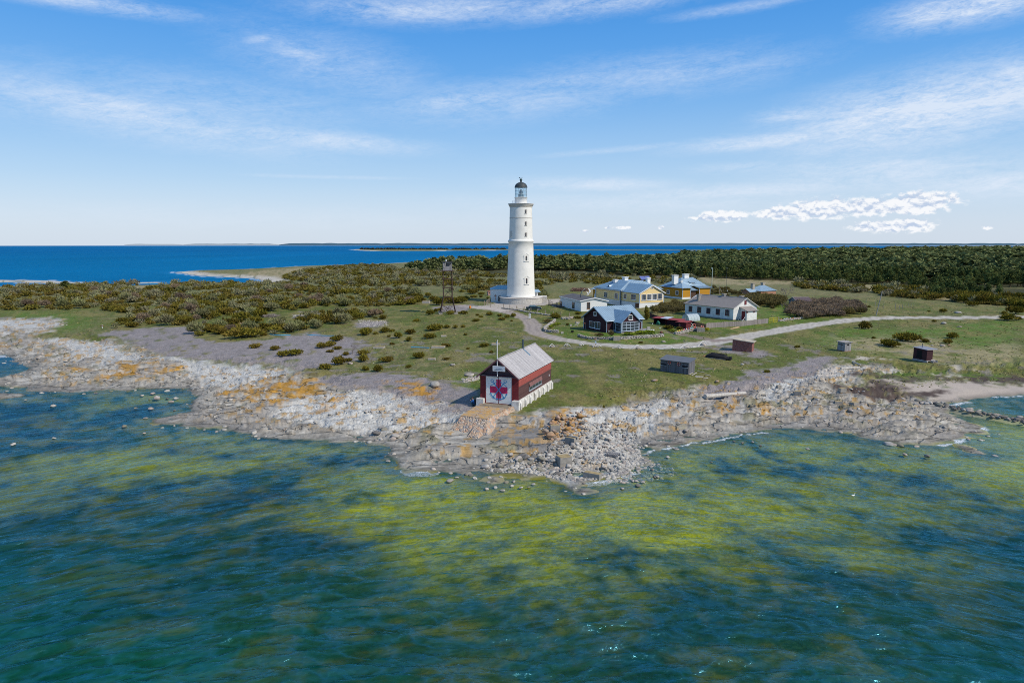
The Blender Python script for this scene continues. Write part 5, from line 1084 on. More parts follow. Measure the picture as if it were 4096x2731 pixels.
# ---- small brick cottage, far right
B = Bld('hip', 'brick_cottage', 'low brick cottage with pale blue hipped roof and two stone chimneys', 'house')
La, Lb, he, hr = 7.18, 5.34, 1.95, 3.6; M_BRK = cobble('orange brick', [(.42, .18, .10), (.36, .15, .085), (.46, .22, .13)], 3.5, (.40, .30, .23), .01, (1, 1, 2.4), .05)
B.box('wall', M_BRK, 0, La, 0, Lb, -.6, he)
for q, u in (([(-.3, -.3, he), (La + .3, -.3, he), (La - 2.4, Lb / 2, hr), (2.4, Lb / 2, hr)], (1, 0, 0)), ([(-.3, -.3, he), (-.3, Lb + .3, he), (2.4, Lb / 2, hr)], (0, 1, 0)), ([(La + .3, -.3, he), (La + .3, Lb + .3, he), (La - 2.4, Lb / 2, hr)], (0, 1, 0)), ([(-.3, Lb + .3, he), (La + .3, Lb + .3, he), (La - 2.4, Lb / 2, hr), (2.4, Lb / 2, hr)], (1, 0, 0))):
    m = MB(); slab(m, q, .06); seams(m, q, u, None, .5); m.build('roof', M_METAL, B.root)
m = MB(); m.prism([(-3.4, 1.6, -.6), (-3.4, 1.6, he - .2), (-3.4, 3.2, he + .65), (-3.4, 4.8, he - .2), (-3.4, 4.8, -.6)], (3.4, 0, 0)); m.build('wing', M_BRK, B.root)
m = MB(); [slab(m, [(-3.7, ya, he - .3), (1.2, ya, he - .3), (1.2, 3.2, he + .75), (-3.7, 3.2, he + .75)], .06) for ya in (1.3, 5.1)]; m.build('wing_roof', M_METAL, B.root)
M_TAN = mat('tan stone chimney', (.42, .37, .30), .9, .15); chim_px(B, 'rr', 655, 305, b=3.0, zb=1.9, w=1.0, d=.9, m_=M_TAN); chim_px(B, 'rr', 893, 292, b=3.6, zb=2.2, w=1.0, d=.9, m_=M_TAN)
# ---- grey barn
B = Bld('gray', 'grey_barn', 'small weathered grey barn with a dark felt roof and open doorway', 'barn')
La, Lb, he, hr = 4.5, 4.16, 1.35, 2.3
m = MB(); m.prism([(0, 0, -.4), (0, Lb, -.4), (0, Lb, he), (0, Lb / 2, hr - .06), (0, 0, he)], (La, 0, 0)); m.build('wall', M_GREYW, B.root)
m = MB(); [slab(m, [(-.2, ya, he - .08), (La + .2, ya, he - .08), (La + .2, Lb / 2, hr + .03), (-.2, Lb / 2, hr + .03)], .06) for ya in (-.2, Lb + .2)]; m.build('roof', mat('purple brown felt', (.115, .085, .095), .9, .15), B.root)
m = MB(); [m.prism([(-.23, ya, he - .05), (-.23, ya, he - .17), (-.23, Lb / 2, hr - .06), (-.23, Lb / 2, hr + .06)], (.03, 0, 0)) for ya in (-.2, Lb + .2)]; m.box(-.2, La + .2, Lb / 2 - .06, Lb / 2 + .06, hr + .03, hr + .07); m.build('barge_board', M_LWOOD, B.root)
m = MB(); m.box(-.04, .02, 1.7, 2.8, -.2, 1.2); m.build('doorway', M_BLACK, B.root)
# ---- shed with lifebuoys
B = Bld('shed', 'boat_shed', 'dark weathered board shed with a sloping grey felt roof and two life rings', 'shed')
La, Lb, he, hb, o = 1.83, 4.51, 1.68, 2.02, .17; M_SHW = siding('blue grey weathered boards', (.165, .165, .185), .17, True, .35, .45, (.10, .095, .105))
m = MB(); m.prism([(0, 0, -.3), (La, 0, -.3), (La, 0, hb), (0, 0, he)], (0, Lb, 0)); m.build('wall', M_SHW, B.root)
m = MB(); slab(m, [(-o, -o, he + .03), (La + o, -o, hb + .12), (La + o, Lb + o, hb + .12), (-o, Lb + o, he + .03)], .06); m.build('roof', mat('slate grey felt', (.135, .15, .175), .9, .06, 1.5, .15), B.root)
M_LG = mat('pale grey trim', (.42, .45, .48), .7)
for tl, br in (((262, 722), (385, 772)), ((760, 776), (885, 830))):
    u0, h0 = B.on('a', -.01, 'sh', *tl); u1, h1_ = B.on('a', -.01, 'sh', *br); m = MB(); m.obox((-.02, u1, h1_), (0, 1, 0), (1, 0, 0), u0 - u1, .06, h0 - h1_); f = m.build('opening', M_BLACK, B.root); m = MB(); m.obox((-.09, u1 - .05, h1_ - .07), (0, 1, 0), (1, 0, 0), u0 - u1 + .1, .08, .06); m.build('sill', M_LG, f)
def torus(m, c, R_, r, ax, n=20, k=8, part=None):
    ax = np.array(ax, float); ax /= np.linalg.norm(ax); u = np.cross(ax, (0, 0, 1)); u /= np.linalg.norm(u) + 1e-9; w = np.cross(ax, u)
    a0, a1 = part or (0, 2 * PI); full = part is None; N = n if full else n + 1; vs = []
    for i in range(N):
        t = a0 + (a1 - a0) * i / n; d = math.cos(t) * u + math.sin(t) * w
        for j in range(k): s = 2 * PI * j / k; vs.append(np.array(c) + d * (R_ + r * math.cos(s)) + ax * r * math.sin(s))
    fs = [(i * k + j, ((i + 1) % N) * k + j, ((i + 1) % N) * k + (j + 1) % k, i * k + (j + 1) % k) for i in range(N if full else n) for j in range(k)]; m.add(vs, fs)
M_BUOY = mat('orange life ring', (.62, .07, .035), .5, .08, 4, 0); M_RW = mat('white band', (.7, .66, .62), .6, .05, 4, 0)
def lifering(loc, ax, R_, r, label, m_=M_BUOY, grp='life rings'):
    o = empty('life_ring', loc, 0, label, 'life ring', grp); m = MB(); torus(m, (0, 0, 0), R_, r, ax); m.build('ring', m_, o, True)
    m = MB(); [torus(m, (0, 0, 0), R_, r * 1.08, ax, 3, 8, (t, t + .35)) for t in (.4, 1.97, 3.54, 5.11)]; m.build('band', M_RW, o); return o
for (xy, lb) in (((452, 708), 'orange life ring hanging nearer the left window of the grey shed'), ((672, 740), 'orange life ring hanging nearer the right window of the grey shed')):
    u, h = B.on('a', -.1, 'sh', *xy); lifering((B.x - .08 * B.c - u * B.s, B.y - .08 * B.s + u * B.c, B.z + h), (B.c, B.s, 0), .215, .05, lb)
# ---- dark red cabin
B = Bld('cabin', 'red_cabin', 'dark red brown cabin on skids with an open porch, steps and stove pipe', 'cabin')
La, Lb, he = 1.86, 2.53, 1.95; zf = .22; M_CAB = siding('dark oxblood boards', (.060, .020, .026), .12, False, .5, .3, (.04, .014, .018)); M_SK = mat('pale skid timber', (.46, .43, .42), .8)
m = MB(); m.box(0, .06, 0, Lb, zf, he).box(.06, La, Lb - .05, Lb, zf, he).box(.06, La, .55, .6, zf, he).box(.06, .95, 0, .05, zf, he).box(La - .06, La, .6, Lb - .05, zf, he); m.build('wall', M_CAB, B.root)
m = MB(); m.box(0, La, -.05, Lb, zf - .08, zf); m.build('floor_frame', M_SK, B.root); m = MB(); m.box(.1, .25, -.1, Lb + .2, -.1, zf - .08).box(La - .25, La - .1, -.1, Lb + .2, -.1, zf - .08); m.build('skid', M_SK, B.root)
m = MB(); slab(m, [(-.12, -.12, he + .02), (La + .12, -.12, he + .10), (La + .12, Lb + .12, he + .22), (-.12, Lb + .12, he + .14)], .07); m.build('roof', mat('grey violet felt', (.27, .28, .33), .8, .1), B.root)
m = MB(); m.box(-.14, La + .14, -.15, -.11, he - .03, he + .08); m.build('eaves_board', M_SK, B.root)
m = MB(); m.box(.98, 1.30, .50, .55, zf, he - .15); m.build('doorway', M_BLACK, B.root); m = MB(); m.box(.92, .98, .48, .56, zf, he - .1).box(1.30, 1.36, .48, .56, zf, he - .1).box(.98, 1.30, .48, .56, he - .16, he - .1); m.build('door_frame', M_SK, B.root)
m = MB(); m.box(-.02, .0, .9, 1.9, zf + .2, he - .25); m.build('dark_panel', M_BLACK, B.root)
m = MB(); m.box(.9, 1.7, -.3, -.1, .05, .10).box(.9, 1.7, -.5, -.32, -.08, -.03).box(.86, .9, -.55, -.05, -.12, .2).box(1.7, 1.74, -.55, -.05, -.12, .2); m.build('steps', M_SK, B.root)
m = MB(); m.tube((.9, Lb * .7, he), (.9, Lb * .7, he + .75), .05, .05, 8).build('stove_pipe', M_DARKM, B.root)
# ---- hide hut
B = Bld('hut', 'lookout_hut', 'small grey board lookout hut with slit windows and rusty base', 'hut')
La, Lb, he = 1.3, 1.76, 1.55
m = MB(); m.box(0, La, 0, Lb, .08, he); m.build('wall', siding('silvery hut boards', (.36, .345, .35), .18, True, .5, .35, (.22, .21, .22)), B.root)
m = MB(); m.box(-.03, La + .03, -.04, Lb + .03, -.2, .08); m.build('base', mat('rusty orange base', (.34, .10, .035), .9, .3), B.root)
m = MB(); slab(m, [(-.16, -.18, he + .04), (La + .2, -.18, he + .10), (La + .2, Lb + .16, he + .16), (-.16, Lb + .16, he + .10)], .06); m.build('roof', mat('grey brown hut roof', (.36, .33, .31), .9, .15), B.root)
for ax, c_, tl, br in (('a', -.01, (715, 710), (935, 790)), ('b', -.01, (1165, 735), (1262, 805))):
    u0, h0 = B.on(ax, c_, 'hu', *tl); u1, h1_ = B.on(ax, c_, 'hu', *br); u0, u1 = min(u0, u1), max(u0, u1); m = MB()
    if ax == 'a': m.box(-.03, .01, u0, u1, h1_, h0)
    else: m.box(u0, u1, -.03, .01, h1_, h0)
    m.build('slit_window', M_BLACK, B.root)
# ---- brick store
x, y, z = P('bk', 1790, 1170); x2, y2, _ = P('bk', 480, 1065); tb = math.degrees(math.atan2(y2 - y, x2 - x)) - 90; Lb = math.hypot(x2 - x, y2 - y)
BLD['brick'] = (x, y, tb, z); B = Bld('brick', 'brick_store', 'square red brick store with a flat pale stone slab roof', 'store')
M_RBK = cobble('worn red brick', [(.26, .060, .045), (.20, .048, .040), (.30, .095, .075), (.22, .09, .08), (.17, .045, .04)], 4.5, (.28, .17, .15), .01, (1, 1, 2.2), .06)
_, ht_ = B.on('a', 0, 'bk', 1800, 520); _, ht2 = B.on('a', 0, 'bk', 490, 300)
m = MB(); m.prism([(0, 0, -.3), (0, Lb, -.3), (0, Lb, ht2), (0, 0, ht_)], (2.4, 0, 0)); m.build('wall', M_RBK, B.root)
m = MB(); m.prism([(-.12, -.3, ht_), (-.12, Lb + .08, ht2 + .02), (2.5, Lb + .08, ht2 + .02), (2.5, -.3, ht_)], (0, 0, .10)); m.build('roof_slab', mat('buff roof slab', (.50, .44, .35), .9, .2, 1.5, .3), B.root)
m = MB(); m.box(-.05, 2.45, -.04, Lb + .02, -.3, .05); m.build('base', M_CONC, B.root); m = MB(); m.box(-.06, -.0, .95, 1.15, .02, .16); m.build('vent', M_BLACK, B.root)
# ---- polytunnel greenhouse
B = Bld('green', 'greenhouse', 'small arched polycarbonate greenhouse in front of the long white house', 'greenhouse')
L_g, W_g = 3.4, 2.58; gm_ = NT('clear ribbed sheet'); c_ = gm_.n('BsdfPrincipled', i_Roughness=.22); c_.inputs['Base Color'].default_value = (.60, .68, .72, 1); t_ = gm_.n('BsdfTransparent'); mx_ = gm_.n('MixShader', i_0=.68); gm_.l(t_.outputs[0], mx_.inputs[1]); gm_.l(c_.outputs[0], mx_.inputs[2]); gm_.l(mx_.outputs[0], gm_.out.inputs[0])
arc = [(W_g / 2 - W_g / 2 * math.cos(t), W_g * .62 * math.sin(t)) for t in np.linspace(0, PI, 15)]
m = MB(); [m.add([(0, a[0], a[1]), (L_g, a[0], a[1]), (L_g, b[0], b[1]), (0, b[0], b[1])], [(0, 1, 2, 3)]) for a, b in zip(arc, arc[1:])]; m.add([(0, *p) for p in arc], [tuple(range(len(arc)))]); m.add([(L_g, *p) for p in arc], [tuple(range(len(arc)))]); m.build('cover', gm_.m, B.root)
m = MB(); [m.path([(k, *p) for p in arc], .025, 4) for k in np.linspace(0, L_g, 5)]; m.tube((-.02, W_g * .35, 0), (-.02, W_g * .35, 1.35), .03).tube((-.02, W_g * .65, 0), (-.02, W_g * .65, 1.35), .03).tube((-.02, W_g * .35, 1.35), (-.02, W_g * .65, 1.35), .03).tube((-.02, W_g * .35, .9), (-.02, W_g * .65, .9), .02); m.build('frame', mat('grey frame tube', (.25, .28, .30), .5), B.root)

# ================================================================ vegetation
def leafcloud(seed, n, rx, ry, h, leaf, lobes=7, base=.05, core=.62, up=.5, shape='mound', asp=1.6):
    """many small leaf faces spread through lobes, over a darker ragged heart"""
    r = np.random.RandomState(seed); L = []
    for i in range(lobes):
        a = r.rand() * 2 * PI; q = math.sqrt(r.rand())
        if shape == 'mound': c = (q * .62 * rx * math.cos(a), q * .62 * ry * math.sin(a), h * (base + .28 + .30 * r.rand() * (1 - q * .7))); w = .42 + .22 * r.rand(); L.append((c, (rx * w, ry * w, h * (.30 + .20 * r.rand()))))
        elif shape == 'pine':
            t = (i + r.rand() * .6) / lobes; k = (1 - t) ** .75 * .9 + .12
            c = (q * .62 * rx * k * math.cos(a), q * .62 * ry * k * math.sin(a), h * (.24 + .70 * t)); w = (.30 + .20 * r.rand()) * (k + .25); L.append((c, (rx * w, ry * w, h * (.08 + .06 * r.rand()))))
        elif shape == 'upright':
            t = i / lobes; k = math.sin(PI * min(1, .25 + .72 * t)) ; c = (q * .3 * rx * math.cos(a), q * .3 * ry * math.sin(a), h * (.12 + .8 * t)); L.append((c, (rx * .55 * k + .05, ry * .55 * k + .05, h * .16)))
    V = []; T = []
    for (c, s) in L:       # heart
        k = len(V); m = 6; ring = []
        for j, (zz, rr) in enumerate(((-.8, .5), (-.1, .95), (.6, .7))):
            for i in range(m): a = 2 * PI * i / m + j * .5; q = core * (.8 + .35 * r.rand()); V.append((c[0] + s[0] * rr * q * math.cos(a), c[1] + s[1] * rr * q * math.sin(a), max(0, c[2] + s[2] * zz * core)))
        V.append((c[0], c[1], max(0, c[2] - s[2] * core))); V.append((c[0], c[1], c[2] + s[2] * core))
        for j in range(2):
            for i in range(m): a, b = k + j * m + i, k + j * m + (i + 1) % m; T += [(a, b, b + m), (a, b + m, a + m)]
        for i in range(m): T += [(k + 3 * m, k + (i + 1) % m, k + i), (k + 3 * m + 1, k + 2 * m + i, k + 2 * m + (i + 1) % m)]
    li = r.randint(0, len(L), n); C = np.array([L[i][0] for i in li]); S = np.array([L[i][1] for i in li])
    d = r.normal(size=(n, 3)); d[:, 2] = np.abs(d[:, 2]) * 1.1 - .25; d /= np.linalg.norm(d, axis=1)[:, None]
    Pp = C + d * S * (.72 + .40 * r.rand(n)[:, None]); Pp[:, 2] = np.maximum(Pp[:, 2], .03)
    ax = d + r.normal(size=(n, 3)) * .55; ax[:, 2] += up; ax /= np.linalg.norm(ax, axis=1)[:, None]
    sd_ = np.cross(ax, r.normal(size=(n, 3))); sd_ /= np.linalg.norm(sd_, axis=1)[:, None]
    sz = leaf * (.6 + .8 * r.rand(n))[:, None]; k = len(V)
    A = Pp - sd_ * sz * .5; Bq = Pp + sd_ * sz * .5; Cq = Pp + ax * sz * asp
    V = np.concatenate([np.array(V).reshape(-1, 3), np.stack([A, Bq, Cq], 1).reshape(-1, 3)]); T = np.concatenate([np.array(T).reshape(-1, 3), k + np.arange(3 * n).reshape(-1, 3)])
    return V, T
def foliage_mat(name, cols, rand=.2, height=1.6, ns=1.2, dark=.35):
    s = NT(name); g = s.n('NewGeometry'); tc = s.n('TexCoord'); sp = s.n('SeparateXYZ'); s.l(tc.outputs['Object'], sp.inputs[0])
    n = s.noise(g.outputs['Position'], ns, 3, .6); n2 = s.noise(g.outputs['Position'], .18, 3, .6); n3 = s.noise(g.outputs['Position'], 6.0, 2, .6)
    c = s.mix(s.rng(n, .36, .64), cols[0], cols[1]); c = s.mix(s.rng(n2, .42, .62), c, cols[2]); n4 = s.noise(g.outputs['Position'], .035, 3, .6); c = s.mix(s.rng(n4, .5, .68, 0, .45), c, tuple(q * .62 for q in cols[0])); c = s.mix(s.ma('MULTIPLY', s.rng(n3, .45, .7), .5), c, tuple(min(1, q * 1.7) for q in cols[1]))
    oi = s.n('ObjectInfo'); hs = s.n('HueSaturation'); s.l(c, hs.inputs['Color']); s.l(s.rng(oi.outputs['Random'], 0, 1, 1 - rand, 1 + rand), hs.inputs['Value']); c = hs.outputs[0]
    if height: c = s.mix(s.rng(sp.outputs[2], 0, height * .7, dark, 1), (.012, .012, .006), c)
    b = s.n('BsdfDiffuse'); s.l(c, b.inputs[0]); t = s.n('BsdfTranslucent'); s.l(c, t.inputs[0]); m = s.n('MixShader', i_0=.16); s.l(b.outputs[0], m.inputs[1]); s.l(t.outputs[0], m.inputs[2]); s.l(m.outputs[0], s.out.inputs[0]); return s.m
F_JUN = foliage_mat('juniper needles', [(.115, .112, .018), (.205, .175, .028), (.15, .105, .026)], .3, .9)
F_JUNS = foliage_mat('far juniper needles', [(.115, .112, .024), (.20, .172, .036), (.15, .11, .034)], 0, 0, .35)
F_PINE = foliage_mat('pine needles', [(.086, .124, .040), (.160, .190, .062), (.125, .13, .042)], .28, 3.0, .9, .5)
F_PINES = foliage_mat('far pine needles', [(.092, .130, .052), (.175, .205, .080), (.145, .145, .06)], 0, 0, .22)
F_PALE = foliage_mat('pale budding twigs', [(.20, .215, .085), (.27, .27, .12), (.19, .165, .10)], .2, 1.5)
F_BROWN = foliage_mat('brown leafless twigs', [(.20, .145, .10), (.27, .20, .125), (.17, .13, .10)], .25, 1.1)
F_OLIVE = foliage_mat('olive budding twigs', [(.17, .135, .045), (.21, .17, .06), (.13, .11, .055)], .15, 2)
F_LIME = foliage_mat('bright garden leaves', [(.17, .24, .02), (.27, .33, .03), (.20, .22, .04)], .15, .5)
F_YEL = foliage_mat('yellow blossom', [(.45, .40, .02), (.55, .50, .03), (.20, .22, .04)], .1, .5)
M_TRUNK = mat('pine bark', (.19, .115, .07), .95, .2, 2)
M_BARK = mat('grey bark', (.17, .145, .125), .95, .2, 2)
def mk_plant(name, V, T, m, label, cat, trunk=None, part='foliage'):
    o = bpy.data.objects.new(name, None); COL.objects.link(o); tag(o, label, cat)
    link(part, npmesh(part, V, T, m), o)
    if trunk: trunk.build('trunk', M_TRUNK if name == 'pine_tree' else M_BARK, o)
    return o
def stem_mb(h, r):
    m = MB(); m.tube((0, 0, -.2), (0, 0, h), r, r * .5, 6); return m
# prototypes (moved to their first place, then copied)
JV = [leafcloud(20 + i, 520, 1 + .25 * (i % 3), .85 + .1 * (i % 2), .95 + .15 * (i % 4), .17, 6 + i, core=.5, up=.9, asp=2.1) for i in range(7)]
PV = [leafcloud(60 + i, 640, 2.1, 2.1, 4.8, .38, 16, core=.66, up=.25, shape='pine', asp=1.1) for i in range(5)]
JP = [leafcloud(20 + i, 120, 1, .95, 1.15, .32, 6) for i in range(5)]
PP = [leafcloud(60 + i, 120, 2.1, 2.1, 4.8, .75, 9, core=.85, up=.25, shape='pine', asp=1.0) for i in range(5)]
DV = [leafcloud(90 + i, 650, 1, .95, 1.5, .10, 9, core=.35, up=.8, asp=3.2) for i in range(3)]
UV_ = [leafcloud(95, 420, .7, .7, 2.2, .17, 8, shape='upright', up=1.2)]
class Kind:
    def __init__(s, name, protos, cat): s.name = name; s.p = protos; s.used = [False] * len(protos); s.cat = cat
    def place(s, x, y, z, sx, sz, label, group):
        i = rnd.randrange(len(s.p)); p = s.p[i]; rz = rnd.uniform(0, 360)
        o = p if not s.used[i] else dup(p, (x, y, z)); s.used[i] = True
        o.location = (x, y, z); o.rotation_euler = (0, 0, R(rz)); o.scale = (sx, sx * rnd.uniform(.85, 1.1), sz); o['label'] = label; o['category'] = s.cat
        if group: o['group'] = group
        return o
def kind_of(name, VT, m, cat, trunk=None, part='foliage'):
    return Kind(name, [mk_plant(name, V, T, m, 'x', cat, trunk() if trunk else None, part) for V, T in VT], cat)
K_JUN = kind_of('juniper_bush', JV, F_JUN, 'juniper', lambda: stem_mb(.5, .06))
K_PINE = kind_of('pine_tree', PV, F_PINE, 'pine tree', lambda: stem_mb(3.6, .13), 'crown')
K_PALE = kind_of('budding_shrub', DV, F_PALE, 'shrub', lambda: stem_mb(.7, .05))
K_BROWN = kind_of('leafless_shrub', DV[:2], F_BROWN, 'shrub', lambda: stem_mb(.7, .05))
K_OLIVE = kind_of('olive_shrub', DV[:2], F_OLIVE, 'shrub', lambda: stem_mb(.7, .05))
K_UP = kind_of('upright_juniper', UV_, F_JUN, 'juniper', lambda: stem_mb(.6, .06))
K_LIME = kind_of('garden_plant', [leafcloud(97, 260, .6, .6, .55, .12, 6, core=.5, up=1)], F_LIME, 'garden plant')
K_YEL = kind_of('yellow_flowering_bush', [leafcloud(98, 200, .4, .4, .7, .10, 5, core=.5)], F_YEL, 'bush')
def scatter(pl, cell, jit=.9, seed=1, thr=None, ns=.06, reg=None):
    P_ = np.array(pl); x0, y0 = P_.min(0); x1, y1 = P_.max(0); r = np.random.RandomState(seed)
    xs, ys = np.meshgrid(np.arange(x0, x1, cell), np.arange(y0, y1, cell)); xs = xs.ravel() + (r.rand(xs.size) - .5) * cell * jit; ys = ys.ravel() + (r.rand(ys.size) - .5) * cell * jit
    k = sdpoly(pl, xs, ys) > 0; xs, ys = xs[k], ys[k]
    if thr is not None: k = fbm(xs * ns, ys * ns, 4, seed * 3.3) + (r.rand(len(xs)) - .5) * .12 > thr; xs, ys = xs[k], ys[k]
    k = np.abs(xs / ys) < .80; xs, ys = xs[k], ys[k]
    zs = H(xs, ys) if len(xs) else xs; k = zs > .6; return xs[k], ys[k], zs[k], r
def clear(xs, ys, lim=1.6):
    ok = sdline(Z_ROAD, xs, ys) > 2.6 + lim * .3
    for (a, b, rr, _) in PADS: ok &= np.hypot(xs - a, ys - b) > rr * .95
    return ok
def merge(name, VT, m, xs, ys, zs, sx, sz, seed, label, cat='scrub', smin=.8, smax=1.25):
    r = np.random.RandomState(seed); Vs = []; Ts = []; k = 0
    pick = r.randint(0, len(VT), len(xs))
    for i in range(len(VT)):
        idx_ = np.where(pick == i)[0]
        if not len(idx_): continue
        V, T = VT[i]; a = r.rand(len(idx_)) * 2 * PI; s = np.asarray(sx)[idx_] * (smin + (smax - smin) * r.rand(len(idx_))); t = np.asarray(sz)[idx_] * (smin + (smax - smin) * r.rand(len(idx_)))
        X = xs[idx_][:, None] + s[:, None] * (np.cos(a)[:, None] * V[None, :, 0] - np.sin(a)[:, None] * V[None, :, 1]); Y = ys[idx_][:, None] + s[:, None] * (np.sin(a)[:, None] * V[None, :, 0] + np.cos(a)[:, None] * V[None, :, 1]); Z = zs[idx_][:, None] - .05 + t[:, None] * V[None, :, 2]
        Vs.append(np.stack([X, Y, Z], -1).reshape(-1, 3)); Ts.append((T[None] + (np.arange(len(idx_)) * len(V))[:, None, None] + k).reshape(-1, 3)); k += len(idx_) * len(V)
    o = link(name, npmesh(name, np.concatenate(Vs), np.concatenate(Ts), m)); tag(o, label, cat, kind='stuff'); return o

# junipers seen singly (picture crop, base x, base y, width in crop pixels)
SOLO = [('lf', *q) for q in ((1205, 190, 110), (1290, 185, 50), (1370, 168, 70), (1430, 162, 55), (1590, 182, 90), (1480, 220, 75), (1402, 208, 34), (1575, 244, 70), (1425, 274, 50), (1795, 150, 125), (1895, 132, 58), (1970, 134, 46), (2035, 128, 50),
    (2055, 193, 36), (1755, 222, 110), (1890, 292, 66), (2218, 290, 66), (2277, 343, 42), (2078, 312, 30), (1655, 390, 84), (1570, 468, 52), (1895, 404, 42), (605, 365, 100), (500, 372, 100), (430, 318, 82), (255, 302, 76), (333, 197, 42), (388, 130, 50), (434, 110, 50),
    (550, 172, 70), (180, 212, 190), (40, 198, 80), (970, 445, 110), (1050, 418, 70), (1190, 418, 90), (860, 484, 90), (1385, 424, 90), (1312, 504, 90), (1200, 494, 60), (960, 243, 100), (900, 288, 90), (820, 302, 80), (960, 314, 60), (905, 338, 60), (1185, 360, 80),
    (1037, 362, 54), (1105, 62, 40), (1165, 52, 36), (1290, 52, 34), (1352, 54, 66), (1637, 78, 44), (2147, 74, 54), (2190, 42, 38), (2262, 22, 54), (735, 572, 44), (150, 60, 140), (260, 90, 120), (60, 120, 120), (300, 40, 120), (700, 40, 90), (760, 85, 120), (640, 90, 110))]
SOLO += [('tw', *q) for q in ((285, 1015, 130), (370, 965, 80), (590, 1012, 100), (805, 1002, 100), (740, 992, 60), (985, 1118, 80), (1075, 1058, 56), (1018, 1028, 56), (1210, 1018, 90), (1375, 1038, 70), (1485, 1060, 90), (1585, 1048, 90), (1400, 1098, 80), (1552, 1118, 44),
    (60, 1118, 84), (420, 860, 200), (330, 800, 170), (700, 830, 220), (800, 790, 150), (560, 820, 160), (940, 690, 150), (1080, 700, 90), (1180, 760, 60), (960, 745, 90), (1070, 740, 60), (1290, 690, 100), (60, 750, 140), (240, 720, 110), (430, 950, 90))]
SOLO += [('m', *q) for q in ((980, 692, 210), (1515, 660, 104), (750, 752, 160), (575, 662, 40), (475, 548, 116), (1285, 464, 40), (1395, 348, 86), (1230, 346, 26), (1742, 276, 110), (2250, 372, 160), (2120, 374, 56), (2172, 448, 130), (2285, 442, 66), (515, 292, 38), (2310, 312, 36),
    (1440, 722, 80), (1185, 702, 70), (2350, 296, 50))]
SOLO += [('r', 145, 1158, 50), ('r', 405, 943, 44), ('lt', 1925, 1015, 190), ('lt', 60, 1060, 90), ('yh', 60, 835, 110), ('gh', 750, 612, 330), ('gh', 1085, 612, 170), ('dg', 290, 52, 150), ('dg', 690, 60, 110), ('dg', 1765, 480, 66), ('dg', 510, 172, 50), ('pl', 1270, 40, 30)]
for z in sorted({q[0] for q in SOLO}):
    it = [q for q in SOLO if q[0] == z]; xs, ys, zs = gps(z, [(q[1], q[2]) for q in it])
    for q, x, y, zz in zip(it, xs, ys, zs):
        w = q[3] / ZM[z][2] / F * math.hypot(x, y) * .5
        lab = {'lf': 'olive juniper bush standing alone in the turf left of the boathouse', 'tw': 'olive juniper bush near the rusty watchtower', 'm': 'dark juniper bush on the open meadow at the far right', 'r': 'small juniper bush on the grass between the sheds'}.get(z, 'dark juniper bush beside the cottages and their garden walls')
        K_JUN.place(x, y, zz - .08, w * rnd.uniform(.85, 1.1), max(.35, min(1.6, w * rnd.uniform(.75, 1.15))), lab, 'junipers ' + {'lf': 'left of the boathouse', 'tw': 'around the watchtower', 'm': 'on the right meadow', 'r': 'between the sheds'}.get(z, 'by the cottages'))
K_UP.place(*P('yh', 1350, 842), .95, 1.0, 'upright dark juniper behind the dark red cottage', None); K_UP.place(*P('gh', 55, 318), 1.1, 1.2, 'upright juniper at the end of the dark plank fence', None)
SCRUB_L = poly([(-60, 668), (0, 664), (150, 657), (350, 656), (480, 651), (560, 653), (640, 651), (700, 657), (800, 664), (960, 668), (975, 690), (950, 700), (900, 718), (880, 728), (760, 748), (700, 762), (620, 770), (520, 776), (430, 768), (450, 752), (350, 746), (242, 757), (270, 740), (330, 722), (240, 713), (0, 713), (-60, 713)])
SCRUB_M = poly([(640, 640), (700, 622), (800, 612), (880, 610), (1000, 620), (1160, 630), (1500, 634), (1610, 640), (1560, 655), (1480, 650), (1400, 655), (1290, 648), (1250, 660), (1250, 690), (1170, 676), (1120, 668), (1050, 672), (960, 664), (800, 662), (720, 652)])
HEDGES = [poly(p) for p in ([(1828, 650), (1880, 652), (1985, 664), (1990, 674), (1900, 668), (1828, 661)], [(2010, 668), (2050, 662), (2100, 668), (2165, 680), (2168, 692), (2100, 686), (2020, 680)], [(2185, 684), (2270, 684), (2360, 692), (2440, 700), (2440, 712), (2352, 706), (2270, 700), (2185, 692)])]
allj = []
for pl, cell, thr, ns, sc in ((SCRUB_L, 3.0, .455, .07, 1.3), (SCRUB_M, 4.2, .43, .035, 1.5), (HEDGES[0], 2.6, None, 1, 1.5), (HEDGES[1], 2.6, None, 1, 1.7), (HEDGES[2], 2.4, None, 1, 1.8)):
    xs, ys, zs, r = scatter(pl, cell, seed=len(allj) + 3, thr=thr, ns=ns); k = clear(xs, ys); xs, ys, zs = xs[k], ys[k], zs[k]
    allj.append((xs, ys, zs, sc * (.55 + .75 * r.rand(len(xs)) ** 1.3), np.full(len(xs), len(allj))))
J = [np.concatenate([a[i] for a in allj]) for i in range(5)]
order = np.argsort(np.hypot(J[0], J[1]) / J[3])
npale = 0; singles = []; rest = []
names_ = ['in the dense scrub at the left', 'in the open scrub behind the lighthouse', 'in the dark hedge right of the bare tree', 'in the dark hedge right of the bare tree', 'along the forest edge at the far right']
budget = {'j': 185, 'p': 60, 'b': 30}
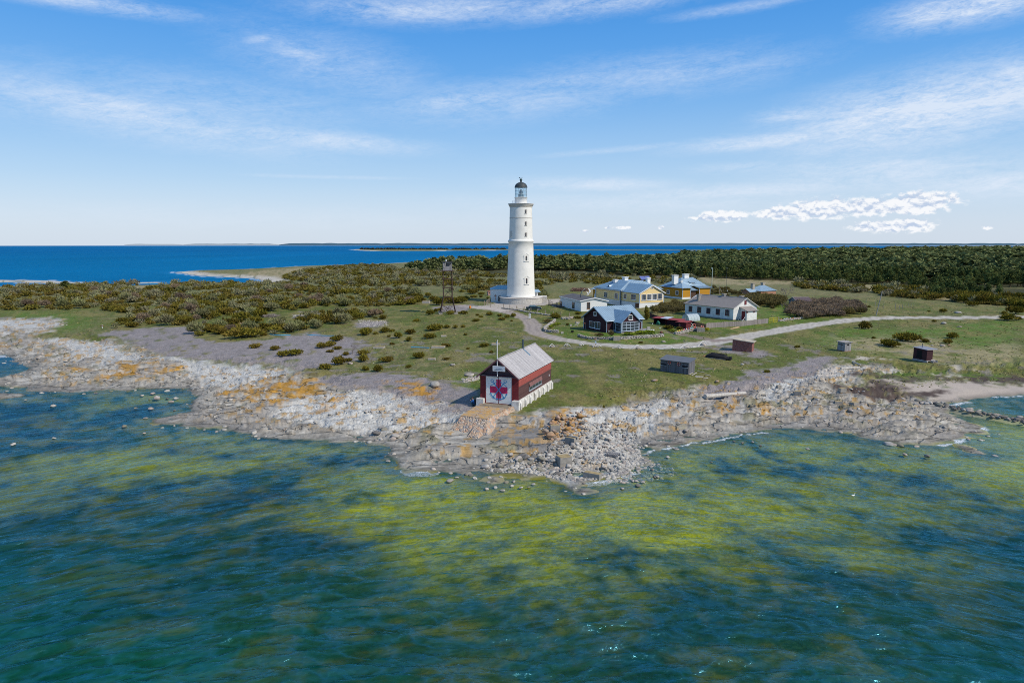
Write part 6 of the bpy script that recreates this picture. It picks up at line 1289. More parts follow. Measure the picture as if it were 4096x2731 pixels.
for i in order:
    x, y, z, s, zi = (float(a[i]) for a in J); q = rnd.random(); zi = int(zi)
    if zi <= 1 and q < .2 and budget['p'] > 0: budget['p'] -= 1; K_PALE.place(x, y, z - .05, s * 1.15, s * 1.1, 'pale green budding shrub ' + names_[zi], 'budding shrubs ' + names_[zi])
    elif zi == 0 and q < .28 and budget['b'] > 0: budget['b'] -= 1; K_BROWN.place(x, y, z - .05, s * 1.1, s * 1.0, 'grey brown leafless shrub ' + names_[zi], 'leafless shrubs ' + names_[zi])
    elif budget['j'] > 0: budget['j'] -= 1; K_JUN.place(x, y, z - .05, s, s * rnd.uniform(.5, 1.05), 'dark olive juniper bush ' + names_[zi], 'junipers ' + names_[zi])
    else: rest.append(i)
rest = np.array(rest); k = np.random.RandomState(4).rand(len(rest)); rj = rest[k > .22]; rp = rest[k <= .22]
merge('juniper_scrub', JP, F_JUNS, J[0][rj], J[1][rj], J[2][rj], J[3][rj], J[3][rj] * .8, 5, 'spread of low olive juniper scrub over the middle of the island')
merge('budding_scrub', [leafcloud(92, 170, 1, 1, 1.5, .22, 7, core=.4, up=.6, asp=2)], foliage_mat('far pale twigs', [(.21, .22, .10), (.28, .27, .14), (.20, .17, .12)], 0, 0, .3), J[0][rp], J[1][rp], J[2][rp], J[3][rp] * 1.1, J[3][rp], 6, 'scattered pale budding scrub between the junipers')
# brown and olive thickets by the houses
for K, pl, cell, s0, lab, grp in ((K_BROWN, [(1812, 712), (1860, 700), (1920, 694), (1965, 702), (1985, 718), (1930, 728), (1850, 733), (1815, 728)], 2.0, 1.45, 'brown leafless bush in the thicket right of the yellow gate', 'thicket right of the gate'),
                         (K_OLIVE, [(1690, 692), (1740, 686), (1790, 690), (1800, 702), (1775, 706), (1712, 700)], 2.3, 1.7, 'olive brown bush in front of the brick cottage', 'bushes before the brick cottage'),
                         (K_OLIVE, [(1505, 708), (1560, 698), (1585, 706), (1580, 716), (1530, 720), (1490, 722)], 2.0, 1.15, 'olive brown bush between the yellow house and the long house', 'bushes between the houses'),
                         (K_OLIVE, [(1600, 658), (1660, 664), (1720, 676), (1700, 684), (1620, 680)], 3.4, 1.0, 'low olive bush behind the long white house', 'bushes behind the long house')):
    xs, ys, zs, r = scatter(poly(pl), cell, seed=7)
    for x, y, z in zip(xs, ys, zs):
        if np.hypot(x - ctr('long', 4, 7)[0], y - ctr('long', 4, 7)[1]) < 8.5: continue
        K.place(float(x), float(y), float(z) - .05, s0 * rnd.uniform(.75, 1.15), s0 * rnd.uniform(.7, 1.0), lab, grp)
for (z, x, y, w) in (('m', 420, 375, 100), ('m', 270, 395, 130), ('rr', 1110, 930, 130), ('tw', 40, 730, 190)): a = P(z, x, y); w = w / ZM[z][2] / F * math.hypot(a[0], a[1]) * .5; (K_PALE if z == 'tw' else K_OLIVE).place(*a, w, w, {'m': 'small olive shrub beside the brown thicket', 'rr': 'small grey brown shrub on the lawn behind the long house', 'tw': 'round pale green shrub left of the watchtower'}[z], 'shrubs beside the thicket' if z == 'm' else None)
for (z, x, y) in (('dg', 290, 190), ('dg', 340, 175), ('dg', 225, 225), ('dg', 1560, 345), ('dg', 1610, 350), ('dg', 1700, 325), ('dg', 1760, 320), ('dg', 1830, 318), ('dg', 1890, 312), ('dg', 1930, 318), ('gh', 830, 690), ('gh', 770, 680), ('gh', 870, 720)):
    K_LIME.place(*P(z, x, y), rnd.uniform(.9, 1.4), rnd.uniform(.9, 1.3), 'clump of bright green garden leaves by the cottage stone walls', 'bright garden plants')
K_YEL.place(*P('gh', 1950, 665), 1.1, 1.1, 'small yellow flowering bush beside the concrete box', None); K_OLIVE.place(*P('dg', 1060, 372), .9, .55, 'low ochre shrub on the lawn before the cottage', None); K_OLIVE.place(*P('dg', 1260, 372), .55, .9, 'spindly ochre shrub by the concrete box wall', None); K_OLIVE.place(*P('dg', 170, 140), 1.1, .7, 'tan shrub inside the left garden wall', None)
# pines
P_ = Z_FOREST
def pine_pts():
    r = np.random.RandomState(9); n = 90000
    u = r.uniform(-.84, .84, n); dep = r.uniform(.30, 6.2, n) ; rr = 17.0 / np.tan(np.radians(dep)); a = np.arctan(u)
    x, y = rr * np.sin(a), rr * np.cos(a); k = sdpoly(P_, x, y) > 0; x, y, rr = x[k], y[k], rr[k]
    o = np.argsort(rr); x, y, rr = x[o], y[o], rr[o]; keep_ = []; grid = {}
    for i in range(len(x)):
        cell = max(2.5, rr[i] * .0098) ; g = (int(math.log(rr[i]) / (max(2.7, rr[i] * .021) / rr[i])), int(math.atan2(x[i], y[i]) * rr[i] / cell) if False else int(math.atan2(x[i], y[i]) / (cell / rr[i])))
        if g in grid: continue
        grid[g] = 1; keep_.append(i)
        if len(keep_) > 12000: break
    return x[keep_], y[keep_], rr[keep_]
px_, py_, pr_ = pine_pts(); gap = (fbm(px_ * .012, py_ * .008, 4, 44) < .70) | (pr_ > 900); k = gap & (np.hypot(px_ - 2.65, py_ - 205) > 15); px_, py_, pr_ = px_[k], py_[k], pr_[k]
pz_ = H(px_, py_); k = pz_ > 1.2; px_, py_, pr_, pz_ = px_[k], py_[k], pr_[k], pz_[k]
print('pines', len(px_))
hgt = .62 + .55 * fbm(px_ * .02, py_ * .02, 3, 50) + .38 * np.random.RandomState(2).rand(len(px_)); hgt = hgt * lerp(.82, 1.05, sm(200, 420, pr_)) * lerp(.72, 1, sm(0, 14, sdpoly(Z_FOREST, px_, py_)))
hgt = hgt * lerp(1, 1.2, sm(0, 500, px_)); hgt *= np.where(np.random.RandomState(8).rand(len(px_)) < .15, .62, 1.0); k = (pr_ > 380) | (fbm(px_ * .03, py_ * .02, 3, 47) < .60); px_, py_, pr_, pz_, hgt = px_[k], py_[k], pr_[k], pz_[k], hgt[k]
for i in range(295):
    K_PINE.place(float(px_[i]), float(py_[i]), float(pz_[i]) - .1, float(hgt[i]) * rnd.uniform(.95, 1.25), float(hgt[i]), 'green pine along the near edge of the forest', 'pines at the near edge of the forest')
s_ = slice(295, None); wd = np.maximum(1, pr_[s_] * .0098 / 2.6)
merge('pine_forest', PP, F_PINES, px_[s_], py_[s_], pz_[s_], hgt[s_] * np.minimum(wd, 4.5) * 1.15, hgt[s_] * np.minimum(1 + (wd - 1) * .10, 1.3), 7, 'dark pine forest stretching back to the far shore', 'forest')
# wooded islet and scrub on the bar
xs = np.random.RandomState(3).uniform(0, 1, 170); ip = [gp(*px('W', 822 + 345 * q, 573.9 + .9 * math.sin(q * 3)), 0) for q in xs]
merge('islet_wood', PP, foliage_mat('hazy islet trees', [(.10, .12, .09), (.13, .15, .11), (.12, .11, .08)], 0, 0, .02), np.array([a for a, b in ip]), np.array([b for a, b in ip]), np.full(170, .3), np.full(170, 5.0), np.full(170, 1.2), 8, 'strip of low trees on the long islet in the bay', 'trees')
# bare trees
def bare_tree(name, x, y, z, h, spread, label, seed, lean=0.0, col=M_BARK, depth=5, dens=3):
    r = random.Random(seed); o = empty(name, (x, y, z), 0, label, 'tree'); m = MB(); t = MB()
    def br(p, d, L, rr, k):
        q = p + d * L; (m if k > depth - 2 else t).tube(p, q, rr, rr * .62, 5 if k > depth - 2 else 3)
        if k == 0: return
        for i in range(dens + (k < 3)):
            nd = d + np.array([r.gauss(0, spread), r.gauss(0, spread), r.gauss(.12, .22)]); nd /= np.linalg.norm(nd); br(p + d * L * r.uniform(.55, 1), nd, L * r.uniform(.62, .82), rr * .58, k - 1)
    d0 = np.array([lean, 0, 1.0]); d0 /= np.linalg.norm(d0); br(np.zeros(3) - v3(0, 0, .2), d0, h * .30, h * .022, depth)
    m.build('trunk', col, o); t.build('branches', mat('grey brown twigs', (.23, .19, .165), .95, .15, 2, 0), o); return o
x, y, z = P('rr', 1430, 720); bare_tree('bare_tree', x, y, z, 6.6, .55, 'large leafless grey tree between the brick cottage and the barn', 3)
x, y, z = P('oh', 1780, 790); bare_tree('bare_tree', x, y + 3, z, 5.6, .55, 'leafless tree in front of the ochre house', 5)
x, y, z = P('lf', 1085, 358); bare_tree('thorn_tree', x, y, z, 3.0, .75, 'small round leafless thorn tree on the shingle left of the boathouse', 8, .15)
x, y, z = P('oh', 330, 430); bare_tree('bare_tree', x, y + 6, z, 5.0, .6, 'hazy leafless tree behind the gap between the yellow houses', 9)
x, y, z = P('rr', 1410, 1000); bare_tree('young_larch', x, y, z, 4.6, .45, 'slim yellow green young larch on the lawn behind the gate', 12, 0, M_BARK, 4, 3); 
V, T = leafcloud(44, 300, 1.2, 1.2, 4.4, .13, 9, core=.1, shape='pine'); link('foliage', npmesh('foliage', V, T, F_OLIVE), bpy.data.objects['young_larch'])
x, y, z = P('l', 515, 300); V, T = leafcloud(46, 220, 1.8, 1.6, 3.2, .35, 9, core=.5); o = K_PINE.place(x, y, z, 1.5, .62, 'single wide pine by the water beyond the left scrub', None)
# grass tufts: low blades that break up the turf
r = np.random.RandomState(12); n = 60000; u = r.uniform(-.82, .82, n); dep = r.uniform(4.2, 15.5, n); rr = 18.3 / np.tan(np.radians(dep)); a = np.arctan(u); x, y = rr * np.sin(a), rr * np.cos(a)
s_ = shore(x, y); k = (s_ > 6) & (sdpoly(Z_ROCK, x, y, 3) < -.5) & clear(x, y) & (fbm(x * .25, y * .25, 3, 66) > .44); x, y, rr = x[k][:6000], y[k][:6000], rr[k][:6000]; s_ = s_[k][:6000]; z = Hs(x, y, s_); n = len(x)
for zz in Z_GRAV + Z_WHITE:
    k = sdpoly(zz, x, y, 3) < 0; x, y, z, rr = x[k], y[k], z[k], rr[k]
n = len(x); th = r.rand(n, 3) * 2 * PI; hh = (.04 + .09 * r.rand(n, 1)) * (.8 + .5 * (rr / 150)[:, None]); wv_ = .10 * (rr / 110)[:, None] + .05
P0 = np.stack([x[:, None] + wv_ * np.cos(th), y[:, None] + wv_ * np.sin(th), np.repeat(z[:, None], 3, 1)], -1); P1 = np.stack([x[:, None] - wv_ * np.cos(th), y[:, None] - wv_ * np.sin(th), np.repeat(z[:, None], 3, 1)], -1); P2 = np.stack([x[:, None] + .12 * np.sin(th * 3), y[:, None] + .12 * np.cos(th * 2), z[:, None] + hh * (1 + 0 * th)], -1)
V = np.stack([P0, P1, P2], 2).reshape(-1, 3)
tag(link('grass_tufts', npmesh('grass_tufts', V, np.arange(len(V)).reshape(-1, 3), foliage_mat('turf blades', [(.16, .19, .045), (.26, .24, .10), (.32, .28, .14)], 0, 0, .7))), 'short tufts of grass over the turf', 'grass', kind='stuff')

# ================================================================ stones
def rock_v(seed, sub=2, flat=.62, rough=.22):
    r = np.random.RandomState(seed); t = (1 + 5 ** .5) / 2
    V = [(-1, t, 0), (1, t, 0), (-1, -t, 0), (1, -t, 0), (0, -1, t), (0, 1, t), (0, -1, -t), (0, 1, -t), (t, 0, -1), (t, 0, 1), (-t, 0, -1), (-t, 0, 1)]; V = [tuple(np.array(v) / np.linalg.norm(v)) for v in V]
    T = [(0, 11, 5), (0, 5, 1), (0, 1, 7), (0, 7, 10), (0, 10, 11), (1, 5, 9), (5, 11, 4), (11, 10, 2), (10, 7, 6), (7, 1, 8), (3, 9, 4), (3, 4, 2), (3, 2, 6), (3, 6, 8), (3, 8, 9), (4, 9, 5), (2, 4, 11), (6, 2, 10), (8, 6, 7), (9, 8, 1)]
    for _ in range(sub):
        mid = {}; N = []
        def mp(a, b):
            k = (min(a, b), max(a, b))
            if k not in mid: v = np.array(V[a]) + np.array(V[b]); V.append(tuple(v / np.linalg.norm(v))); mid[k] = len(V) - 1
            return mid[k]
        for a, b, c in T: x, y, z = mp(a, b), mp(b, c), mp(c, a); N += [(a, x, z), (b, y, x), (c, z, y), (x, y, z)]
        T = N
    V = np.array(V); o = r.rand(3) * 50; d = fbm(V[:, 0] * 1.1 + o[0] + V[:, 2], V[:, 1] * 1.1 + o[1] - V[:, 2] * .7, 3, seed) - .5
    V = V * (1 + rough * 3 * d[:, None])
    for _ in range(5):     # planed facets
        n = r.normal(size=3); n /= np.linalg.norm(n); c = .62 + .2 * r.rand(); k = V @ n; V = V - np.maximum(0, k - c)[:, None] * n * .85
    return V * np.array([1, .8, flat]), np.array(T)
def rockmat(name, cols):
    s = NT(name); g = s.n('NewGeometry'); oi = s.n('ObjectInfo'); n = s.noise(g.outputs['Position'], 3.0, 4, .65); v = s.n('TexVoronoi', i_Scale=.9); s.l(g.outputs['Position'], v.inputs['Vector'])
    sp = s.n('SeparateColor'); s.l(v.outputs['Color'], sp.inputs[0]); q = s.ma('FRACT', s.ma('ADD', oi.outputs['Random'], s.ma('MULTIPLY', sp.outputs[0], .8)))
    r = s.n('ValToRGB'); el = r.color_ramp.elements
    while len(el) < len(cols): el.new(.5)
    for i, c in enumerate(cols): el[i].position = i / (len(cols) - 1); el[i].color = (*c, 1)
    s.l(q, r.inputs[0]); c = s.mix(s.rng(n, .35, .7, 0, .5), r.outputs[0], (.14, .12, .10)); s.pbr(c, .9, s.bump(n, .5, .05), 0, .2); return s.m
R_PALE = rockmat('pale granite and limestone', [(.50, .47, .43), (.36, .34, .31), (.56, .52, .46), (.44, .36, .31), (.30, .285, .27)])
R_DARK = rockmat('dark wet boulders', [(.20, .185, .17), (.14, .13, .125), (.27, .25, .21), (.22, .21, .13)])
R_ORA = rockmat('orange lichened stones', [(.48, .24, .06), (.42, .26, .16), (.50, .30, .09), (.38, .31, .27), (.46, .29, .20)])
RV = [rock_v(i + 1) for i in range(6)]; RS = [rock_v(i + 31, 1) for i in range(5)]
def rk(name, m): return [tag(link(name, npmesh(name, V, T, m)), 'x', 'boulder') for V, T in RV]
KR = {k: Kind(nm, rk(nm, m), 'boulder') for k, nm, m in (('p', 'boulder', R_PALE), ('d', 'dark_boulder', R_DARK), ('o', 'lichened_stone', R_ORA))}
def stone(k, x, y, z, s, label, group, fl=1.0):
    o = KR[k].place(x, y, z + s * .18, s * rnd.uniform(.85, 1.1), s * rnd.uniform(.7, 1.0) * fl, label, group); return o
WET = [('l', *q) for q in ((870, 1104, 32), (1195, 1120, 42), (1310, 1100, 40), (1115, 1136, 34), (1228, 1160, 50), (1380, 1160, 38), (1340, 1186, 46), (1182, 1240, 42), (1062, 1236, 28), (1410, 1284, 46), (1366, 1254, 22), (415, 1218, 38), (327, 1117, 30), (752, 1118, 30), (1170, 1167, 20), (1310, 1160, 28),
    (1140, 1314, 34), (210, 878, 22), (30, 885, 26), (655, 1124, 26), (1432, 1085, 30), (560, 1108, 40), (1060, 1098, 26), (200, 1172, 20))]
WET += [('bt', *q) for q in ((940, 578, 58), (552, 457, 34), (982, 558, 30), (1050, 538, 54), (1072, 545, 44), (1170, 630, 42), (1182, 588, 34), (1225, 622, 40), (1296, 590, 44), (1340, 584, 28), (1385, 622, 30), (1432, 620, 24), (1464, 600, 32), (1780, 598, 36), (2120, 608, 42), (2022, 628, 28), (2087, 580, 28),
    (2155, 582, 28), (568, 334, 60), (682, 284, 44), (482, 252, 30), (1098, 562, 34), (1190, 560, 32), (1260, 556, 30), (1410, 548, 40), (1270, 640, 36), (1330, 612, 30), (2032, 572, 30), (2240, 552, 30), (2306, 432, 26), (2210, 510, 30), (2180, 420, 20), (2150, 375, 32), (1960, 540, 60), (1880, 560, 50))]
WET += [('ro', *q) for q in ((690, 356, 16), (930, 372, 22), (598, 342, 20), (555, 334, 18), (650, 338, 18), (440, 440, 16), (1540, 408, 28), (1425, 400, 26), (150, 515, 26), (90, 540, 22), (58, 536, 24), (218, 412, 20), (1195, 298, 22), (1400, 356, 40), (1350, 350, 60))]
WET += [('lo', *q) for q in ((800, 112, 34), (272, 154, 24), (632, 258, 36), (765, 166, 26), (735, 292, 18), (952, 266, 16), (66, 350, 24), (275, 318, 18))]
for z in sorted({q[0] for q in WET}):
    it = [q for q in WET if q[0] == z]; xs, ys, zs = gps(z, [(q[1], q[2]) for q in it])
    for q, x, y, zz in zip(it, xs, ys, zs):
        a, b = gp(*px(z, q[1], q[2]), 0.05); s = q[3] / ZM[z][2] / F * math.hypot(a, b) * .5
        stone('d' if rnd.random() < .45 else 'p', a, b, max(-.15 * s, -.1) - .12 * s, s, {'l': 'boulder standing in the blue shallows at the left', 'bt': 'boulder in the green shallows below the slipway', 'ro': 'small boulder in the shallow bay at the right', 'lo': 'boulder off the left rocky shore'}[z], {'l': 'boulders in the left shallows', 'bt': 'boulders in the shallows below the slipway', 'ro': 'boulders in the right bay', 'lo': 'boulders off the left shore'}[z])
def pile(pl, n, s0, s1, k, label, group, seed, up=0.0, water=False):
    r = np.random.RandomState(seed); P_ = np.array(pl); c = 0; out = []
    while c < n:
        x = r.uniform(P_[:, 0].min(), P_[:, 0].max(), 400); y = r.uniform(P_[:, 1].min(), P_[:, 1].max(), 400); m = sdpoly(pl, x, y) > 0; x, y = x[m], y[m]; z = H(x, y)
        for a, b, h in zip(x, y, z):
            if c >= n: break
            s = s0 + (s1 - s0) * r.rand() ** 2; kk = k[r.randint(len(k))]; stone(kk, float(a), float(b), float(h) + up * r.rand(), s, label, group); c += 1
Z_SPIT = poly([(1240, 985), (1330, 965), (1420, 975), (1470, 1000), (1470, 1060), (1430, 1095), (1360, 1104), (1290, 1100), (1215, 1085), (1250, 1040), (1300, 1010)])
Z_GREEN = poly([(1120, 1065), (1160, 1050), (1230, 1050), (1300, 1070), (1290, 1092), (1200, 1086), (1140, 1084), (1110, 1078)]); Z_ORP = poly([(1268, 965), (1330, 948), (1352, 962), (1330, 985), (1300, 1005), (1268, 1018), (1245, 1000)])
pile(Z_SPIT, 80, .20, .40, 'ppd', 'pale rounded stone on the stony spit', 'larger stones of the stony spit', 21); pile(Z_GREEN, 42, .24, .50, 'ddp', 'dark boulder in the row along the spit edge', 'boulders along the spit edge', 22); pile(Z_ORP, 46, .22, .44, 'o', 'orange lichened stone in the heap right of the slipway', 'lichened stones right of the slipway', 23, .5)
pile(poly([(858, 990), (900, 975), (940, 985), (930, 1003), (880, 1016), (855, 1012)]), 24, .22, .55, 'dp', 'grey stone in the cluster left of the slipway foot', 'stones left of the slipway foot', 24)
r = np.random.RandomState(31)
for t in np.linspace(0, 1, 56):
    i = min(len(MOLE) - 2, int(t * (len(MOLE) - 1))); f = t * (len(MOLE) - 1) - i; x = lerp(MOLE[i][0], MOLE[i + 1][0], f) + r.normal(0, .4); y = lerp(MOLE[i][1], MOLE[i + 1][1], f) + r.normal(0, .6); stone('dp'[r.randint(2)], float(x), float(y), .2 + .2 * r.rand(),   .2 + .28 * r.rand(), 'boulder of the low breakwater at the right bay', 'boulders of the right breakwater')
for (z, x, y, w, lab) in (('m', 1400, 490, 76, 'long pale boulder above the lookout meadow'), ('m', 1572, 362, 76, 'long grey boulder beyond the road'), ('m', 1268, 750, 36, 'grey stone behind the red cabin'), ('m', 1388, 750, 50, 'pale flat stone behind the red cabin'), ('m', 1466, 745, 40, 'orange tinged stone behind the red cabin'), ('m', 1588, 530, 50, 'flat pale stone on the right meadow'),
                          ('m', 1120, 692, 36, 'dark stone left of the stove pipe cabin'), ('m', 1232, 700, 36, 'dark stone beyond the cabin roof'), ('rp', 1270, 1150, 160, 'pink pale boulder right of the slipway'), ('rp', 1200, 1280, 120, 'grey pink boulder touching the one right of the slipway'), ('lf', 1945, 455, 60, 'pale boulder in the turf left of the boathouse'),
                          ('lf', 232, 600, 44, 'rounded tan boulder on the white shingle'), ('sh', 110, 1140, 170, 'dark stone with orange cap below the grey shed'), ('sh', 1580, 1160, 160, 'lichened boulder right of the grey shed'), ('sh', 2170, 758, 100, 'flat grey stone below the brick store'), ('l', 860, 1020, 46, 'pale round boulder on the left rocks'),
                          ('lf', 1075, 440, 60, 'grey stone at the shingle edge'), ('lf', 2090, 540, 90, 'heap of pale stones left of the boathouse gable'), ('lf', 1800, 625, 130, 'low pale outcrop in the turf left of the boathouse'), ('dg', 2160, 465, 80, 'pale stone on the verge below the cottage'), ('gh', 2300, 1, 10, ''))[:-1]:
    a = P(z, x, y); s = w / ZM[z][2] / F * math.hypot(a[0], a[1]) * .5; stone('o' if 'orange' in lab or 'lichened' in lab else 'p', *a, s, lab, None, .8)
def bulk(name, pls, n, s0, s1, m, label, seed, z0=-.6, dn=1.0, cond=None):
    r = np.random.RandomState(seed); X = []; Y = []
    for pl, w in pls:
        P_ = np.array(pl); x = r.uniform(P_[:, 0].min(), P_[:, 0].max(), int(n * w * 4)); y = r.uniform(P_[:, 1].min(), P_[:, 1].max(), int(n * w * 4)); k = (sdpoly(pl, x, y) > 0) & (np.abs(x / y) < .8); X.append(x[k][:int(n * w)]); Y.append(y[k][:int(n * w)])
    x = np.concatenate(X); y = np.concatenate(Y); z = H(x, y); k = z > z0
    if cond: k &= cond(x, y)
    x, y, z = x[k], y[k], z[k]; s = s0 + (s1 - s0) * r.rand(len(x)) ** 2.5
    return merge(name, RS, m, x, y, z + s * .15, s, s * .9, seed, label, 'stones', .8, 1.2)
bulk('spit_stones', [(Z_SPIT, .75), (Z_GREEN, .15), (poly([(1440, 1040), (1520, 1060), (1560, 1090), (1480, 1110), (1380, 1112), (1400, 1090)]), .1)], 4200, .10, .26, R_PALE, 'thousands of pale cobbles covering the stony spit', 41, -.35)
bulk('orange_stones', [(Z_ORP, 1)], 420, .12, .28, R_ORA, 'small orange lichened stones in the heap right of the slipway', 42)
bulk('shingle', [(z, .2) for z in Z_WHITE[1:3]] + [(Z_WHITE[5], .2), (Z_WHITE[0], .1), (Z_WHITE[4], .3)], 3000, .06, .20, R_PALE, 'loose pale shingle of the beaches', 43, .05)
bulk('shore_stones', [(Z_ROCK, 1)], 5500, .08, .34, R_PALE, 'loose stones strewn over the limestone shore', 44, -.12, cond=lambda x, y: fbm(x * .3, y * .3, 3, 91) > .52)
bulk('meadow_stones', [(poly([(700, 800), (1080, 790), (1060, 880), (900, 860), (740, 860)]), .4), (poly([(1500, 830), (1960, 780), (2000, 840), (1700, 880), (1400, 920)]), .6)], 900, .05, .14, R_PALE, 'scattered pale stones in the turf behind the shore', 45)
mo = np.array(MOLE); bulk('breakwater_stones', [([tuple(q) for q in np.concatenate([mo + [0, 1.1], mo[::-1] - [0, 1.1]])], 1)], 700, .12, .32, R_DARK, 'small dark stones filling the low breakwater at the right bay', 47, -.2)
bulk('rubble_patch', [(poly([(822, 736), (885, 736), (893, 749), (828, 750)]), .6), (poly([(1060, 870), (1100, 862), (1100, 872), (1065, 878)]), .4)], 600, .10, .25, R_PALE, 'patch of loose grey rubble in the turf', 46)

# ================================================================ smaller things
def sizepx(z, w, a): return w / ZM[z][2] / F * math.hypot(a[0], a[1])
def dry_wall(z, pts, h, label, w=.5, name='stone_wall', m_=None, seed=1, mats=M_STONE):
    X, Y, Z = gps(z, pts); r = random.Random(seed); o = empty(name, (float(X[0]), float(Y[0]), float(Z[0])), 0, label, 'wall'); x0, y0, z0 = o.location
    Vs = []; Ts = []; k = 0; m = MB()
    for i in range(len(X) - 1):
        a = v3(X[i] - x0, Y[i] - y0, Z[i] - z0); b = v3(X[i + 1] - x0, Y[i + 1] - y0, Z[i + 1] - z0); L = np.linalg.norm(b - a); d = (b - a) / L; n = np.array([-d[1], d[0], 0]); n /= np.linalg.norm(n)
        m.obox(a - n * w * .36 - v3(0, 0, .25), d, n, L, w * .72, h * .84 + .25)
        for _ in range(int(L * h * 42)):
            t = r.random() * L; s = r.uniform(.08, .17); side = r.choice((-1, -1, 1, 0)); hh = r.uniform(.05, h * .9) if side else h * .86
            V, T = RS[r.randrange(5)]; c = a + d * t + n * (side * w * .40 if side else r.uniform(-.4, .4) * w) + v3(0, 0, hh); q = r.random() * 6.28
            Vs.append(np.stack([c[0] + s * 1.3 * (V[:, 0] * math.cos(q) - V[:, 1] * math.sin(q)), c[1] + s * 1.3 * (V[:, 0] * math.sin(q) + V[:, 1] * math.cos(q)), c[2] + s * .9 * V[:, 2]], -1)); Ts.append(T + k); k += len(V)
    m.build('core', mats, o); link('stones', npmesh('stones', np.concatenate(Vs), np.concatenate(Ts), m_ or R_PALE), o); return o
dry_wall('dg', [(300, 105), (250, 155), (180, 200), (120, 250), (135, 285), (240, 300), (362, 305)], .62, 'curved dry stone garden wall on the left inside the road bend', seed=3)
dry_wall('dg', [(708, 365), (780, 392), (870, 410), (1000, 415), (1150, 418), (1290, 422)], .5, 'low dry stone garden wall left of the concrete box', seed=4)
dry_wall('dg', [(1415, 420), (1500, 415), (1700, 402), (1900, 388), (2060, 378), (2150, 362)], .62, 'dry stone garden wall right of the concrete box', seed=5)
dry_wall('gh', [(930, 770), (1050, 765), (1250, 710), (1450, 670), (1600, 650)], .62, 'short dry stone wall topped with coloured fishing floats', seed=6)
dry_wall('lt', [(640, 790), (850, 815), (1000, 830), (1160, 865), (1320, 895), (1480, 915), (1640, 940), (1820, 965)], .34, 'tumbled line of stones along the fence posts by the lighthouse', .6, seed=7)
dry_wall('lt', [(2040, 1040), (2100, 1035), (2200, 1040), (2300, 1015)], .5, 'broken piece of stone wall beside the bungalow', .6, seed=8)
dry_wall('lh', [(2045, 640), (2150, 630), (2250, 618), (2380, 600), (2500, 585)], .42, 'low stone wall topped with floats right of the yellow gate', seed=9)
def block(z, x, y, w, d, h, label, cat='block', rot=None, m_=M_CONC, name='concrete_block', slot=False, grp=None):
    a = P(z, x, y); o = empty(name, a, rot if rot is not None else rnd.uniform(-30, 30), label, cat, grp); m = MB()
    if slot: m.box(-w / 2, w / 2, -d / 2, -d / 6, -.1, h); m.box(-w / 2, w / 2, d / 6, d / 2, -.1, h); m.box(-w / 2, w / 2, -d / 6, d / 6, -.1, h * .55)
    else: m.prism([(-w / 2, -d / 2, -.15), (w / 2, -d / 2, -.15), (w / 2, d / 2, -.15), (-w / 2, d / 2, -.15)], (0, 0, h + .15))
    m.build('block', m_, o); k = MB(); k.box(-w / 2 + .04, w / 2 - .04, -d / 2 + .04, -d / 6 - .02 if slot else d / 2 - .04, h + .001, h + .02); k.build('lichen_crust', M_LICH, o); return o
M_LICH = mat('lichen crust', (.40, .30, .15), .95, .3, 3, .4)
block('dg', 1352, 432, 1.3, .9, .78, 'square concrete box standing between the two stone garden walls', 'box', 0); block('gh', 1742, 672, 1.55, 1.2, .85, 'concrete box with pink floats on it beside the picket fence', 'box', -8)
block('bt', 1600, 272, 1.0, .55, .62, 'lichened concrete block at the left of the orange stone heap', rot=5); block('bt', 1705, 345, 1.05, .95, .6, 'slotted concrete block below the orange stone heap', rot=-35, slot=True)
block('bt', 1655, 485, 1.15, 1.0, .85, 'large grey concrete cube on the stony spit', rot=20); block('bt', 1835, 560, 1.5, .6, .4, 'tilted concrete slab at the water edge of the spit', rot=-30)
for i, (x, y, w) in enumerate(((245, 1308, 35), (410, 1350, 50), (580, 1390, 52), (755, 1428, 58), (895, 1435, 60), (790, 1322, 52), (1045, 1450, 55), (120, 1342, 30))):
    s = sizepx('r', w, P('r', x, y)); block('r', x, y, s, s * .7, s * .42, 'grey concrete block in the row crossing the right shore rocks', grp='concrete blocks on the right shore')
for (z, x, y, w, lab) in (('lf', 1825, 300, 110, 'wide flat concrete slab beside a lone juniper'), ('lf', 1870, 205, 48, 'small raised concrete slab in the turf'), ('lf', 2315, 275, 70, 'pale slab behind the flagpole'), ('lf', 1768, 402, 60, 'flat dark slab sunk in the turf'), ('tw', 215, 838, 110, 'low grey concrete bunker left of the watchtower'), ('lf', 1318, 304, 90, 'thin grey slab near the thorn tree')):
    s = sizepx(z, w, P(z, x, y)); block(z, x, y, s, s * .6, .75 if 'bunker' in lab else .28, lab, 'slab', rnd.uniform(-10, 10), mat('pale grey slab', (.42, .39, .36), .9, .15))
# fence posts
def fpost(z, pts, r_, label, grp, m_):
    X, Y, Z = gps(z, [(p[0], p[1]) for p in pts])
    for (px0, py0, hp), x, y, zz in zip(pts, X, Y, Z):
        h = hp / ZM[z][2] / F * math.hypot(x, y); o = bpy.data.objects.new('fence_post', None); COL.objects.link(o); o.location = (x, y, zz); tag(o, label, 'fence post', grp)
        m = MB(); m.tube((0, 0, -.2), (rnd.uniform(-.06, .06), 0, h), r_, r_ * .92, 8); m.build('shaft', m_, o)
M_POST = mat('tan grey post wood', (.36, .29, .22), .9, .25, 4, .2)
fpost('lt', [(225, 725, 118), (262, 705, 115), (295, 688, 110), (322, 665, 105), (345, 642, 100), (370, 625, 98), (395, 604, 92), (415, 585, 90), (440, 565, 88), (460, 548, 84), (478, 525, 80), (492, 505, 78)], .085, 'wooden post in the close row left of the lighthouse terrace', 'fence posts left of the lighthouse', M_POST)
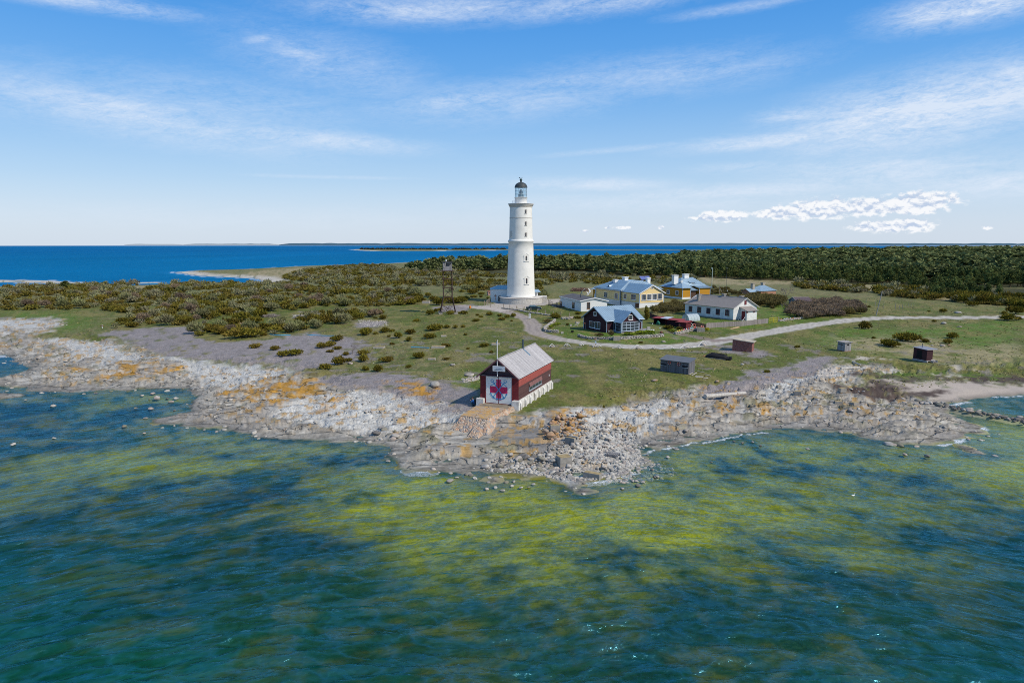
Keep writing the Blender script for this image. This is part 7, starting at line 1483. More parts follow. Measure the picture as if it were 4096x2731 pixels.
fpost('lt', [(370, 755, 122), (675, 790, 112), (823, 803, 104), (975, 815, 90), (1160, 845, 92), (1315, 882, 112), (1472, 905, 112), (1657, 932, 112), (1840, 945, 98), (2015, 965, 98), (2218, 1012, 118)], .10, 'thick wooden post along the stones in front of the lighthouse and bungalow', 'fence posts before the lighthouse', M_POST)
fpost('m', [(380, 272, 66), (480, 287, 78), (590, 297, 62), (693, 305, 68), (832, 315, 58), (877, 315, 38), (917, 308, 44), (945, 300, 38), (980, 295, 38), (1015, 292, 38), (1050, 288, 38), (75, 215, 44), (178, 222, 40)], .06, 'grey wire fence post beyond the road at the right', 'fence posts beyond the road', mat('grey post', (.30, .28, .25), .9))
# board fences
def board_fence(z, pts, h, label, m_, step=.17, gap=.03):
    X, Y, Z = gps(z, pts); r = random.Random(5); o = empty('board_fence', (float(X[0]), float(Y[0]), float(Z[0])), 0, label, 'fence'); x0, y0, z0 = o.location; m = MB(); rl = MB()
    for i in range(len(X) - 1):
        a = v3(X[i] - x0, Y[i] - y0, Z[i] - z0); b = v3(X[i + 1] - x0, Y[i + 1] - y0, Z[i + 1] - z0); L = np.linalg.norm(b - a); d = (b - a) / L; n = np.array([-d[1], d[0], 0]); t = 0
        while t < L - .05: m.obox(a + d * t - v3(0, 0, .1), d * np.array([1, 1, 0]) / np.linalg.norm(d[:2]), n, step - gap, .03, h + .1 + r.uniform(-.05, .05)); t += step
        for q in (.3, .8): rl.obox(a + n * .031 + v3(0, 0, h * q), d, n, L, .05, .08)
    m.build('boards', m_, o); rl.build('rails', m_, o)
M_FEN = siding('weathered pink grey fence boards', (.36, .31, .29), .17, True, .6, .35, (.24, .21, .20)); M_FBR = siding('brown fence boards', (.30, .185, .10), .17, True, .6, .2)
board_fence('lh', [(680, 770), (900, 750), (1100, 738), (1290, 728), (1450, 718), (1640, 692), (1850, 672)], 1.12, 'long weathered grey picket fence in front of the long white house', M_FEN); board_fence('gh', [(1545, 505), (1730, 545), (1915, 585)], 1.0, 'short brown board fence left of the grey picket fence', M_FBR)
board_fence('gh', [(1385, 470), (1540, 500)], 1.05, 'dark maroon board fence between the red shed and brown fence', M_AUB); board_fence('gh', [(130, 205), (280, 265), (420, 320)], .95, 'dark maroon board fence behind the upright juniper', M_AUB)
a = P('lh', 1860, 672); b = P('lh', 2022, 655); M_GY = mat('yellow gate paint', (.60, .48, .03), .6, .08); G_ = empty('yellow_gate', a, 0, 'two leaf yellow metal mesh gate at the end of the picket fence', 'gate'); d = v3(b[0] - a[0], b[1] - a[1], b[2] - a[2]); L = np.linalg.norm(d); d /= L
for k in (0, 1):
    p = d * L * (.01 + .5 * k); q = d * L * (.48 + .5 * k); m = MB(); u = v3(0, 0, 1.0)
    for s, t in ((p, p + u), (q, q + u), (p, q), (p + u, q + u), (p + u * .5, q + u * .5)): m.tube(s + v3(0, 0, .12), t + v3(0, 0, .12), .035, .035, 5)
    for f in np.linspace(.1, .9, 7): m.tube(lerp(p, q, f) + v3(0, 0, .12), lerp(p, q, f) + u + v3(0, 0, .12), .012, .012, 3)
    m.build('gate_leaf', M_GY, G_)
m = MB(); m.tube(d * (L + .15) - v3(0, 0, .2), d * (L + .15) + v3(0, 0, 1.3), .08, .08, 6); m.build('gate_post', M_POST, G_)
# watchtower
A = [P('tw', *q)[:2] for q in ((480, 1020), (710, 1005), (635, 972), (400, 985))]; cx = sum(q[0] for q in A) / 4; cy = sum(q[1] for q in A) / 4; zt = 2.3
WT = empty('watchtower', (cx, cy, zt), 8, 'tall rusty steel lattice watchtower with a grey board cabin on top', 'watchtower'); M_RUST = mat('rusty dark steel', (.085, .05, .042), .8, .25, 3)
hf = lambda y: hz(px('tw', 0, y)[1], cy) - zt
h_mid, h_pl, h_ro = hf(735), hf(328), hf(178); hw = 1.12; fo = 1.95; cn = [(-1, -1), (1, -1), (1, 1), (-1, 1)]
m = MB()
for a, b in cn: m.tube((a * hw, b * hw, h_mid), (a * hw, b * hw, h_pl), .095, .095, 4)
m.build('leg', M_RUST, WT); m = MB()
for a, b in cn: m.tube((a * fo, b * fo, .35), (a * hw, b * hw, h_mid), .11, .095, 4)
m.build('leg', M_RUST, WT); m = MB(); lv = [h_mid, lerp(h_mid, h_pl, .36), lerp(h_mid, h_pl, .7), h_pl]
for i in range(4):
    (a, b), (c, d) = cn[i], cn[(i + 1) % 4]
    for z_ in lv: m.tube((a * hw, b * hw, z_), (c * hw, d * hw, z_), .075, .075, 4)
    for z0, z1 in zip(lv, lv[1:]): m.tube((a * hw, b * hw, z0), (c * hw, d * hw, z1), .045, .045, 3)
    m.tube((a * fo, b * fo, .35), (c * lerp(fo, hw, .5), d * lerp(fo, hw, .5), h_mid * .5), .055, .055, 3); m.tube((c * fo, d * fo, .35), (a * lerp(fo, hw, .5), b * lerp(fo, hw, .5), h_mid * .5), .055, .055, 3); m.tube((a * lerp(fo, hw, .5), b * lerp(fo, hw, .5), h_mid * .5), (c * hw, d * hw, h_mid), .035, .035, 3)
    for s in (-1, 1): m.box(a * hw - .28, a * hw + .28, b * hw - .28, b * hw + .28, lv[1] - .03, lv[1] + .03) if s > 0 else m.box(a * hw - .25, a * hw + .25, b * hw - .25, b * hw + .25, lv[2] - .03, lv[2] + .03)
m.build('bracing', M_RUST, WT)
m = MB(); z0 = .2
for i in range(5): p, q = lerp(.3, h_pl, i / 5), lerp(.3, h_pl, (i + 1) / 5); s = 1 if i % 2 else -1; m.obox((s * .6, -.25, p), v3(-s * 1.2, 0, q - p) / np.linalg.norm((1.2, 0, q - p)), (0, 1, 0), np.linalg.norm((1.2, 0, q - p)), .5, .06, v3(0, 0, 1))
m.build('stair', M_RUST, WT); m = MB(); [m.box(a * fo - .45, a * fo + .45, b * fo - .4, b * fo + .4, -.3, .36) for a, b in cn]; m.build('footing', M_CONC, WT)
m = MB(); m.box(-1.75, 1.75, -1.6, 1.6, h_pl, h_pl + .10); m.build('platform', M_RUST, WT); hc = h_ro - .12; ws, wt_ = h_pl + (hc - h_pl) * .52, h_pl + (hc - h_pl) * .86
m = MB(); m.box(-1.15, 1.15, -1.1, 1.1, h_pl + .11, ws); m.box(-1.15, 1.15, -1.1, 1.1, wt_, hc)
for a, b in ((-1.15, -.45), (1.0, 1.15)): m.box(a, b, -1.1, -1.0, ws, wt_)
m.box(-1.15, -1.05, 1.0, 1.1, ws, wt_); m.box(1.05, 1.15, 1.0, 1.1, ws, wt_); m.box(-1.0, 1.0, .9, 1.0, ws, wt_); m.build('cabin', M_GREYW, WT); m = MB(); m.box(-1.45, 1.45, -1.35, 1.35, hc, hc + .10); m.build('roof', mat('dark roofing felt 2', (.06, .055, .05), .9), WT)
m = MB(); m.tube((-.1, 0, hc), (-.1, 0, hf(100)), .04, .03).tube((.35, 0, hc), (.30, 0, hf(115)), .04, .03).tube((-.1, 0, hf(102)), (.32, 0, hf(102)), .03, .03).tube((-1.4, -1.3, hc), (-1.4, -1.3, hf(125)), .02).tube((1.1, .8, hc), (1.1, .8, hf(118)), .02); m.build('antenna', M_RUST, WT); m = MB(); m.tube((-.35, -.6, hc + .1), (-.35, -.6, hf(148)), .13, .13, 8); m.build('lamp', M_WHITEP, WT)
m = MB(); m.tube((-.9, -1.2, h_pl + .9), (-.35, -1.2, hc + .05), .05); m.build('prop', M_LWOOD, WT)
# outhouse, shrine posts, signs
def smallhut(key, z, x, y, w, d, h, rot, label, name, wall, roof, cat):
    a = P(z, x, y); o = empty(name, a, rot, label, cat); m = MB(); m.box(0, w, 0, d, -.1, h); m.build('wall', wall, o); m = MB(); slab(m, [(-.12, -.12, h + .02), (w + .12, -.12, h + .14), (w + .12, d + .12, h + .26), (-.12, d + .12, h + .14)], .05); m.build('roof', roof, o); m = MB(); m.box(w * .35, w * .62, -.02, .01, h * .5, h * .72); m.build('opening', M_BLACK, o)
smallhut('', 'tw', 1185, 715, 1.15, 1.0, 1.35, 20, 'tiny faded pink outhouse with a rusty roof beyond the post row', 'outhouse', siding('faded pink boards', (.42, .25, .22), .14, True), mat('rusty roof tin', (.33, .10, .06), .8), 'outhouse')
M_SIGNB = mat('pale sign paint', (.75, .76, .76), .6, .04)
a = P('lt', 1285, 1040); o = empty('path_sign', a, 0, 'small white two board sign post beside the road bend', 'sign'); m = MB(); m.tube((0, 0, -.2), (0, 0, 1.55), .07, .07, 6); m.build('post', M_POST, o)
for k, (z0, z1) in enumerate(((.30, .85), (1.0, 1.32))): m = MB(); m.box(-.24, .24, -.12, -.08, z0, z1); bd = m.build('board', M_SIGNB, o); m = MB(); [m.box(-.17, .13, -.125, -.121, z1 - .10 - q * .1, z1 - .07 - q * .1) for q in range(3)]; m.build('printed_lines', mat('faded ink', (.2, .2, .22), .8), bd)
m = MB(); m.box(-.55, -.2, -.1, .2, -.05, .3); m.build('stone_foot', M_CONC, o)
a = P('dg', 990, 535); o = empty('signpost', a, 0, 'weathered signpost with grey pointing boards among rope and stones by the road', 'signpost'); H0 = sizepx('dg', 120, a); m = MB(); m.tube((0, 0, -.2), (-.02, 0, H0), .07, .06, 6); m.build('post', M_POST, o)
m = MB(); m.box(-.72, .0, -.10, -.06, H0 * .78, H0 * .86); m.build('arm', mat('grey green board', (.33, .40, .37), .8), o); m = MB(); m.box(.02, .65, -.10, -.06, H0 * .83, H0 * .92); m.build('arm', mat('pale driftwood board', (.55, .54, .5), .8), o); m = MB(); m.box(-.12, .16, -.10, -.07, H0 * .45, H0 * .76); m.build('notice', mat('pale blue notice', (.40, .52, .60), .6), o); m = MB(); m.box(-.16, .16, -.1, .1, H0, H0 + .08); m.build('cap', mat('rust cap', (.35, .13, .06), .8), o)
for (x, s) in ((1010, .22), (950, .3), (1040, .25)): q = P('dg', x, 545); stone('p', *q, s, 'stone at the foot of the road signpost', 'stones round the signpost')
# ropes over stones along the road
M_ROPE = mat('thick white rope', (.72, .70, .68), .8, .08)
def rope(z, pts, label):
    X, Y, Z = gps(z, [(p[0], p[1]) for p in pts]); o = empty('rope', (float(X[0]), float(Y[0]), float(Z[0])), 0, label, 'rope', 'thick white ropes draped over stones by the road'); x0, y0, z0 = o.location
    Q = [v3(a - x0, b - y0, c - z0 + p[2] + .04) for p, a, b, c in zip(pts, X, Y, Z)]; S = []
    for i in range(len(Q) - 1):
        p0, p1, p2, p3 = Q[max(0, i - 1)], Q[i], Q[i + 1], Q[min(len(Q) - 1, i + 2)]
        for t in np.linspace(0, 1, 7)[:-1]: S.append(.5 * (2 * p1 + (p2 - p0) * t + (2 * p0 - 5 * p1 + 4 * p2 - p3) * t * t + (3 * p1 - p0 - 3 * p2 + p3) * t ** 3))
    m = MB(); m.path(S + [Q[-1]], .06, 6); m.build('strand', M_ROPE, o, True)
    j = max(range(len(pts)), key=lambda i: pts[i][2]); stone('p', float(X[j]), float(Y[j]), float(Z[j]), max(.2, pts[j][2] * .75), 'stone propping up a white rope by the road', 'stones under the ropes')
for i, pts in enumerate(([('dg'), (195, 550, 0), (245, 548, .5), (295, 548, 0)], ['dg', (450, 535, 0), (497, 534, .45), (562, 535, 0)], ['dg', (716, 520, 0), (745, 520, .4), (792, 524, 0)], ['dg', (885, 530, 0), (985, 540, .55), (1095, 545, 0)], ['dg', (1270, 566, 0), (1340, 568, .1), (1400, 572, .5), (1460, 575, .05), (1545, 576, 0)],
                         ['dg', (1608, 578, 0), (1710, 575, .65), (1798, 570, 0)], ['dg', (1890, 578, 0), (1980, 578, .42), (2060, 582, .05), (2150, 588, .05), (2250, 582, .42), (2340, 578, 0)], ['sh', (695, 375, 0), (858, 360, .6), (970, 355, 0)], ['sh', (1000, 352, 0), (1130, 332, .08), (1243, 305, .8), (1355, 300, 0)])):
    rope(pts[0], pts[1:], ['leftmost white rope arch on the grass', 'second white rope arch from the left', 'third white rope arch from the left', 'white rope arch at the signpost', 'white rope arch right of the signpost', 'high white rope arch below the concrete box', 'long double white rope arch at the road edge', 'white rope arch left of the tallest one', 'tallest white rope arch at the right end of the row'][i])
# car
a = P('lt', 1380, 828); Cc = empty('parked_car', (a[0], a[1], a[2]), 4, 'dark blue green saloon car parked on the grass by the lighthouse', 'car'); M_CAR = mat('dark teal car paint', (.012, .030, .042), .28, .05, 2, 0, .2, .6)
m = MB(); pr = [(-2.0, .35), (-2.05, .75), (-1.95, .95), (-1.35, 1.0), (1.0, .95), (1.85, .78), (2.05, .55), (2.0, .32)]
m.prism([(x, -.82, z) for x, z in pr], (0, 1.64, 0)); m.build('body', M_CAR, Cc); m = MB(); ca = [(-1.35, 1.0), (-.95, 1.38), (.2, 1.40), (.95, .96)]
m.add([(x, -.74 if z < 1.1 else -.60, z) for x, z in ca] + [(x, .74 if z < 1.1 else .60, z) for x, z in ca], [(0, 1, 2, 3), (7, 6, 5, 4), (0, 4, 5, 1), (1, 5, 6, 2), (2, 6, 7, 3), (3, 7, 4, 0)]); cb = m.build('cabin', M_CAR, Cc)
m = MB(); m.prism([(-1.15, -.725, 1.03), (-.90, -.635, 1.33), (-.32, -.63, 1.34), (-.32, -.725, 1.03)], (0, -.012, .004)); m.prism([(-.24, -.725, 1.03), (-.24, -.63, 1.34), (.20, -.63, 1.34), (.72, -.725, 1.03)], (0, -.012, .004)); m.prism([(-1.32, -.62, 1.03), (-1.32, .62, 1.03), (-1.0, .52, 1.34), (-1.0, -.52, 1.34)], (-.012, 0, .01)); m.prism([(.92, -.62, 1.0), (.92, .62, 1.0), (.30, .52, 1.37), (.30, -.52, 1.37)], (.012, 0, .01)); m.build('window', mat('car glass', (.12, .20, .24), .15, .1, 2, 0, 0, .7), cb)
for x in (-1.3, 1.3):
    for y in (-.84, .84): m = MB(); m.tube((x, y - .09, .31), (x, y + .09, .31), .31, .31, 16); wl = m.build('wheel', mat('tyre rubber', (.015, .015, .016), .8), Cc); m = MB(); m.tube((x, y - .11, .31), (x, y + .11, .31), .17, .17, 10); m.build('hubcap', mat('hubcap grey', (.45, .47, .48), .4), wl)
m = MB(); m.box(2.0, 2.07, -.7, -.42, .55, .72); m.build('headlight', M_RW, Cc); m = MB(); m.box(2.0, 2.07, .42, .7, .55, .72); m.build('headlight', M_RW, Cc); m = MB(); m.box(-2.08, -2.0, -.75, -.45, .72, .88); m.build('tail_light', M_RED, Cc); m = MB(); m.box(-2.08, -2.0, -.25, .25, .55, .68); m.build('number_plate', M_WHITEP, Cc)
# wind turbine behind the bungalow
a = P('lt', 2290, 560); o = empty('wind_turbine', (ctr('flat', 6.6, 16.5)[0] + 1.5, 197.5, 2.6), 0, 'white helical vertical axis wind turbine behind the bungalow roof', 'wind turbine'); X0 = (px('yh', 190, 0)[0] - 2048) / F * 197.5 * 1.012; o.location.x = X0
zt_, zb2 = hz(px('yh', 0, 345)[1], 197.5) - 2.6, hz(px('yh', 0, 480)[1], 197.5) - 2.6; m = MB(); m.tube((0, 0, -.2), (0, 0, zb2 + .2), .12, .10, 8); m.build('mast', M_WHITEP, o)
for k in range(3):
    m = MB(); pts = []; 
    for t in np.linspace(0, 1, 12): r_ = .35 + 1.15 * math.sin(PI * min(1, .12 + .80 * t)) * .9; an = k * 2.094 + t * 1.5 + .6; pts.append((r_ * math.cos(an), r_ * math.sin(an), lerp(zb2 + .1, zt_, t)))
    for p, q in zip(pts, pts[1:]): w = .16; m.add([(p[0] * (1 - w), p[1] * (1 - w), p[2]), (p[0] * (1 + w), p[1] * (1 + w), p[2]), (q[0] * (1 + w), q[1] * (1 + w), q[2]), (q[0] * (1 - w), q[1] * (1 - w), q[2])], [(0, 1, 2, 3)])
    m.build('blade', M_WHITEP, o)
# masts and poles
def mast(z, x, y, top, r_, label, m_, extra=None, name='mast', Y=None, lean=0):
    a = P(z, x, y); h = hz(px(z, 0, top)[1], a[1]) - a[2]; o = empty(name, a, 0, label, 'mast'); m = MB(); m.tube((0, 0, -.2), (lean, 0, h), r_, r_ * .7, 8); m.build('shaft', m_, o)
    m = MB(); m.tube((lean - .45, 0, h - .05), (lean + .1, 0, h - .05), .05).tube((lean - .45, 0, h - .45), (lean - .45, 0, h - .0), .06) if extra else m.tube((lean - .3, 0, h - .1), (lean + .3, 0, h - .1), .04); m.build('crossarm', m_, o); return o
mast('z1', 1855, 1000, 824, .12, 'pale thin weather mast right of the ochre house', mat('pale green mast', (.50, .60, .56), .5), True); mast('z1', 1968, 1018, 824, .05, 'thin dark guyed mast behind the long house', M_DARKM)
o = mast('m', 602, 390, 110, .13, 'leaning grey wooden utility pole beside the gravel road', mat('grey pole wood', (.26, .26, .25), .9, .15), None, 'utility_pole', None, 1.1); o['category'] = 'pole'
mast('oh', 2175, 770, 500, .11, 'dark wooden pole with a brace behind the long house roof', M_POST, None, 'braced_pole')['category'] = 'pole'; a = P('oh', 2175, 770); m = MB(); m.tube((0, -.1, 2.3), (1.3, -.1, -.1), .07); m.build('brace', M_POST, bpy.data.objects['braced_pole'])
o = empty('white_cone', P('z1', 1978, 1018), 0, 'small white cone standing by the dark mast', 'cone'); m = MB(); m.lathe([(.01, 0), (.22, 0), (.2, .7), (.01, .8)], 10); m.build('cone_shell', M_WHITEP, o)
# upturned boat
p = P('sh', 1325, 575); q = P('sh', 1880, 665); L = math.hypot(q[0] - p[0], q[1] - p[1]); an = math.degrees(math.atan2(q[1] - p[1], q[0] - p[0])); o = empty('upturned_boat', p, an, 'tarred black wooden boat lying broken and upside down on the grass', 'boat'); V = []; n = 12; mmm = 9
for i in range(n + 1):
    t = i / n; w = .85 * (math.sin(PI * min(1, .30 + .62 * t)) ** .7); hh = .80 * (1 - .45 * t ** 2) * (.55 + .45 * min(1, t * 5)); 
    for j in range(mmm): a = PI * j / (mmm - 1); V.append((t * L, .45 + w * math.cos(a), max(-.05, hh * (abs(math.sin(a)) ** .75) * (1.0 if t < .78 else .75))))
M_TAR = siding('tarred black planks', (.012, .012, .015), .13, False, .4, .3, (.022, .02, .022)); m = MB(); m.add(V, [(i * mmm + j, (i + 1) * mmm + j, (i + 1) * mmm + j + 1, i * mmm + j + 1) for i in range(n) for j in range(mmm - 1)]); m.add([V[j] for j in range(mmm)], [tuple(range(mmm))]); m.build('hull', M_TAR, o)
m = MB(); m.obox((.2, .40, .72), (1, 0, -.02), (0, 1, 0), L * .78, .10, .10); m.build('keel', M_TAR, o); m = MB(); m.box(L * .92, L * 1.0, .2, .7, -.05, .45); m.build('stern_board', M_TAR, o); m = MB(); m.box(.4, L * .85, -.42, -.38, -.02, .04); m.build('chafing_strip', M_LWOOD, o)
stone('o', *P('sh', 1278, 560), .28, 'lichened stone at the bow of the upturned boat', None)
# planks and driftwood
def planks(z, pts, label, name='plank', r_=.07, m_=M_LWOOD, cat='plank', grp=None):
    X, Y, Z = gps(z, pts); o = empty(name, (float(X[0]), float(Y[0]), float(Z[0]) + .06), 0, label, cat, grp); m = MB(); d = v3(X[1] - X[0], Y[1] - Y[0], Z[1] - Z[0])
    if 'log' in name: m.tube((0, 0, .08), d + v3(0, 0, .08), r_ * 1.3, r_, 7)
    else: L = np.linalg.norm(d); d /= L; m.obox((0, 0, 0), d, np.array([-d[1], d[0], 0]), L, r_ * 2.2, .05)
    m.build('timber', m_, o)
for i, (p, q) in enumerate((((935, 1000), (1045, 940)), ((995, 1018), (1110, 955)), ((1110, 920), (1265, 952)), ((1060, 1035), (1260, 1050)), ((1075, 1062), (1250, 1062)), ((1300, 1000), (1422, 1032)), ((1250, 1098), (1370, 1085)))): planks('sh', [p, q], 'pale plank lying on the ground beside the grey shed', r_=.06, grp='planks beside the grey shed')
planks('ro', [(408, 120), (612, 97)], 'long bleached log across the shore rocks', 'log', .22, M_LWOOD, 'log'); planks('r', [(780, 1128), (940, 1122)], 'pale thin log on the right shingle', 'log', .14, M_LWOOD, 'log'); planks('r', [(880, 1074), (950, 1100)], 'short grey driftwood log above the right shingle', 'log', .1, M_LWOOD, 'log'); planks('r', [(1615, 1096), (1672, 1094)], 'small pale plank in front of the red cabin', r_=.06)
planks('pl', [(770, 345), (925, 262)], 'orange lichened timber in the stone heap', 'plank', .13, mat('orange timber', (.48, .27, .10), .9)); planks('l', [(2130, 568), (2235, 562)], 'long pale pole lying at the scrub edge', 'log', .1, M_LWOOD, 'log')
for i in range(3): planks('lh', [(1140 + i * 25, 792 - i * 12), (1320 - i * 15, 758 - i * 6)], 'fresh yellow board in the small pile before the picket fence', 'board', .09, M_NWOOD, 'board', 'fresh boards before the picket fence')
a = P('pl', 1295, 775); o = empty('pallet', a, -25, 'broken grey slatted pallet on the stony spit', 'pallet'); m = MB(); [m.box(k * .18, k * .18 + .1, 0, .9, .22, .26) for k in range(7)]; m.build('slats', M_GREYW, o); m = MB(); m.box(0, 1.2, 0, .08, .08, .21).box(0, 1.2, .8, .88, .08, .21); m.build('runner', M_GREYW, o)
# red open shed with tools
g = lambda x, y: P('gh', x, y); a = g(270, 430); b = g(1050, 520); an = math.degrees(math.atan2(b[1] - a[1], b[0] - a[0])); L = math.hypot(b[0] - a[0], b[1] - a[1]); o = empty('red_shed', a, an, 'low maroon tool shed with a red felt roof partly covered by a pale sheet', 'shed'); M_RRF = mat('dull red roofing felt', (.30, .055, .055), .85, .12)
m = MB(); m.box(0, L, 1.6, 1.7, -.2, 1.35).box(0, .08, 0, 1.6, -.2, 1.3).box(L * .52, L, .05, 1.59, -.2, 1.25); m.build('wall', M_AUB, o); m = MB(); slab(m, [(-.3, -.35, 1.38), (L * .48, -.35, 1.38), (L * .48, 2.0, 1.58), (-.3, 2.0, 1.58)], .06); m.build('roof', M_RRF, o)
m = MB(); slab(m, [(L * .30, -.40, 1.45), (L * .60, -.40, 1.45), (L * .60, 2.1, 1.66), (L * .30, 2.1, 1.66)], .04); m.build('pale_sheet', mat('pale lilac plastic sheet', (.58, .60, .68), .5), o); m = MB(); slab(m, [(L * .5, -.45, 1.30), (L * 1.12, -.45, 1.30), (L * 1.12, 1.9, 1.48), (L * .5, 1.9, 1.48)], .06); m.build('roof', M_RRF, o)
m = MB(); m.box(.1, .2, -.1, 0, -.1, 1.3).box(L * .5, L * .5 + .08, -.1, 0, -.1, 1.3); m.build('post', M_RED, o)
a = g(1060, 545); o = empty('maroon_hut', a, an, 'small maroon hut with a red roof right of the tool shed', 'hut'); m = MB(); m.box(1.0, 2.5, -1.2, .8, -.2, 1.35); m.build('wall', mat('maroon hut boards', (.13, .02, .025), .8, .15), o); m = MB(); slab(m, [(.0, -1.5, 1.38), (2.8, -1.5, 1.38), (2.8, 1.2, 1.52), (.0, 1.2, 1.52)], .06); m.build('roof', M_RRF, o); m = MB(); m.box(1.02, 1.06, -1.23, -1.2, .5, .8); m.build('window', M_WHITEP, o)
for (x, y, c_, lab) in ((385, 370, M_RED, 'red ring hung at the tool shed front'), (925, 450, mat('yellow ring', (.5, .36, .04), .6), 'yellow ring hung on the tool shed'), (1287, 525, M_BUOY, 'small orange ring against the maroon hut'), (1440, 520, M_WHITEP, 'white ring against the maroon fence'), (1535, 535, M_BUOY, 'large orange red ring against the fence corner')):
    q = g(x, y); lifering((q[0], q[1] - (.6 if x < 1000 else .2), q[2] + (.75 if x < 1000 else .42)), (.3, -1, .1), .30, .06, lab, c_, 'rings by the red shed')
a = g(385, 455); o = empty('green_tarp', (a[0], a[1] - .7, a[2]), 0, 'green tarpaulin bundle in front of the tool shed', 'tarpaulin'); V, T = rock_v(77, 2, 1.1, .3); ob = link('cloth', npmesh('cloth', V * .48, T, mat('green tarpaulin', (.02, .16, .11), .7, .15)), o); ob.location.z = .3
# fishing floats
fl = {'y': ((.62, .55, .08), 'yellow'), 'o': ((.62, .18, .04), 'orange'), 'p': ((.70, .22, .20), 'pink'), 'w': ((.72, .74, .76), 'white'), 'b': ((.10, .18, .35), 'blue'), 't': ((.35, .55, .60), 'pale turquoise'), 'r': ((.55, .06, .04), 'red'), 'k': ((.03, .03, .04), 'black')}
def floats(z, lst, hh, where, grp):
    X, Y, Z = gps(z, [(q[0], q[1] + 0) for q in lst])
    for (x_, y_, c_, s), x, y, zz in zip(lst, X, Y, Z):
        o = empty('fishing_float', (float(x), float(y), float(zz) + hh), 0, fl[c_][1] + ' round fishing float ' + where, 'float', grp + ', ' + fl[c_][1]); m = MB(); m.ball((0, 0, s), s, 12, (1, 1, .95)); m.build('ball', mat('float ' + fl[c_][1], fl[c_][0], .4, .06, 3, 0), o, True); m = MB(); m.tube((0, 0, 1.85 * s), (0, 0, 2.15 * s), .04, .04, 6); m.build('eye', M_DARKM, o)
floats('gh', [(1000, 770, 'y', .14), (1030, 767, 'o', .12), (1070, 762, 'y', .20), (1105, 752, 'o', .13), (1145, 742, 'y', .15), (1190, 728, 'p', .14), (1225, 718, 'p', .16), (1260, 708, 'k', .13), (1290, 702, 'w', .15), (1320, 697, 'r', .12), (1350, 691, 'b', .14), (1385, 684, 'o', .12), (1420, 678, 't', .17), (1455, 670, 't', .15), (1490, 666, 't', .16), (1520, 662, 'o', .13), (1550, 657, 'p', .17), (1580, 653, 'r', .15), (1600, 650, 'w', .12)], .58, 'on the short stone wall beside the red hut', 'floats on the short stone wall')
floats('lh', [(2090, 636, 'o', .12), (2120, 633, 'k', .13), (2150, 630, 'w', .14), (2180, 627, 'w', .14), (2210, 624, 'w', .13), (2235, 621, 'k', .12), (2265, 617, 'w', .13), (2290, 613, 'o', .12), (2320, 609, 'o', .13), (2345, 606, 'w', .12)], .38, 'on the stone wall right of the yellow gate', 'floats right of the gate')
floats('gh', [(1760, 672, 'p', .19), (1815, 675, 'p', .16)], .86, 'on the concrete box by the picket fence', 'floats on the box'); floats('gh', [(232, 452, 'w', .14), (465, 588, 'w', .13)], 0, 'lying on the cottage lawn', 'floats on the lawn'); floats('dg', [(688, 168, 'w', .17)], .1, 'beside the wooden rack on the lawn', 'float by the rack')
# wind sock, brown barrel, bucket, bench, well box, crates
a = P('dh', 395, 740); o = empty('wind_sock', (B_x := ctr('dark', -1.0, 6.2)[0], ctr('dark', -1.0, 6.2)[1], 2.2), -30, 'orange fish shaped wind sock flying before the cottage window', 'wind sock'); m = MB(); m.tube((.2, 0, -.1), (.2, 0, 1.55), .02); m.build('pole', M_GREYT, o)
m = MB(); m.ball((0, 0, 1.35), .18, 8, (1.7, .8, .8)); m.build('body', mat('orange cloth', (.75, .20, .09), .8), o, True); m = MB(); m.tube((-.25, 0, 1.35), (-.75, 0, 1.33), .07, .02, 5); m.build('tail', mat('dark cloth', (.06, .06, .12), .8), o)
a = P('tw', 903, 915); o = empty('orange_barrel', a, 0, 'small orange barrel on the track near the watchtower', 'barrel'); m = MB(); m.lathe([(.01, 0), (.27, 0), (.3, .35), (.27, .7), (.01, .7)], 14); m.build('barrel', mat('orange plastic', (.75, .22, .02), .5), o)
a = P('dg', 2115, 318); o = empty('rusty_pot', a, 0, 'rusty brown round pot at the end of the stone garden wall', 'pot'); m = MB(); m.ball((0, 0, .28), .32, 12, (1.1, 1, .85)); m.build('pot', mat('rust brown iron', (.17, .07, .04), .8), o)
a = P('dg', 597, 300); o = empty('black_tub', a, 0, 'black tub on the lawn left of the cottage', 'tub'); m = MB(); m.lathe([(.22, 0), (.28, .42), (.24, .42), (.2, .05)], 12); m.build('tub', M_BLACK, o)
for (z, x, y, w, h, lab) in (('dg', 422, 318, .5, .4, 'pale block on the lawn at the end of the curved wall'), ('dg', 1250, 300, 1.0, .45, 'grey well box at the corner of the cottage'), ('dg', 1897, 275, .65, .95, 'tan pedestal right of the cottage terrace'), ('dg', 685, 140, .9, .35, 'pale flat stone trough on the lawn'), ('dg', 570, 190, .45, .4, 'small white bucket seat on the lawn')): block(z, x, y, w, w * .7, h, lab, 'block', 5, mat('pale grey slab', (0, 0, 0)), 'garden_block')
a = P('dg', 660, 195); o = empty('wooden_rack', a, 10, 'small leaning wooden rack on the lawn left of the cottage', 'rack'); m = MB(); m.tube((-.6, 0, 0), (.0, 0, .55), .05).tube((.35, 0, 0), (.0, 0, .55), .05).tube((-.3, -.2, .25), (.3, -.2, .3), .05); m.build('frame', M_LWOOD, o)
a = P('dg', 1800, 290); o = empty('terrace_edging', (a[0], a[1], a[2]), 30, 'low white block edged terrace right of the cottage gable', 'terrace'); m = MB(); m.box(0, 3.2, 0, 2.6, -.1, .26); m.build('deck', mat('grey terrace boards', (.30, .29, .30), .8), o); m = MB(); [m.box(k * .5, k * .5 + .28, -.32, -.04, -.05, .4) for k in range(6)]; m.build('edging_blocks', M_WHITE, o)
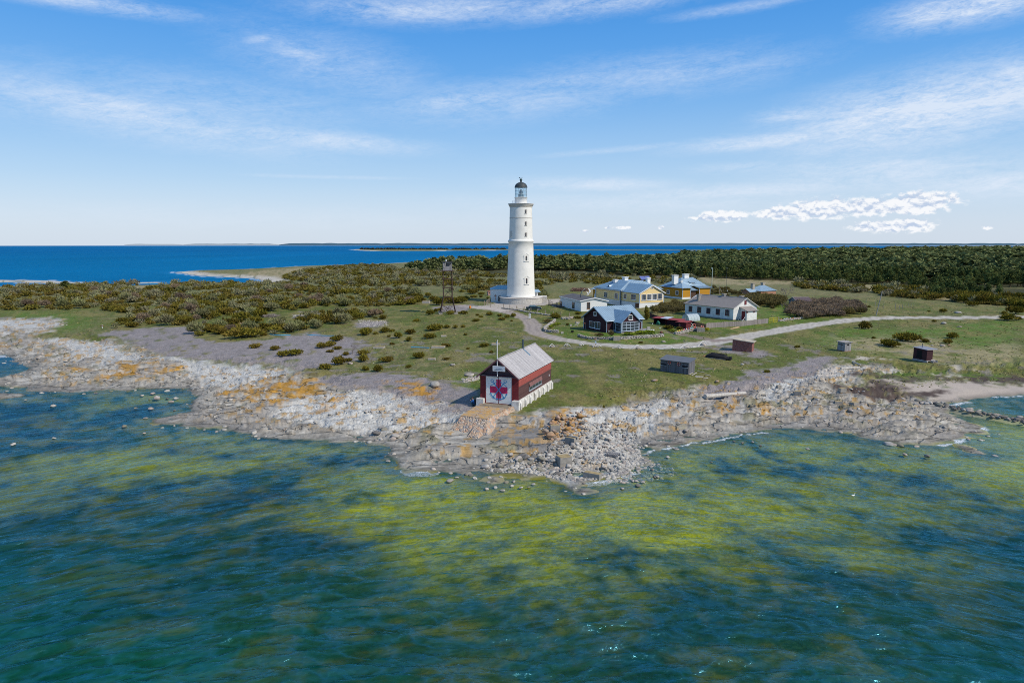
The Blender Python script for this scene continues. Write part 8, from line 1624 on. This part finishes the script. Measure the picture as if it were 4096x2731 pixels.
# woodpiles
def woodpile(z, x, y, n, L, w, h, label, m_, seed):
    a = P(z, x, y); o = empty('brushwood_pile', a, 5, label, 'wood pile'); r = random.Random(seed); m = MB()
    for _ in range(n): p = v3(r.uniform(-w, w), r.uniform(-.7, .7), r.uniform(0, h) * (1 - .6 * r.random())); t = r.uniform(-.5, .5); d = v3(math.cos(t), math.sin(t), r.uniform(-.15, .25)) * L * r.uniform(.5, 1) / 2; m.tube(p - d, p + d, .05, .03, 4)
    ob = m.build('branches', m_, o); ob['kind'] = 'stuff'
woodpile('yh', 90, 400, 260, 2.4, 2.6, 1.4, 'brown heap of cut branches behind the bungalow', mat('brown branches', (.20, .12, .095), .9), 3); woodpile('lf', 700, 52, 200, 3.0, 2.4, 1.1, 'grey heap of bleached boards in the left scrub', M_LWOOD, 4); woodpile('lf', 400, 40, 120, 2.2, 1.6, .9, 'tangled grey brushwood heap in the left scrub', mat('grey branches', (.27, .23, .20), .9), 5); woodpile('m', 355, 300, 70, 3.0, 1.6, .7, 'heap of grey planks behind the brown thicket', M_LWOOD, 6)
# wooden crosses
for (z, x, y, h, lab) in (('l', 1246, 508, 1.6, 'small wooden cross post in the left scrub'), ('l', 803, 612, .7, 'short red and white marker post at the shingle edge'), ('lt', 632, 505, 1.5, 'rusty iron ornament on the terrace edge left of the tower')):
    a = P(z, x, y); zz = a[2] if z == 'l' else 3.6; yy = a[1] if z == 'l' else LY - 1.5; xx = a[0] if z == 'l' else -4.95; o = empty('marker_post', (xx, yy, zz), 0, lab, 'marker'); m = MB(); m.box(-.06, .06, -.06, .06, -.1, h); m.build('upright', M_RUST if z == 'lt' else (M_SIGNB if h < 1 else M_LWOOD), o); m = MB(); m.box(-.42, .42, -.1, -.061, h * .68, h * .82); m.build('crosspiece', M_RUST if z == 'lt' else (M_RED if h < 1 else M_LWOOD), o)
# blue net lines in the turf
for (pts, lab) in (([(385, 190), (480, 196), (560, 194)], 'left strand of bright blue rope on the shingle'), ([(700, 190), (760, 196), (850, 200), (960, 200)], 'right strand of bright blue rope on the shingle'), ([(1592, 297), (1660, 300), (1745, 304)], 'blue net rope in the turf beside the wide slab')):
    X, Y, Z = gps('lf', pts); o = empty('blue_rope', (float(X[0]), float(Y[0]), float(Z[0])), 0, lab, 'rope'); m = MB(); m.path([(a - X[0], b - Y[0], c - Z[0] + .05) for a, b, c in zip(X, Y, Z)], .09, 5); m.build('cord', mat('bright blue rope', (.05, .36, .62), .7), o)
# flotsam: dark weed clumps are part of the shingle
# ---- person crouching with a camera
a = P('rp', 375, 500); PR = empty('person', a, 168, 'crouching person in a blue hooded jacket with a black backpack taking a photo', 'person')
def skinned(name, verts, edges, rad_, m_, parent, lvl=1):
    me = bpy.data.meshes.new(name); me.from_pydata(verts, edges, []); o = bpy.data.objects.new(name, me); COL.objects.link(o); md = o.modifiers.new('s', 'SKIN'); md.use_smooth_shade = True; sv = me.skin_vertices[0].data
    for i, r_ in enumerate(rad_): sv[i].radius = (r_, r_)
    sv[0].use_root = True; sb = o.modifiers.new('b', 'SUBSURF'); sb.levels = lvl; sb.render_levels = lvl; bpy.context.view_layer.update(); nm = bpy.data.meshes.new_from_object(o.evaluated_get(bpy.context.evaluated_depsgraph_get())); bpy.data.objects.remove(o); nm.materials.clear(); nm.materials.append(m_); return link(name, nm, parent)
M_SKIN = mat('skin', (.50, .30, .22), .6, .05, 6, 0); M_JKT = mat('blue jacket cloth', (.012, .13, .42), .7, .12, 6, .2); M_TRS = mat('dark teal trousers', (.015, .06, .10), .8, .12, 6, .2)
Vb = [(0, 0, .30), (.04, 0, .45), (.10, 0, .60), (.15, 0, .72), (.19, 0, .80), (.22, 0, .88), (.235, 0, .97), (.225, 0, 1.03)]; Eb = [(i, i + 1) for i in range(7)]; Rb = [.12, .12, .12, .09, .048, .075, .09, .06]
def limb(pts, rr, root):
    k = root
    for p, r_ in zip(pts, rr): Vb.append(p); Rb.append(r_); Eb.append((k, len(Vb) - 1)); k = len(Vb) - 1
    return k
for s in (-1, 1):
    limb([(.02, s * .10, .28), (.34, s * .15, .40), (.20, s * .14, .24), (.10, s * .13, .09), (.24, s * .14, .04)], [.09, .065, .055, .04, .035], 0)
    k = limb([(.13, s * .17, .68), (.26, s * .21, .52), (.40, s * .10, .66), (.43, s * .075, .70)], [.055, .042, .03, .028], 3)
    for j, (dy, L_f) in enumerate(((-.026, .055), (-.009, .068), (.009, .062), (.026, .048))): limb([(.455, s * .06 + dy, .735), (.475, s * .045 + dy, .735 + L_f * .5), (.47, s * .035 + dy, .735 + L_f)], [.010, .009, .007], k)
    limb([(.43, s * .04, .715), (.45, s * .025, .745)], [.011, .009], k)
skinned('body', Vb, Eb, Rb, M_SKIN, PR, 1)
V = [(0, 0, .28), (.04, 0, .45), (.10, 0, .60), (.15, 0, .73), (.18, 0, .79)]; E = [(0, 1), (1, 2), (2, 3), (3, 4)]; Rr = [.16, .16, .165, .13, .075]
for s in (-1, 1): k = len(V); V += [(.13, s * .18, .69), (.26, s * .225, .52), (.385, s * .115, .64)]; E += [(3, k), (k, k + 1), (k + 1, k + 2)]; Rr += [.078, .062, .048]
skinned('jacket', V, E, Rr, M_JKT, PR); V = [(0, 0, .30)]; E = []; Rr = [.155]
for s in (-1, 1): k = len(V); V += [(.03, s * .11, .28), (.35, s * .155, .41), (.20, s * .145, .24), (.11, s * .135, .11)]; E += [(0, k), (k, k + 1), (k + 1, k + 2), (k + 2, k + 3)]; Rr += [.11, .082, .072, .055]
skinned('trousers', V, E, Rr, M_TRS, PR); m = MB(); m.ball((.205, 0, 1.01), .098, 12, (1, .95, .85)); m.build('hair', mat('brown hair', (.07, .04, .03), .8), PR, True)
for s in (-1, 1): m = MB(); m.ball((.17, s * .135 - .0, .05), .07, 8, (1.7, .8, .7)); m.build('shoe', mat('grey shoe', (.08, .08, .09), .8), PR, True); m = MB(); m.ball((.305, s * .034, .975), .013, 6); m.build('eye', M_BLACK, PR)
m = MB(); m.ball((.325, 0, .945), .018, 6, (1.2, .8, 1.2)); m.build('nose', M_SKIN, PR)
BP = empty('backpack', (a[0], a[1], a[2]), 168, 'black backpack worn by the crouching person', 'backpack'); m = MB(); m.ball((-.12, 0, .63), .21, 14, (.75, .85, 1.25)); m.build('bag', mat('black nylon', (.012, .012, .018), .8), BP, True); m = MB(); m.ball((-.27, 0, .56), .11, 10, (.6, 1, 1.1)); m.build('pocket', mat('black nylon', (0, 0, 0)), BP, True)
CM = empty('camera_in_hands', (a[0], a[1], a[2]), 168, 'small camera held up in the hands of the crouching person', 'camera'); m = MB(); m.box(.46, .50, -.07, .07, .76, .86); m.build('body', M_BLACK, CM); m = MB(); m.tube((.5, 0, .81), (.55, 0, .81), .032, .03, 10); m.build('lens', M_BLACK, CM)
# gulls / floating bird
a = gp(*px('ro', 1162, 615), 0); o = empty('gull', (a[0], a[1], 0), 20, 'tiny white gull floating alone in the right bay', 'gull'); o.scale = (.38, .38, .38); m = MB(); m.ball((0, 0, .12), .22, 12, (1.8, .9, .8)); m.ball((-.32, 0, .22), .12, 8, (1.4, .7, .6)); m.tube((.3, 0, .15), (.42, 0, .35), .06, .045, 8).tube((.42, 0, .35), (.40, 0, .58), .045, .04, 8).tube((.40, 0, .58), (.50, 0, .60), .045, .035, 8); m.build('body', mat('white feathers', (.75, .75, .73), .8, .05), o, True); m = MB(); m.tube((.50, 0, .60), (.60, 0, .575), .025, .01, 6); m.build('beak', mat('orange beak', (.6, .2, .03), .6), o)
for o in list(SC.objects):
    if o.get('label') == 'x': 
        for c in list(o.children): bpy.data.objects.remove(c)
        bpy.data.objects.remove(o)
print('objects', len(SC.objects))
